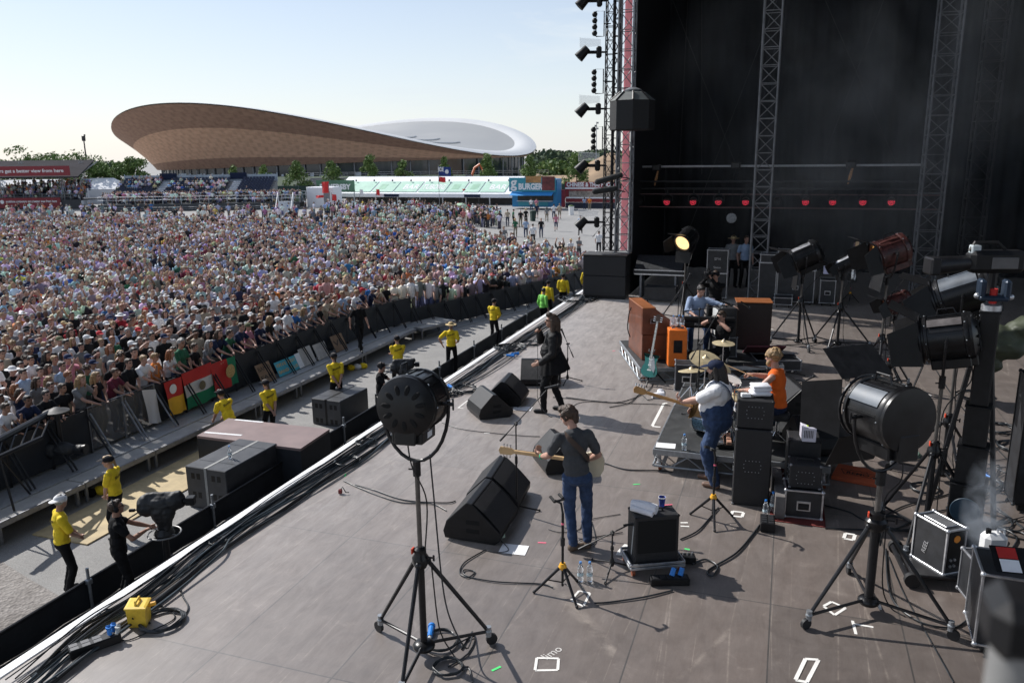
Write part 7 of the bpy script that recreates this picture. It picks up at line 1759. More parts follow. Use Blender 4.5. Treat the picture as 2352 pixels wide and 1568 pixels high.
cymbal('closed pair of hi-hats left of the snare',f0 + dk_*.45 + ds_*-.50 + V((0,0,RZ + .84)),(.02,.03),.18,True)
p=P(1652,815,1.25);cymbal('thin cymbal seen edge-on beside the orange cabinet',(-.95,14.35,1.22),(.05,.03),.2)
r=thing('bass_pedal','chrome pedal with a round felt beater on the riser floor','pedal',(1.0,13.2,.004));m=MB();m.box((0,0,.02),(.1,.28,.02),R=M4.Rotation(.12,3,'X'),b=.004);m.build('footboard',ALU,r);m=MB();m.tube([(-.05,.12,.0),(-.05,.12,.16)],.008,6);m.tube([(.05,.12,.0),(.05,.12,.16)],.008,6);m.tube([(-.05,.12,.16),(.05,.12,.16)],.008,6);m.build('frame',CHR,r);m=MB();m.tube([(0,.12,.16),(.08,.1,.36)],.005,6);m.sph((.085,.1,.38),.035,10,8);m.build('beater',HEAD,r)
m=MB();m.tube([(0,0,.0),(.0,.05,.08),(.02,.1,.04)],[.06,.09,.03],10);m.tube([(-.16,-.06,.03),(.05,.02,.05)],[.05,.08],8)
c=P(1518,913);tag(m.build('crumpled_towel',MATS['white_terry'],None,smooth=80,loc=(c.x,c.y,.01)),'crumpled white towel on the deck left of the drum riser','towel')
# --- papers, bottles, pedals, small things on the deck
def sheet(label,x,y,w_,h_,rz,z=0.004):
 c=P(x,y,z);m=MB();m.grid(lambda u,v: ((u - .5)*w_,(v - .5)*h_,.001 + .006*(u - .5) ** 2 + .004*(v - .3) ** 2),4,4);return tag(m.build('setlist',PAPER,None,smooth=60,loc=(c.x,c.y,z),rz=rz),label,'paper','set lists')
sheet('white set list before the two big monitors',1180,1261,.32,.23,radians(5))
sheet('white set list at the feet of the singer',1200,938,.34,.24,radians(8))
sheet('white set list on the near left corner of the drum riser',1529,1023,.28,.2,radians(4),RZ + .003)
c=P(1333,1334);bottle('left one of two water bottles on the deck',(c.x,c.y,.004),PKC,1.0);c=P(1354,1334);bottle('right one of two water bottles on the deck',(c.x,c.y,.004),PKC,1.0)
c=P(1571,1033,RZ);bottle('water bottle on the drum riser beside the set list',(c.x,c.y,RZ + .004),PKC,1.05)
c=P(529,1052,G + .937);bottle('water bottle on the near pit speakers',(c.x,c.y,G + .937),PKC,1.25)
def pedal_box(label,x,y,w_,d,h,rz,col,name='effects_pedal',knobs=True):
 c=P(x,y);t=thing(name,label,'pedal',(c.x,c.y,.004),rz,None);m=MB();m.box((0,0,h/2),(w_,d,h),b=.008);m.build('housing',col,t)
 if knobs:
  m=MB()
  for i in range(3): m.cyl((-.3*w_ + .3*w_*i,.2*d,h),(-.3*w_ + .3*w_*i,.2*d,h + .02),.011,n=8)
  m.build('knob',ALU,t)
 return t
pedal_box('black pedal with a green tape strip behind the tray',1580,1290,.16,.13,.08,.3,BLK);c=P(1580,1283);tag(MB().box((0,0,0),(.06,.03,.002)).build('tape_scrap',GAFF_G,loc=(c.x - .02,c.y + .06,.09)),'green tape strip on the black pedal','tape')
t=pedal_box('long black power strip right of the wheeled tray',1537,1340,.42,.12,.08,.35,BLK,'power_strip',False)
m=MB()
for i in range(5): m.box((-.15 + .075*i,0,.081),(.06,.08,.006),b=.002)
m.build('socket',CASEB,t)
for i,(dx,dz) in enumerate(((.03,.1),(.12,.12))): m=MB();m.cyl((dx,.02,.08),(dx + .03,.06,.08 + .07),.03,.026,10);m.build('plug',BLUEPL,t)
t=pedal_box('black socket box with two capped bottles behind it, beside the bass cabinet',1762,1212,.17,.28,.12,.05,BLK,'socket_box',False)
m=MB()
for i in range(4):
 for s_ in (-.04,.04): m.box((s_,-.10 + .065*i,.122),(.06,.05,.008),b=.002)
m.build('socket',CASEB,t)
c=P(1757,1186);bottle('blue-capped bottle behind the socket box, left',(c.x,c.y,.004),BLUEPL,1.0);c=P(1770,1178);bottle('blue-capped bottle behind the socket box, right',(c.x + .02,c.y + .05,.004),BLUEPL,1.2)
pedal_box('little white and green tuner pedal in the shadow of the big monitor',1147,1233,.13,.09,.06,.5,mat('white_green_box',(.5,.62,.5),.5,var=.5,scale=12))
pedal_box('pedal with tangled leads and a red light behind the lit monitor',1198,897,.2,.14,.06,.2,mat('grey_red_box',(.2,.12,.11),.5,var=.7,scale=14))
c=P(1655,1012,RZ);t=thing('pedalboard','board of small chrome pedals by the bass cabinet on the riser','pedalboard',(-.62,11.5,RZ + .004),.1)
m=MB();m.box((0,0,.04),(.36,.5,.03));m.build('tray',BLK,t)
for i in range(8): m=MB();m.box((-.11 + .11*(i % 3),-.18 + .16*(i // 3),.085),(.07,.11,.05),b=.006);m.build('pedal',[CHR,mat('tan_pedal',(.4,.22,.15),.5),ALU][i % 3],t)
# yellow transformer, power box, plugs at the stage edge
c=P(322,1430);t=thing('site_transformer','battered yellow site transformer with a carrying handle on the stage edge','transformer',(c.x,c.y,.004),.42)
m=MB();m.lathe([(.135,0),(.15,.22),(.165,.22),(.165,.24),(.13,.25)],4,M4.Rotation(pi/4,4,'Z') @ M4.Diagonal((1.0,1.15,1,1)));m.build('housing',YEL,t,smooth=0)
m=MB();m.tube([(-.0,-.07,.25),(0,-.06,.285),(0,.06,.285),(0,.07,.25)],.016,6);m.build('handle',YEL,t)
m=MB();m.cyl((.1,.02,.2),(.19,.04,.21),.025,n=10);m.build('plug',YELP,t);m=MB();m.cyl((-.02,-.125,.13),(-.02,-.135,.13),.012,n=8);m.build('fuse',CHR,t)
t.scale=(.84,.84,.9)
c=P(220,1490);t=thing('socket_board','black multi-socket power board with blue plugs on the stage edge','power board',(c.x,c.y,.004),1.02)
m=MB();m.box((0,0,.055),(.55,.14,.10),b=.012);m.build('housing',BLK,t)
m=MB()
for i in range(6): m.box((-.22 + .062*(i // 2)*2,-.035 + .07*(i % 2),.107),(.09,.062,.006),b=.002)
m.build('socket',mat('grey_socket',(.09,.09,.095),.5),t)
for i,(x,y,z) in enumerate(((.17,.0,.16),(.22,.04,.15),(.24,-.02,.14))): m=MB();m.cyl((x,y,.09),(x + .02*i,y + .05,z + .03),.026,.024,12);m.lathe([(.033,.0),(.033,.02)],12,M4.Translation((x + .012*i,y + .03,z)));m.build('plug',BLUEPL if i < 2 else mat('pale_grey_plastic',(.4,.42,.42),.5),t)
t.scale=(.8,.9,.9)
def plug(label,x,y,rz,z=.004):
 c=P(x,y);t=thing('power_connector',label,'connector',(c.x,c.y,z),rz,'blue power connectors');m=MB();m.cyl((-.10,0,.03),(.06,0,.03),.026,.03,10);m.cyl((.06,0,.03),(.09,0,.03),.037,n=12);m.build('shell',BLUEPL,t);m=MB();m.cyl((-.17,0,.028),(-.10,0,.03),.013,.02,8);m.build('gland',mat('pale_grey_plastic',(.4,.42,.42),.5),t);return t
plug('blue power connector under the left foreground lamp',990,1455,1.9);plug('blue power connector lying on the open deck by the middle lamp stands',2090,832,-.5);plug('blue connector on the coil right of the lift tower',2270,1098,2.0)
for i,(x,y) in enumerate(((1195,826),(1205,822),(1010,925),(1025,920),(1040,912))):
 plug(['blue connector half buried in the cable heap beyond the singer, left','blue connector half buried in the cable heap beyond the singer, right','blue connector in the cable pile by the round lamp, left','blue connector in the cable pile by the round lamp, middle','blue connector in the cable pile by the round lamp, right'][i],x - (22 if i < 2 else 5),y - 4 if i < 2 else y - 18,.6*i,.03)
c=P(782,1134);t=thing('cable_end','small red and black connector at the end of a loose lead','connector',(c.x,c.y,.004),.3);m=MB();m.box((0,0,.035),(.05,.05,.06),b=.006);m.build('housing',mat('dark_red_box',(.16,.02,.02),.5),t);m=MB();m.tube([(0,0,.06),(.03,.02,.09),(.08,-.02,.03),(.12,0,.02)],.007,5);m.build('lead',CBL,t)
# --- cables
rc=random.Random(99)
run=[P(60,1568),P(210,1440),P(330,1370),P(440,1285),P(520,1225),P(620,1160),P(700,1110),P(790,1055),P(860,1005),P(940,952),P(1010,905),P(1080,862),P(1140,822),P(1200,780),P(1270,735),P(1320,700),P(1340,680)]
for i in range(19):
 off=rc.gauss(.02,.11);s_=rc.choice((.007,.008,.009,.010,.014));ph=rc.uniform(0,6.3);am=rc.uniform(.02,.10);pts=[]
 for k_,p in enumerate(run):
  if k_ < 2 and rc.random() < .1: continue
  x=p.x + off + am*sin(k_*1.3 + ph) + rc.uniform(-.035,.035)
  pts.append(V((max(x,-6.36),p.y + rc.uniform(-.1,.1),s_ + .004 + .028*(i // 6)*rc.random())))
 cable('dark cable in the bundle running along the stage edge',pts,s_,mat('teal_grey_cable',(.03,.045,.055),.35,var=.4) if i % 3 == 0 else (mat('grey_cable',(.06,.065,.07),.4,var=.4) if i % 5 == 0 else CBL),n=6,grp='cables bundled along the stage edge')
cable('thick black multicore lying straight along the cable bundle',[V((p.x + .26 + .04*sin(k_*1.7),p.y,.03)) for k_,p in enumerate(run[:10])],.026,RUB)
def coil(label,x,y,R,turns,r=.008,z=.0,sq=1.0,mt=None,tailpts=None,wob=.16):
 c=P(x,y,z);pts=[]
 n=turns*12
 for i in range(n):
  a=2*pi*i/12;q=R*(1 + rc.uniform(-wob,wob)*.6);pts.append(V((c.x + q*cos(a)*sq,c.y + q*sin(a),z + r + .004 + (i/n)*r*2.6 + rc.uniform(0,r))))
 if tailpts: pts += [P(*q,z + r + .004) for q in tailpts]
 m=MB();m.tube(spline(pts,3),r,6);return tag(m.build('cable_coil',mt or CBL,smooth=60),label,'cable coil','coiled cables on the deck')
coil('big neat coil of black cable beside the yellow transformer',374,1430,.20,11,.009,tailpts=[(425,1410),(432,1390),(418,1365),(415,1335),(450,1310),(520,1250)])
coil('loose coil of thin cable lying on the white stage edge end of the bundle',500,1245,.10,6,.006)
coil('round cable coil in the middle of the bundle above the round lamp base',798,1062,.19,7,.008)
coil('small loop of cable behind the middle coil',840,1018,.16,4,.008)
coil('tangle of cable left of the monitors',1065,895,.26,6,.009,wob=.5)
coil('cable tangle in the pile by the round lamp',1030,905,.22,7,.008,wob=.5)
coil('cable tangle farther along the bundle',1170,800,.30,6,.009,wob=.55)
coil('small cable loop farthest along the bundle',1215,790,.25,5,.009,wob=.4)
coil('cable tangle at the far stage corner',1330,688,.5,6,.012,wob=.6)
coil('loose loops under the left foreground lamp',1010,1475,.17,4,.008,tailpts=[(1090,1460),(1075,1500),(1030,1530)])
coil('second tangle of loops at the bottom edge under the foreground lamp',1030,1535,.13,4,.008,tailpts=[(1075,1530),(1085,1567)])
coil('coil with a blue plug right of the lift tower',2262,1112,.20,8,.009)
coil('coil of cable behind the big lamp stand',2125,1005 + 120,.18,6,.009);coil('coil of cable left of the smoke machine',2060,1225 - 20,.2,6,.009)
coil('coil on the deck behind the big barn-door lamp',2075,1045,.22,7,.010,mt=mat('green_grey_cable',(.04,.07,.055),.4,var=.4))
coil('coil by the mast with pink and blue tails',2290,985,.28,6,.010,wob=.4);coil('coil at the right edge, half way up',2335,1030,.25,7,.012)
coil('faint coil in the distance left of the mast',2240,910,.3,4,.009,wob=.3)
LN=[('thin lead from the round lamp to the drum riser with one loop',[(1015,970),(1060,985),(1140,995),(1210,1001),(1240,1002)],.006),
      ('lead running from the monitors towards the drum riser',[(1270,912),(1340,918),(1420,925),(1505,928),(1540,931)],.007),
      ('lead curving up from the singer towards the organ',[(1300,912),(1400,924),(1450,916),(1490,895),(1500,880)],.008),
      ('black lead from the guitarist to the drum riser',[(1365,1060),(1395,1065),(1440,1078),(1510,1080),(1545,1083)],.010),
      ('pair of leads from the cable bundle to the big monitors',[(815,1112),(860,1125),(930,1148),(1020,1154),(1046,1150)],.009),
      ('second of the leads from the cable bundle to the big monitors',[(790,1104),(850,1130),(920,1153),(990,1156),(1025,1172)],.008),
      ('lead looping from the monitors to the front guitar stand',[(1115,1262),(1068,1290),(1056,1315),(1075,1325),(1090,1312),(1066,1308),(1072,1322),(1140,1335),(1240,1340),(1270,1348)],.008),
      ('lead from the tuner pedal to the guitarist',[(1150,1240),(1168,1262),(1140,1268),(1115,1262)],.005),
      ('guitar lead snaking from the guitarist to the towel amp',[(1358,1195),(1368,1240),(1352,1252),(1330,1240),(1370,1232),(1430,1222)],.006),
      ('lead running behind the guitarist to the stand base',[(1260,1215),(1290,1222),(1330,1215),(1345,1195),(1425,1180)],.005),
      ('heavy black lead looping right of the towel amp',[(1545,1355),(1480,1370),(1400,1382),(1365,1384)],.010),
      ('thick lead looping up to the socket box',[(1590,1295),(1620,1284),(1648,1300),(1636,1322),(1628,1308),(1690,1270),(1730,1225),(1745,1205)],.012),
      ('lead from the amp towards the bass guitar stand',[(1563,1238),(1600,1220),(1625,1195),(1650,1165)],.010),
      ('lead across the deck from the bass drum riser to the lamps',[(1870,905),(1905,895),(1935,905),(1910,918),(1960,928),(2010,935)],.010),
      ('lead curving behind the drummer between the stands',[(1815,870),(1880,880),(1945,893),(1955,905),(1905,915)],.010),
      ('lead along the far lamp stand feet',[(1760,795),(1840,790),(1920,785),(2000,800),(2090,805)],.010),
      ('lead crossing from the lamp stands to the lift tower',[(1960,930),(2050,940),(2120,960),(2190,975)],.010),
      ('long grey lead running down to the bottom right',[(2040,1275),(2075,1360),(2120,1440),(2165,1520),(2190,1566)],.006),
      ('black lead looping from the big lamp stand to the right case',[(2035,1260),(2040,1340),(2060,1390),(2120,1430),(2190,1440),(2225,1420)],.010),
      ('lead sweeping along the deck behind the amp stack',[(1895,1160),(1950,1175),(2000,1195),(2080,1160),(2160,1140),(2215,1120)],.010),
      ('second lead sweeping behind the amp stack',[(1895,1212),(1970,1215),(2050,1215),(2130,1180),(2200,1165)],.010),
      ('pale blue striped lead beside the lift tower',[(2150,850),(2185,905),(2230,960),(2290,1030),(2350,1090)],.008),
      ('lead from the tower foot to the right edge',[(2205,1040),(2260,1060),(2310,1085),(2352,1105)],.008),
      ('lead rounding the turquoise guitar stand',[(1515,905),(1490,918),(1470,905),(1445,925),(1400,935)],.008),
      ('long taut lead from the yellow transformer to the socket board',[(345,1385),(380,1395),(400,1420),(330,1455),(290,1470),(270,1462)],.007),
      ('cable drooping from the socket board over the stage edge bundle',[(228,1435),(232,1405),(270,1395),(310,1400),(345,1430)],.007)]
for lb,pp,r_ in LN: cable(lb,[P(x,y,r_ + .003 + .004*(k_ % 2)) for k_,(x,y) in enumerate(pp)],r_,n=7,grp=None)
for i in range(16):
 x,y=rc.uniform(2210,2350),rc.uniform(1040,1250);pts=[P(x + rc.uniform(-90,90),y + rc.uniform(-60,60),.012 + .01*rc.random()) for _ in range(5)]
 cable('dark cable in the tangle right of the lift tower',pts,rc.choice((.007,.009,.011)),grp='tangled cables right of the lift tower')
b=P(985,1500);hcb=lambda y,dx=0: V((bz.x,bz.y,0))
lp=V((P(975,1510).x,P(975,1510).y,0));cable('black lead hanging from the round lamp down its stand to the blue plug',[lp + V((.12,.02,2.0)),lp + V((.14,.04,1.5)),lp + V((.18,.05,.8)),lp + V((.26,.02,.45)),lp + V((.4,.05,.15)),P(1085,1450,.02),P(1060,1490,.012)],.008)
# --- pit: speakers, covered thrust, cameras, crane, bags, signs, flags
def sub_stack(label,loc,rz,w_,d,h,strap,n=2):
 t=thing('speaker_stack',label,'speaker',loc,rz,'subwoofer pairs in the pit')
 for i in range(2):
  x0=-w_/2 + w_/2*i;m=MB();m.bb(x0 + .004,x0 + w_/2 - .004,-d/2,d/2,.01,h - (.0 if i else .0),b=.015);cb_=m.build('cabinet',mat('grey_black_cabinet',(.045,.047,.052),.5,var=.3,scale=4),t)
  for k_ in range(int(h/.55) + 1):
   for s_ in (-.07,.07):
    zz=h - .2 - .42*k_
    if zz > .1: m=MB();m.box((x0 + w_/4 + s_,-d/2 - .001,zz),(.09,.004,.13));m.build('handle_recess',BLK,cb_)
 m=MB();m.bb(-.03,.03,-d/2 - .004,d/2 + .004,h + .001,h + .006);m.bb(-.03,.03,-d/2 - .006,-d/2 - .001,.02,h);m.build('strap',strap,t)
 for s_ in (-1,1): m=MB();m.bb(-w_/2 + .05,w_/2 - .05,s_*d*.28 - .006,s_*d*.28 + .006,h + .001,h + .003);m.build('seam',BLK,t)
 return t
sub_stack('near pair of grey-black pit speakers with a pale strap and a bottle on top',(-11.15,13.5,G),radians(-1),1.05,1.75,.93,mat('pale_strap',(.3,.3,.29),.7))
sub_stack('far pair of grey-black pit speakers with a black strap',(-11.65,18.8,G),radians(-3),.95,1.4,.75,BLK)
q=[P(452,1000,-1.8),P(690,1030,-1.8),P(757,985,-1.8),P(525,960,-1.8)]
t=thing('thrust_platform','covered black platform with a reddish-brown top reaching over the pit fence','platform',(0,0,0))
m=MB();m.prism([(p.x,p.y) for p in q],.06,M4.Translation((0,0,-1.86)));m.build('deck_board',mat('red_brown_board',(.23,.165,.155),.55,var=.15,scale=2),t)
m=MB();m.prism([(p.x,p.y) for p in q],.83,M4.Translation((0,0,G + .005)));m.build('skirt',SHEET,t)
m=MB()
for a,b in ((P(540,963,-1.795),P(604,969,-1.795)),(P(470,992,-1.795),P(555,999,-1.795))): strip(m,a,b,.08,-1.795)
m.build('white_tape',WHT,t,smooth=0)
def covered_camera(label,base,head_z,yaw,k=1.0,ped=True):
 t=thing('pedestal_camera',label,'camera',base,0,'covered broadcast cameras')
 hz=head_z - base[2]
 Z=M4.Translation((0,0,hz)) @ M4.Rotation(yaw,4,'Z')
 pr=[('e',Z @ V((0,.0,.02)),(.17*k,.30*k,.2*k),(M4.Rotation(yaw,3,'Z'))),('e',Z @ V((0,.22*k,.06)),(.15*k,.2*k,.17*k),M4.Rotation(yaw,3,'Z')),('e',Z @ V((0,-.25*k,.0)),(.15*k,.16*k,.2*k),M4.Rotation(yaw,3,'Z')),('c',Z @ V((0,0,-.1)),Z @ V((0,0,-.36*k)),.2*k,.12*k),('c',Z @ V((0,-.2,.16)),Z @ V((0,.3,.18)),.06,.06),('c',Z @ V((.05,.1,-.1)),Z @ V((.06,.08,-.4*k)),.13,.06)]
 me=blob(pr,.014,2,.022,5.5);me.materials.append(mat('black_rain_cover',(.014,.015,.017),.55,var=.4,scale=6,bump=.4,bscale=9));me.shade_smooth();me.name='rain_cover';o=bpy.data.objects.new('rain_cover',me);COL.objects.link(o);o.parent=t
 m=MB();m.T=Z;m.box((0,.50*k,.06),(.15*k,.15*k,.14*k),b=.01);m.cyl((0,.36*k,.05),(0,.46*k,.06),.055*k,n=12);m.T=None;m.build('lens_hood',BLK,t)
 m=MB();m.T=Z;m.tube([(.05,-.3,-.05),(.12,-.5,-.16)],.013,6);m.tube([(-.1,-.3,-.05),(-.14,-.5,-.14)],.013,6);m.box((-.14,-.53,-.13),(.05,.1,.05),b=.01);m.T=None;m.build('pan_bar',BLK,t)
 if ped:
  zt2=hz - .42*k
  m=MB();m.cyl((0,0,.1),(0,0,zt2),.06,.05,14);m.build('column',BLKM,t)
  m=MB();m.tube([(.26*cos(2*pi*i/24),.26*sin(2*pi*i/24),zt2 - .10) for i in range(24)],.014,7,closed=True);m.tube([(-.26,0,zt2 - .10),(.26,0,zt2 - .1)],.01,6);m.build('steering_ring',mat('grey_rubber_ring',(.18,.18,.18),.4),t)
  m=MB();m.lathe([(.15,zt2 - .14),(.17,zt2 - .1),(.12,zt2 + .0)],16);m.build('fluid_head',BLKM,t)
  for i in range(3): a=2.1*i + .4;m=MB();m.tube([(0,0,.14),(.38*cos(a),.38*sin(a),.09)],.03,7);m.lathe([(.02,-.03),(.075,-.03),(.075,.03),(.02,.03)],12,frame((.38*cos(a),.38*sin(a),.078),(0,1,0),(0,0,1),(1,0,0)));m.build('leg',BLKM,t)
 return t
covered_camera('near pit camera under a black rain cover on a pedestal',(-9.5,9.65,G),-1.05,-1.15,.95)
covered_camera('far pit camera under a black rain cover, behind the round lamp',(-9.65,18.8,G),-1.05,-1.1,.8)
# camera crane at the left edge
t=thing('camera_crane','black camera crane with its camera slung low at the left edge','camera crane',(0,0,0))
e=lambda x,y,z: P(x,y,z)
m=MB()
A0,A1=P(-60,1040,-.9),P(120,945,-.9);B0,B1=P(-60,1075,-1.1),P(95,1005,-1.1)
for a,b,w2 in ((A0,A1,.075),(B0,B1,.05)): m.tube([a,b],w2,8)
for i in range(7): f_=i/6;m.tube([A0.lerp(A1,f_),B0.lerp(B1,f_)],.018,5)
m.build('boom',BLKM,t)
hp=A1 + V((.12,.0,-.02));m=MB();m.lathe([(.26,.0),(.27,.05),(.14,.09),(.05,.13)],20,M4.Translation((hp.x,hp.y,-.92)));m.build('turntable',RUB,t)
m=MB();m.tube([(hp.x,hp.y,-.9),(hp.x,hp.y,-1.75)],.06,10);m.build('neck',BLKM,t)
cpos=V((hp.x + .12,hp.y - .1,-1.72));pr=[('e',cpos,(.34,.16,.17),M4.Rotation(.3,3,'Z')),('e',cpos + V((-.25,-.08,-.02)),(.2,.16,.2)),('c',cpos + V((.2,.08,.0)),cpos + V((.42,.14,0)),.10,.11)]
me=blob(pr,.016,2,.02,5);me.materials.append(MATS['black_rain_cover']);me.shade_smooth();me.name='covered_camera';o=bpy.data.objects.new('covered_camera',me);COL.objects.link(o);o.parent=t
m=MB();m.cyl(cpos + V((.42,.14,0)),cpos + V((.52,.17,0)),.10,.12,14);m.build('lens_hood',LBLK,o)
m=MB();base=P(20,1160,PZ)
for dx,dy in ((-.3,-.3),(.4,-.2),(.0,.5)): m.tube([B0.lerp(B1,.35),V((base.x + dx,base.y + dy,PZ + .02))],.022,6)
m.build('support_leg',BLKM,t)
# stuff beneath the walkway
for i,(x,y,c,lb) in enumerate(((230,1135,YELC,'yellow jacket stuffed under the walkway, near'),(205,1140,BLKC,'black bag under the walkway beside the yellow jacket'),(581,990,YELC,'yellow jacket under the walkway right of the covered platform'),(805,850,YELC,'yellow bag under the walkway above the far speakers, left'),(820,848,WHTC,'white bag under the walkway above the far speakers'),(834,846,YELC,'yellow bag under the walkway above the far speakers, right'))):
 b=P(x,y,G);pr=[('e',(0,0,.12),(.2,.15,.13)),('e',(.1,.05,.1),(.14,.14,.11)),('c',(-.1,0,.1),(-.16,.08,.06),.09,.06)];me=blob(pr,.02,1,.02,7);me.materials.append(c);me.shade_smooth();me.name='bag';o=bpy.data.objects.new('kit_bag',me);COL.objects.link(o);o.location=(b.x,b.y,G);o.scale=(.65,.65,.8);tag(o,lb,'bag')
# flags and signs on the barrier
def on_barrier(y,zoff=0,out_=.05):
 best=min(barriers,key=lambda q: abs(q[0].y - y));mid,d,z,o=best;n=V((-d.y,d.x,0));n=n if n.x > 0 else -n
 return V((mid.x,y,z)) + n*out_,(d if d.y < 0 else -d),n
FC={'r': mat('flag_red',(.5,.025,.02),.75,var=.1),'y': mat('flag_yellow',(.75,.42,.03),.75,var=.1),'g': mat('flag_green',(.01,.2,.09),.75,var=.1),'w': mat('flag_white',(.6,.58,.56),.75,var=.06)}
def flag(label,yc,wd,top,bot,stripes,vertical=False,skew=0.0,emblem=None,name='flag'):
 o0,d,n=on_barrier(yc);t=thing(name,label,'flag',(0,0,0),0,'flags hung on the barrier')
 x=V((0,1,0)) if False else -d;x=V((d.x,d.y,0))*-1
 N_=len(stripes)
 for i,s_ in enumerate(stripes):
  m=MB()
  def fn(u,v):
   if vertical: a=(i + u)/N_;b=v
   else: a=u;b=(i + v)/N_
   px=(a - .5)*wd;pz=top + (bot - top)*b + skew*a
   return o0 + x*px + V((0,0,pz)) + n*(.02 + .035*sin(a*9 + b*3)*(.3 + b) + .02 + .10*b)
  m.grid(fn,8,6);m.build('stripe',FC[s_],t,smooth=70)
 if emblem:
  a,b,rr,mt=emblem;c=o0 + x*((a - .5)*wd) + V((0,0,top + (bot - top)*b + skew*a)) + n*(.02 + .035*sin(a*9 + b*3)*(.3 + b) + .065 + .1*b);m=MB();m.lathe([(rr,0),(rr*.6,.004),(.001,.005)],14,frame(c,x,(0,0,1),n));m.build('emblem',mt,t)
 return t
EMB=mat('brown_emblem',(.16,.13,.07),.7,var=.5,scale=30)
flag('white cloth hung over the barrier left of the flags',15.35,.45,1.08,.2,['w'],skew=-.1)
flag('red and yellow flag hung lengthwise on the barrier',16.2,.64,1.06,.15,['r','y'],emblem=(.4,.25,.13,WHT))
flag('red, white and green striped flag with a small emblem',17.13,1.18,1.12,.12,['r','w','g'],skew=.05,emblem=(.55,.5,.13,EMB))
flag('red and green flag with a round crest',18.2,1.08,1.1,.3,['r','r','g'],vertical=True,emblem=(.66,.45,.2,mat('gold_crest',(.5,.33,.12),.6,var=.5,scale=25)))
CARD=mat('brown_card',(.28,.18,.11),.8,var=.15);CYAN=mat('cyan_card',(.06,.4,.5),.7,var=.1)
def sign(label,y,wd,ht,mt,lines,ink,nm='protest_sign'):
 o0,d,n=on_barrier(y,out_=.42);x=V((-d.x,-d.y,0));up=(V((0,0,1)) - n*.45).normalized();f_=x.cross(up);f_=f_ if f_.x > 0 else -f_
 t=thing('handwritten_sign',label,'sign',(0,0,0),0,'signs leaning on the barrier');ctr=o0 + V((0,0,.03)) + up*(ht/2)
 m=MB();m.prism([(-wd/2,-ht/2),(wd/2,-ht/2),(wd/2,ht/2),(-wd/2,ht/2)],.008,frame(ctr,x,up,f_));m.build('board',mt,t)
 for i,l in enumerate(lines): text_mb(l,ht/(len(lines) + .6)*.8,frame(ctr + f_*.009 + up*(ht*(.5 - (i + .6)/(len(lines) + .2))),x,up,f_),ink,'lettering',t,.001,fit=wd*.82)
sign('brown cardboard sign lettered in black, left of the blue one',19.85,.7,.62,CARD,['BAND','FAN'],BLK)
sign('blue sign with yellow block lettering leaning on the barrier',20.68,.62,.48,CYAN,['HOPE & BE','BAND'],YELP)
sign('blue sign with yellow lettering right of the first blue one',21.25,.46,.48,CYAN,['NIGHT','PLUS'],YELP)
sign('white card sign right of the blue signs',21.62,.26,.5,PAPER,[],BLK);sign('pale card leaning on the barrier, faintly written',22.1,.7,.6,mat('pale_card',(.5,.48,.45),.8),[],BLK);sign('second pale card leaning on the barrier',22.95,.72,.55,MATS['pale_card'],[],BLK)
sign('brown card with big dark letters, farthest of the signs',24.1,.75,.6,CARD,['VB'],BLK)
# --- lattice towers, beams and lights
def lattice(name,label,base,h,w_,mt,step=.5,r=.025,cat='tower',z0=0.0,dia=.014):
 t=thing(name,label,cat,(base[0],base[1],z0));m=MB()
 for sx in (-1,1):
  for sy in (-1,1): m.cyl((sx*w_/2,sy*w_/2,0),(sx*w_/2,sy*w_/2,h),r,n=7)
 m.build('chord',mt,t)
 m=MB();n=int(h/step)
 for i in range(n):
  z,z2=i*step,(i + 1)*step;s_=1 if i % 2 else -1;hw_=w_/2
  for a,b in (((-hw_,-hw_),(hw_,-hw_)),((hw_,hw_),(-hw_,hw_)),((hw_,-hw_),(hw_,hw_)),((-hw_,hw_),(-hw_,-hw_))):
   if s_ < 0: a,b=b,a
   m.tube([(a[0],a[1],z),(b[0],b[1],z2)],dia,5);m.tube([(a[0],a[1],z),(b[0],b[1],z)],dia,5)
 m.build('lacing',mt,t);return t
TRM_=mat('grey_truss',(.20,.205,.215),.5,.3,var=.3,scale=5);TRD=mat('dark_truss',(.03,.031,.034),.5,.3,var=.4,scale=5)
TX=lambda x,Y: PY(x,300,Y).x
lattice('truss_tower','grey lattice tower in front of the pink banner at the far stage corner',(TX(1437,25.0),25.0),20.5,.44,TRM_,.55,.03,z0=1.5)
lattice('truss_tower','thin black lattice mast carrying the side lights against the sky',(TX(1399,25.4),25.4),20.5,.24,TRD,.4,.02,z0=1.5,dia=.011)
lattice('truss_tower','grey lattice tower standing in the middle of the dark stage',(-.78,25.85),21.4,.50,TRM_,.5,.028)
lattice('truss_tower','grey lattice tower at the right of the row of red lights',(3.95,26.5),21.4,.60,mat('dim_truss',(.11,.115,.125),.5,.3,var=.3),.55,.03)
lattice('truss_tower','dim lattice tower deep at the right, behind the others',(5.7,29.5),21.4,.60,TRD,.6,.03)
lattice('truss_tower','second black lattice mast right beside the grey corner tower',(TX(1414,25.3),25.3),20.5,.2,TRD,.5,.022,z0=1.5)
m=MB();m.bb(TX(1431,25.5),TX(1447,25.5),25.46,25.49,1.5,21.0);tag(m.build('pink_banner',mat('pink_banner',(.8,.4,.44),.7,var=.06,scale=.6),smooth=0),'long narrow pink banner hanging behind the corner tower','banner')
PB_,PBS=nodes_of(MATS['pink_banner']);tl=PB_.nodes.new('ShaderNodeBsdfTranslucent');tl.inputs[0].default_value=(1,.62,.66,1);ms_=PB_.nodes.new('ShaderNodeMixShader');ms_.inputs[0].default_value=.6
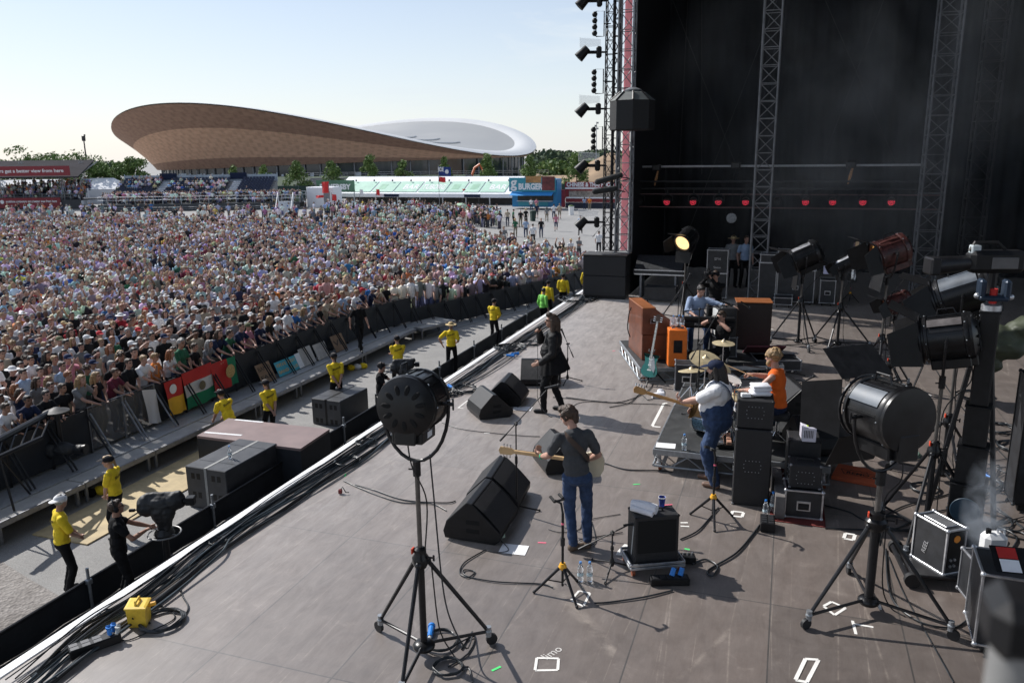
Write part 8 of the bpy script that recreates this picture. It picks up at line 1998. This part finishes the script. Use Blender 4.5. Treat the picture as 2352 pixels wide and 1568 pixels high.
PB_.links.new(PBS.outputs[0],ms_.inputs[1]);PB_.links.new(tl.outputs[0],ms_.inputs[2]);PB_.links.new(ms_.outputs[0],PB_.nodes['Material Output'].inputs[0])
# side lights on the thin mast
MXX=TX(1399,25.4)
def hangz(ypix,b=(MXX,25.4)): return zt(V((b[0],b[1],0)),ypix)
FR_=V((-HR.x,-HR.y,0))
for i,y in enumerate((55,187,318)):
 z=hangz(y);t=thing('blinder_light','bank of four black lamps on the thin mast, %s' % ['uppermost','middle one','lowest'][i],'stage light',(MXX,25.4,z),0,'lamp banks on the thin mast');q=FR_*.45
 m=MB();m.tube([q + V((0,0,-.36)),q + V((0,0,.36)),q*.45 + V((0,0,.36)),q*.45 + V((0,0,-.36)),q + V((0,0,-.36))],.018,5);m.tube([q*.45,V((0,0,0))],.018,5);m.build('frame',BLKM,t)
 for k_ in range(4): m=MB();m.sph(q + FR_*.04 + V((0,0,-.27 + .18*k_)),.085,10,7);m.build('lamp',BLK,t)
for i,y in enumerate((2,120,250,380,510)):
 z=hangz(y);t=thing('moving_head','head light with a clear rain hood on the thin mast, %s' % ['cut by the top edge','second from the top','third from the top','fourth from the top','lowest'][i],'stage light',(MXX,25.4,z),0,'hooded lights on the thin mast')
 m=MB();m.box(FR_*.35,(.16,.2,.34),atan2(FR_.y,FR_.x),b=.04);m.tube([FR_*.1,FR_*.3],.03,6);m.build('base',BLK,t)
 m=MB();m.tube([FR_*.42,FR_*.72],.05,8);m.build('arm',BLK,t)
 m=MB();m.cyl(FR_*.70 + V((0,0,.12)),FR_*.98 + V((0,0,-.16)),.12,.16,14);m.build('head',BLK,t)
 m=MB();m.tube([FR_*.3 + V((0,0,.28)),FR_*.95 + V((0,0,.28))],[.10,.15],10);m.build('rain_hood',mat('clear_hood',(.9,.93,.95),.15,var=0,alpha=.2),t)
# hexagonal hanging speaker
b=V((-4.12,22.0));zc0,zc1=zt(b,300),zt(b,232)
t=thing('hanging_speaker','black many-sided speaker cluster hanging before the corner tower','speaker',(b.x,b.y,zc0));hh2=zc1 - zc0
F=M4.Rotation(.2,4,'Z');m=MB();m.lathe([(.52,0),(.60,.02),(.60,hh2),(.02,hh2 + .001)],8,F);m.build('cabinet',mat('speaker_grille',(.012,.012,.013),.7,bump=.4,bscale=200),t,smooth=0)
m=MB();m.lathe([(.61,hh2),(.36,hh2 + .20),(.30,hh2 + .22),(.01,hh2 + .22)],8,F);m.build('roof',mat('grey_green_lid',(.12,.13,.125),.6,var=.2),t,smooth=0)
m=MB()
for k_ in range(8): a=2*pi*k_/8 + .2;m.tube([(.61*cos(a),.61*sin(a),hh2),(.33*cos(a),.33*sin(a),hh2 + .23)],.025,5)
m.build('rib',BLK,t);m=MB();m.cyl((0,0,hh2 + .2),(0,0,21.5 - zc0),.008,n=5);m.lathe([(.2,hh2 + .22),(.24,hh2 + .28),(.1,hh2 + .34)],12);m.build('suspension',STEEL,t)
for i,(x,y,x2,y2) in enumerate(((1372,418,1425,402),(1366,440,1412,433))):
 a,b_=PY(x,y,24.2),PY(x2,y2,24.4);t=thing('shotgun_microphone','fluffy grey shotgun microphone pointing at the crowd, %s' % ('upper' if i == 0 else 'lower'),'microphone',a,0,'audience microphones by the tower');d=b_ - a
 m=MB();m.sph((0,0,0),.085,12,8);m.cyl((0,0,0),d,.085,n=14);m.sph(d,.08,12,8);m.build('windshield',mat('grey_fur',(.035,.037,.037),.95,var=.3,bump=.9,bscale=120),t)
 m=MB();m.tube([d*.8,d*.9 + V((.3,.4,-.1)),V((-5.4,25.3,0)) - V(a)*1 + V((0,0,a.z - .1))],.015,6);m.build('arm',BLKM,t)
# PA stack at the far corner
t=thing('speaker_stack','wide black speaker stack at the far corner of the stage','speaker',(-5.42,25.15,0.004),0)
for i,(z0,z1) in enumerate(((.10,.74),(.75,1.38))): m=MB();m.bb(-.69,.69,-.42,.42,z0,z1,b=.012);m.build('cabinet',mat('pa_black',(.012,.013,.016),.6,var=.4),t)
m=MB();m.bb(-.72,.72,-.45,.45,1.385,1.42,b=.006);m.build('top_board',mat('pa_top',(.05,.045,.042),.6,var=.3),t);m=MB();m.bb(-.66,.66,-.38,.38,.01,.095);m.build('dolly',BLK,t)
# horizontal beams in the dark
def beam(name,label,x0,x1,Y,z,r,mt,cat='beam'):
 m=MB();m.cyl((x0,Y,z),(x1,Y,z),r,n=8);return tag(m.build(name,mt),label,cat)
zz=zt(V((0,27.5,0)),381);beam('pipe','pale horizontal pipe crossing the dark stage high up',-5.1,4.0,27.6,zz,.035,mat('pale_pipe',(.42,.43,.45),.5,.2,var=.2))
for i,(y,mt) in enumerate(((417,TRD),(434,TRD),(447,mat('red_brown_pipe',(.12,.07,.07),.5)),(478,mat('red_brown_pipe',(.12,.07,.07),.5)))):
 beam('pipe',['dark upper chord of the lighting beam','dark lower chord of the lighting beam','thin brown pipe above the red lights','thin brown pipe below the red lights'][i],-5.0,4.3,27.2,zt(V((0,27.2,0)),y),(.03,.03,.02,.022)[i],mt)
REDL=mat('red_led',(.25,.01,.02),.4,emit=(1.0,.05,.10),es=.8,var=0);OFFL=mat('dim_led',(.05,.06,.065),.4,var=0)
for i,x in enumerate((1469,1533,1593,1651,1713,1785,1850,1912,1981,2046)):
 p=PY(x,462,27.0);t=thing('led_lamp','round LED lamp in the row, %s from the left, %s' % (['first','second','third','fourth','fifth','sixth','seventh','eighth','ninth','tenth'][i],'unlit' if i in (0,5) else 'glowing red'),'stage light',p,0,'LED lamps on the beam')
 m=MB();m.cyl((0,.02,.03),(0,-.16,-.02),.11,.13,18);m.build('body',BLK,t)
 m=MB()
 for k_ in range(19):
  if k_ == 0: a,rr=0,0
  elif k_ < 7: a,rr=k_*pi/3,.042
  else: a,rr=k_*pi/6,.085
  m.sph((rr*cos(a),-.165,-.02 + rr*sin(a)),(.013,.012,.013),7,5)
 m.build('led',OFFL if i in (0,5) else REDL,t)
 m=MB();m.tube([(-.17,0,0),(-.17,0,.16),(0,0,.24),(.17,0,.16),(.17,0,0)],.014,6);m.cyl((0,0,.2),(0,0,.36),.02,n=6);m.build('bracket',BLKM,t)
for i,(x,y) in enumerate(((1508,385),(1690,380),(1955,378),(2140,378))):
 p=PY(x,y,27.4);t=thing('hanging_motor','chain motor clamped to the pale pipe, %s from the left' % ['first','second','third','fourth'][i],'hoist',p,0,'chain motors');m=MB();m.box((0,0,0),(.3,.2,.22),b=.04);m.build('housing',BLKM,t);m=MB();m.tube([(.05,0,-.1),(.0,0,-.35),(-.05,0,-.6)],[.03,.05,.02],6);m.build('chain_bag',[mat('red_yellow_tag',(.4,.2,.08),.6,var=.9,scale=20),BLKC][i % 2],t)
for i,(a,b) in enumerate((((1545,0),(1690,380)),((1785,0),(1570,560)),((1895,0),(2060,380)),((2030,0),(1880,395)),((1612,0),(1612,400)),((1580,0),(1560,400)))):
 p,q=PY(*a,28.5),PY(*b,27.8);m=MB();m.tube([p,q],.008,4);tag(m.build('steel_wire',mat('wire',(.05,.052,.055),.5,.4,var=.2)),['thin bracing wire, first from the left, falling to the pipe','thin bracing wire crossing the first one down to the amber lamp','thin bracing wire right of the middle tower, falling rightwards','thin bracing wire right of the middle tower, falling leftwards','thin upright wire left of the middle tower','faint upright wire nearest the corner tower'][i],'wire','bracing wires')
p=PY(1680,501,26.8);t=thing('round_reflector','round grey disc hanging in the dark behind the middle tower','disc',p);m=MB();m.lathe([(.16,0),(.15,.02),(.01,.03)],20,M4.Rotation(pi/2,4,'X'));m.build('disc',mat('grey_disc',(.25,.26,.27),.5,var=.4,scale=20),t);m=MB();m.cyl((0,0,.15),(0,0,2),.006,n=4);m.build('cord',BLKM,t)
# --- things in the dark wing
c=P(1640,697);flight_case('upper grey case with stencilled number, of two stacked behind the photographer',(c.x,25.7,.86),0,.62,.5,.72,casters=False,edge=ALU,handles=False,writing=[('2716',.10,.62),('Sennn',.09,.25)]);flight_case('lower grey case of the two stacked behind the photographer',(c.x,25.7,0),0,.62,.5,.85,edge=ALU)
for i,(x,w_,h0,h1,lb) in enumerate(((1828,1.05,0,1.05,'wide black case with bright silver edges behind the flat-flapped lamp'),(1828,1.1,1.06,1.62,'black case lid standing on the wide silver-edged case'),(1902,.42,0,.78,'narrow upright silver-edged case in the wing'),(1763,.5,0,1.25,'open silver-framed rack left of the wide case'),(1763,.46,1.26,1.5,'small rack unit with a red light on the open rack'),(1802,.5,0,.3,'low case with a red label before the wide case'))):
 c=PY(x,640,25.6);flight_case(lb,(c.x,25.6 - (.6 if i == 5 else 0),h0),0,w_,.6,h1 - h0,casters=h0 == 0,edge=ALU,handles=i in (0,2))
m=MB();m.box((0,0,0),(.16,.004,.24));c=PY(1898,620,25.1);tag(m.build('paper_sheet',mat('lilac_paper',(.5,.5,.68),.7),loc=c),'pale lilac notice stuck above the narrow upright case','paper')
t=thing('mixing_desk','long mixing desk in a silver-edged tray in the far wing','mixing desk',(-3.75,25.6,0));m=MB();m.bb(-.85,.75,-.35,.35,.78,.95,b=.02);m.build('desk',CASEB,t);m=MB();m.bb(-.8,.8,-.37,-.352,.76,.80);m.bb(-.8,.8,-.37,-.352,.90,.93);m.build('edging',ALU,t)
m=MB();m.prism([(-.3,.95),(.3,.95),(.3,1.32)],1.5,frame((-.8,0,0),(0,1,0),(0,0,1),(1,0,0)));m.build('meter_bridge',mat('dark_desk',(.03,.032,.036),.5,var=.6,scale=14),t)
for x in (-.6,.5): m=MB();m.bb(x - .03,x + .03,-.3,.3,.01,.78);m.build('leg',ALUD,t)
flight_case('low wide black case in front of the mixing desk',(-3.6,24.75,0),0,.95,.5,.48,edge=CASEB,handles=False)
# lift tower, video camera, right-hand gear
bx,by=2.17,9.82;ztop=zt(V((bx,by,0)),712);t=thing('lift_column','black telescopic camera column rising in stepped sections','camera column',(bx,by,0),-.25)
zb=[0.004,.80,1.25,1.72,ztop];wds=[.36,.30,.245,.19]
for i in range(4):
 m=MB();m.bb(-wds[i]/2,wds[i]/2,-wds[i]/2,wds[i]/2,zb[i],zb[i + 1],b=.012);m.box((0,0,zb[i + 1] - .012),(wds[i] + .02,wds[i] + .02,.02),b=.004);sc_=m.build('section',BLK,t)
 m=MB()
 for k_ in range(4): m.sph((-wds[i]/2 - .001,-wds[i]/2 + .04,zb[i + 1] - .06 - .07*k_),.008,6,4)
 m.build('bolt',ALU,sc_)
m=MB();m.box((0,0,.012),(.8,.8,.02),b=.004);m.build('base_plate',BLK,t)
m=MB();m.lathe([(.10,0),(.10,.06),(.07,.08)],14,M4.Translation((0,0,ztop)));m.build('cap',ALU,t)
m=MB();m.lathe([(.155,0),(.15,.006),(.001,.006)],24,frame((0,-.203,.50),(1,0,0),(0,0,1),(0,-1,0)));em=m.build('emblem',mat('blue_black_badge',(.02,.05,.08),.5),t)
r=thing('remote_head','remote camera head with a red part on top of the black column','camera head',(bx,by,ztop + .08));m=MB();m.box((0,0,.06),(.3,.2,.06),b=.02);m.box((-.12,0,.16),(.07,.18,.2),b=.02);m.box((.12,0,.16),(.07,.18,.2),b=.02);m.build('cradle',mat('dark_blue_metal',(.02,.035,.06),.4,.3),r);m=MB();m.cyl((0,-.02,.0),(0,-.02,.16),.04,n=10);m.build('motor',FC['r'],r);m=MB();m.sph((-.16,-.05,.08),.035,8,6);m.sph((.16,-.05,.08),.035,8,6);m.build('knob',ALU,r)
c=PY(2265,600,10.5);r=thing('video_camera','big black broadcast camera with a grey side pointing left at the right edge','camera',c,face(-.93,-.25));m=MB();m.box((0,-.1,0),(.22,.62,.26),b=.05);m.build('body',BLK,r);m=MB();m.box((-.0,-.16,-.01),(.235,.36,.2),b=.04);m.build('side_cover',mat('warm_grey_plastic',(.12,.115,.115),.5,var=.2),r);m=MB();m.cyl((0,.2,-.02),(0,.55,-.05),.085,.11,16);m.box((0,.6,-.05),(.24,.12,.2),b=.02);m.build('lens',BLKM,r);m=MB();m.tube([(0,-.2,.13),(0,-.1,.22),(0,.15,.22),(0,.2,.12)],.02,6);m.build('handle',BLK,r);m=MB();m.box((.0,.14,.14),(.10,.1,.1),b=.01);m.build('lens_light',mat('pale_screen',(.5,.55,.56),.3),r)
m=MB();m.cyl((0,-.1,-.13),(0,-.1,-.45),.05,n=10);m.tube([(0,-.1,-.4),(.3,-.4,-c.z + .02)],.03,6);m.tube([(0,-.1,-.4),(-.35,-.3,-c.z + .02)],.03,6);m.tube([(0,-.1,-.4),(0,.35,-c.z + .02)],.03,6);m.build('tripod',BLKM,r)
for i,(x0,x1,y0,y1,z1,lb) in enumerate(((2.95,4.1,11.0,11.45,1.75,'tall dark rack case standing behind the lift column'),(3.2,3.95,10.3,10.75,.5,'black case with silver bands low behind the lift column'))): flight_case(lb,((x0 + x1)/2,(y0 + y1)/2,0),0,x1 - x0,y1 - y0,z1,edge=BLKM if i == 0 else ALUD)
r=thing('side_table','black folding table with a pale front edge right of the lift column','table',(3.45,10.6 - .9,0),.1);m=MB();m.bb(-.45,.45,-.3,.3,.68,.72,b=.005);m.build('tabletop',BLK,r);m=MB();m.bb(-.46,-.445,-.3,.3,.66,.73);m.build('edge_trim',ALU,r)
for x in (-.4,.4):
 for y in (-.25,.25): m=MB();m.cyl((x,y,.004),(x,y,.68),.02,n=8);m.build('leg',STEEL,r)
pr=[('e',(0,0,.0),(.3,.2,.22)),('e',(.2,.05,.12),(.22,.2,.2)),('c',(-.2,0,.0),(-.1,.0,-.3),.15,.12)];me=blob(pr,.02,2,.05,4);me.materials.append(mat('olive_tarp',(.05,.06,.035),.6,var=.5,scale=4));me.shade_smooth();o=bpy.data.objects.new('folded_tarpaulin',me);COL.objects.link(o);o.location=PY(2315,700,11.2);tag(o,'crumpled olive tarpaulin on the tall rack case','tarpaulin');o.location.z=1.75 + .40
pr=[('e',(0,0,0),(.12,.08,.04)),('c',(-.1,0,0),(.14,.05,.03),.03,.03),('c',(.0,-.04,.02),(.08,.08,.05),.03,.02)];me=blob(pr,.01,1,.015,12);me.materials.append(WHTC);me.shade_smooth();o=bpy.data.objects.new('white_gloves',me);COL.objects.link(o);o.location=(3.05,11.1,1.80);tag(o,'crumpled white gloves on the tall rack case','gloves')
# smoke machine on a wheeled dolly
c=P(2150,1335);t=thing('dolly','low black four-wheeled camera dolly carrying the smoke machine','dolly',(1.72,8.85,0),.1)
m=MB();m.bb(-.26,.36,-.2,.5,.09,.13,b=.01);m.tube([(-.3,-.2,.1),(-.3,.5,.1)],.03,8);m.build('frame',BLKM,t)
for x,y in ((-.26,-.24),(-.26,.52),(.36,-.24),(.36,.52)):
 m=MB();F=frame((x,y,.083),(1,0,0),(0,0,1),(0,-1,0));m.lathe([(.05,-.03),(.08,-.03),(.08,.03),(.05,.03)],18,F);wv=m.build('wheel',RUB,t);m=MB();m.lathe([(.052,-.032),(.03,-.034),(.01,-.034)],10,F);m.build('hub',ALUD,wv)
t=flight_case('smoke machine built in a silver-edged case, wisps of smoke behind it',(1.76,8.95,.132),.62,.24,.44,.50,casters=False,edge=ALU,handles=False,name='smoke_machine');t['category']='smoke machine'
m=MB();m.box((0,-.225,.28),(.20,.008,.40),b=.002);cp=m.build('control_panel',BLK,t);m=MB();m.cyl((.0,-.228,.40),(.0,-.235,.40),.04,n=16);m.build('warning_label',mat('orange_label',(.7,.25,.03),.5),cp)
for i in range(4): m=MB();m.cyl((-.06 + .05*(i % 2),-.228,.10 + .07*(i // 2)),(-.06 + .05*(i % 2),-.245,.10 + .07*(i // 2)),.015,n=8);m.build('socket',ALU,cp)
text_mb('REEL',.075,frame((-.126,.05,.2),(0,-1,0),(0,0,1),(-1,0,0)) @ M4.Rotation(1.35,4,'Z'),ALU,'lettering',t,.001)
m=MB();m.bb(-.08,.08,-.15,.15,.501,.515,b=.003);m.build('latch',ALU,t)
# case with desk at the bottom right, jerrycan, blurred rail by the camera
t=flight_case('big silver-edged case cut by the right edge, in front',(2.30,7.75,0),-.05,.85,.55,.80,edge=ALU)
r=thing('jerrycan','white plastic jerrycan beside the smoke machine','jerrycan',(2.12,8.35,.55),.3);m=MB();m.box((0,0,.15),(.22,.17,.28),b=.04);m.build('can',mat('white_polythene',(.7,.7,.7),.35,var=.04),r);m=MB();m.cyl((-.06,0,.28),(-.06,0,.33),.025,n=10);m.build('cap',BLK,r);m=MB();m.tube([(.02,0,.28),(.03,0,.325),(.09,0,.32),(.1,0,.27)],.013,6);m.build('handle',MATS['white_polythene'],r)
flight_case('small case under the white jerrycan',(2.12,8.4,0),.2,.36,.36,.54)
r=thing('note_board','board with red and white notes on the front right case','note board',(2.12,7.72,.86),.1);m=MB();m.box((0,0,0),(.30,.30,.012),R=M4.Rotation(.5,3,'X'));m.build('board',BLK,r);m=MB();m.box((-.02,.06,.045),(.16,.12,.004),R=M4.Rotation(.5,3,'X'));m.build('red_note',FC['r'],r);m=MB();m.box((-.02,-.06,-.02),(.16,.13,.004),R=M4.Rotation(.5,3,'X'));m.build('white_note',PAPER,r)
r=thing('monitor_screen','small black monitor screen tilted on the front right case','monitor',(2.55,8.0,.82),-.6);m=MB();m.box((0,0,.28),(.5,.07,.36),R=M4.Rotation(-.5,3,'X'),b=.02);m.build('housing',BLK,r);m=MB();m.box((0,-.04,.30),(.40,.004,.26),R=M4.Rotation(-.5,3,'X'));m.build('screen',mat('pale_screen2',(.3,.31,.3),.3,emit=(.5,.5,.47),es=.25),r);m=MB();m.cyl((0,0,0),(0,0,.2),.03,n=8);m.build('foot',BLK,r)
def near(x,y,dist):
 d=(RT*((x - CX)/FPX) + UP*((CY - y)/FPX) + FW).normalized();return V((0,0,CAM_H)) + d*dist
a,b=near(2352,1480,.78),near(2325,1640,.75);r=thing('scaffold_rail','grey scaffold post with a black clamp right by the photographer','rail',(0,0,0))
m=MB();m.cyl((a.x,a.y,0.0),(a.x,a.y,a.z),.024,n=14);m.build('post',mat('dull_grey_tube',(.22,.22,.215),.5,.3,var=.2),r);m=MB();m.box((a.x,a.y,a.z + .02),(.06,.06,.05),b=.012);m.tube([(a.x,a.y,a.z + .03),(a.x + .8,a.y - .1,a.z + .05)],.024,10);m.build('clamp',BLK,r)
# --- smoke from the machine
def smoke(name,label,c,d,dens,seed,rz=0):
 m=MB();m.box((0,0,0),d);o=m.build(name,[],None,smooth=0,loc=c,rz=rz)
 mt=bpy.data.materials.new('smoke');mt.use_nodes=True;t=mt.node_tree;t.nodes.clear();ou=t.nodes.new('ShaderNodeOutputMaterial');pv=t.nodes.new('ShaderNodeVolumePrincipled')
 pv.inputs['Color'].default_value=(.75,.82,.92,1);pv.inputs['Anisotropy'].default_value=.2
 co=t.nodes.new('ShaderNodeTexCoord').outputs['Object'];n=noise(t,co,seed[0],4,.6,1.0)
 g=t.nodes.new('ShaderNodeTexGradient');g.gradient_type='SPHERICAL';t.links.new(scaled(t,co,(2/d[0],2/d[1],2/d[2])),g.inputs[0])
 mr=t.nodes.new('ShaderNodeMapRange');mr.inputs[1].default_value=.42;mr.inputs[2].default_value=.7;mr.inputs[4].default_value=dens;t.links.new(n,mr.inputs[0])
 mu=t.nodes.new('ShaderNodeMath');mu.operation='MULTIPLY';t.links.new(mr.outputs[0],mu.inputs[0]);t.links.new(g.outputs[0],mu.inputs[1]);t.links.new(mu.outputs[0],pv.inputs['Density']);t.links.new(pv.outputs[0],ou.inputs['Volume'])
 o.data.materials.append(mt);return tag(o,label,'smoke',kind='stuff')
smoke('smoke','wisp of white smoke rising beside the smoke machine',(2.12,8.75,.85),(.5,.6,1.5),7.0,(4.0,))
smoke('smoke','thin bluish smoke hanging in the dark back of the stage',(3.2,25.0,5.4),(15.5,14.0,11.5),.075,(.3,))
bpy.data.scenes.remove(TMP)
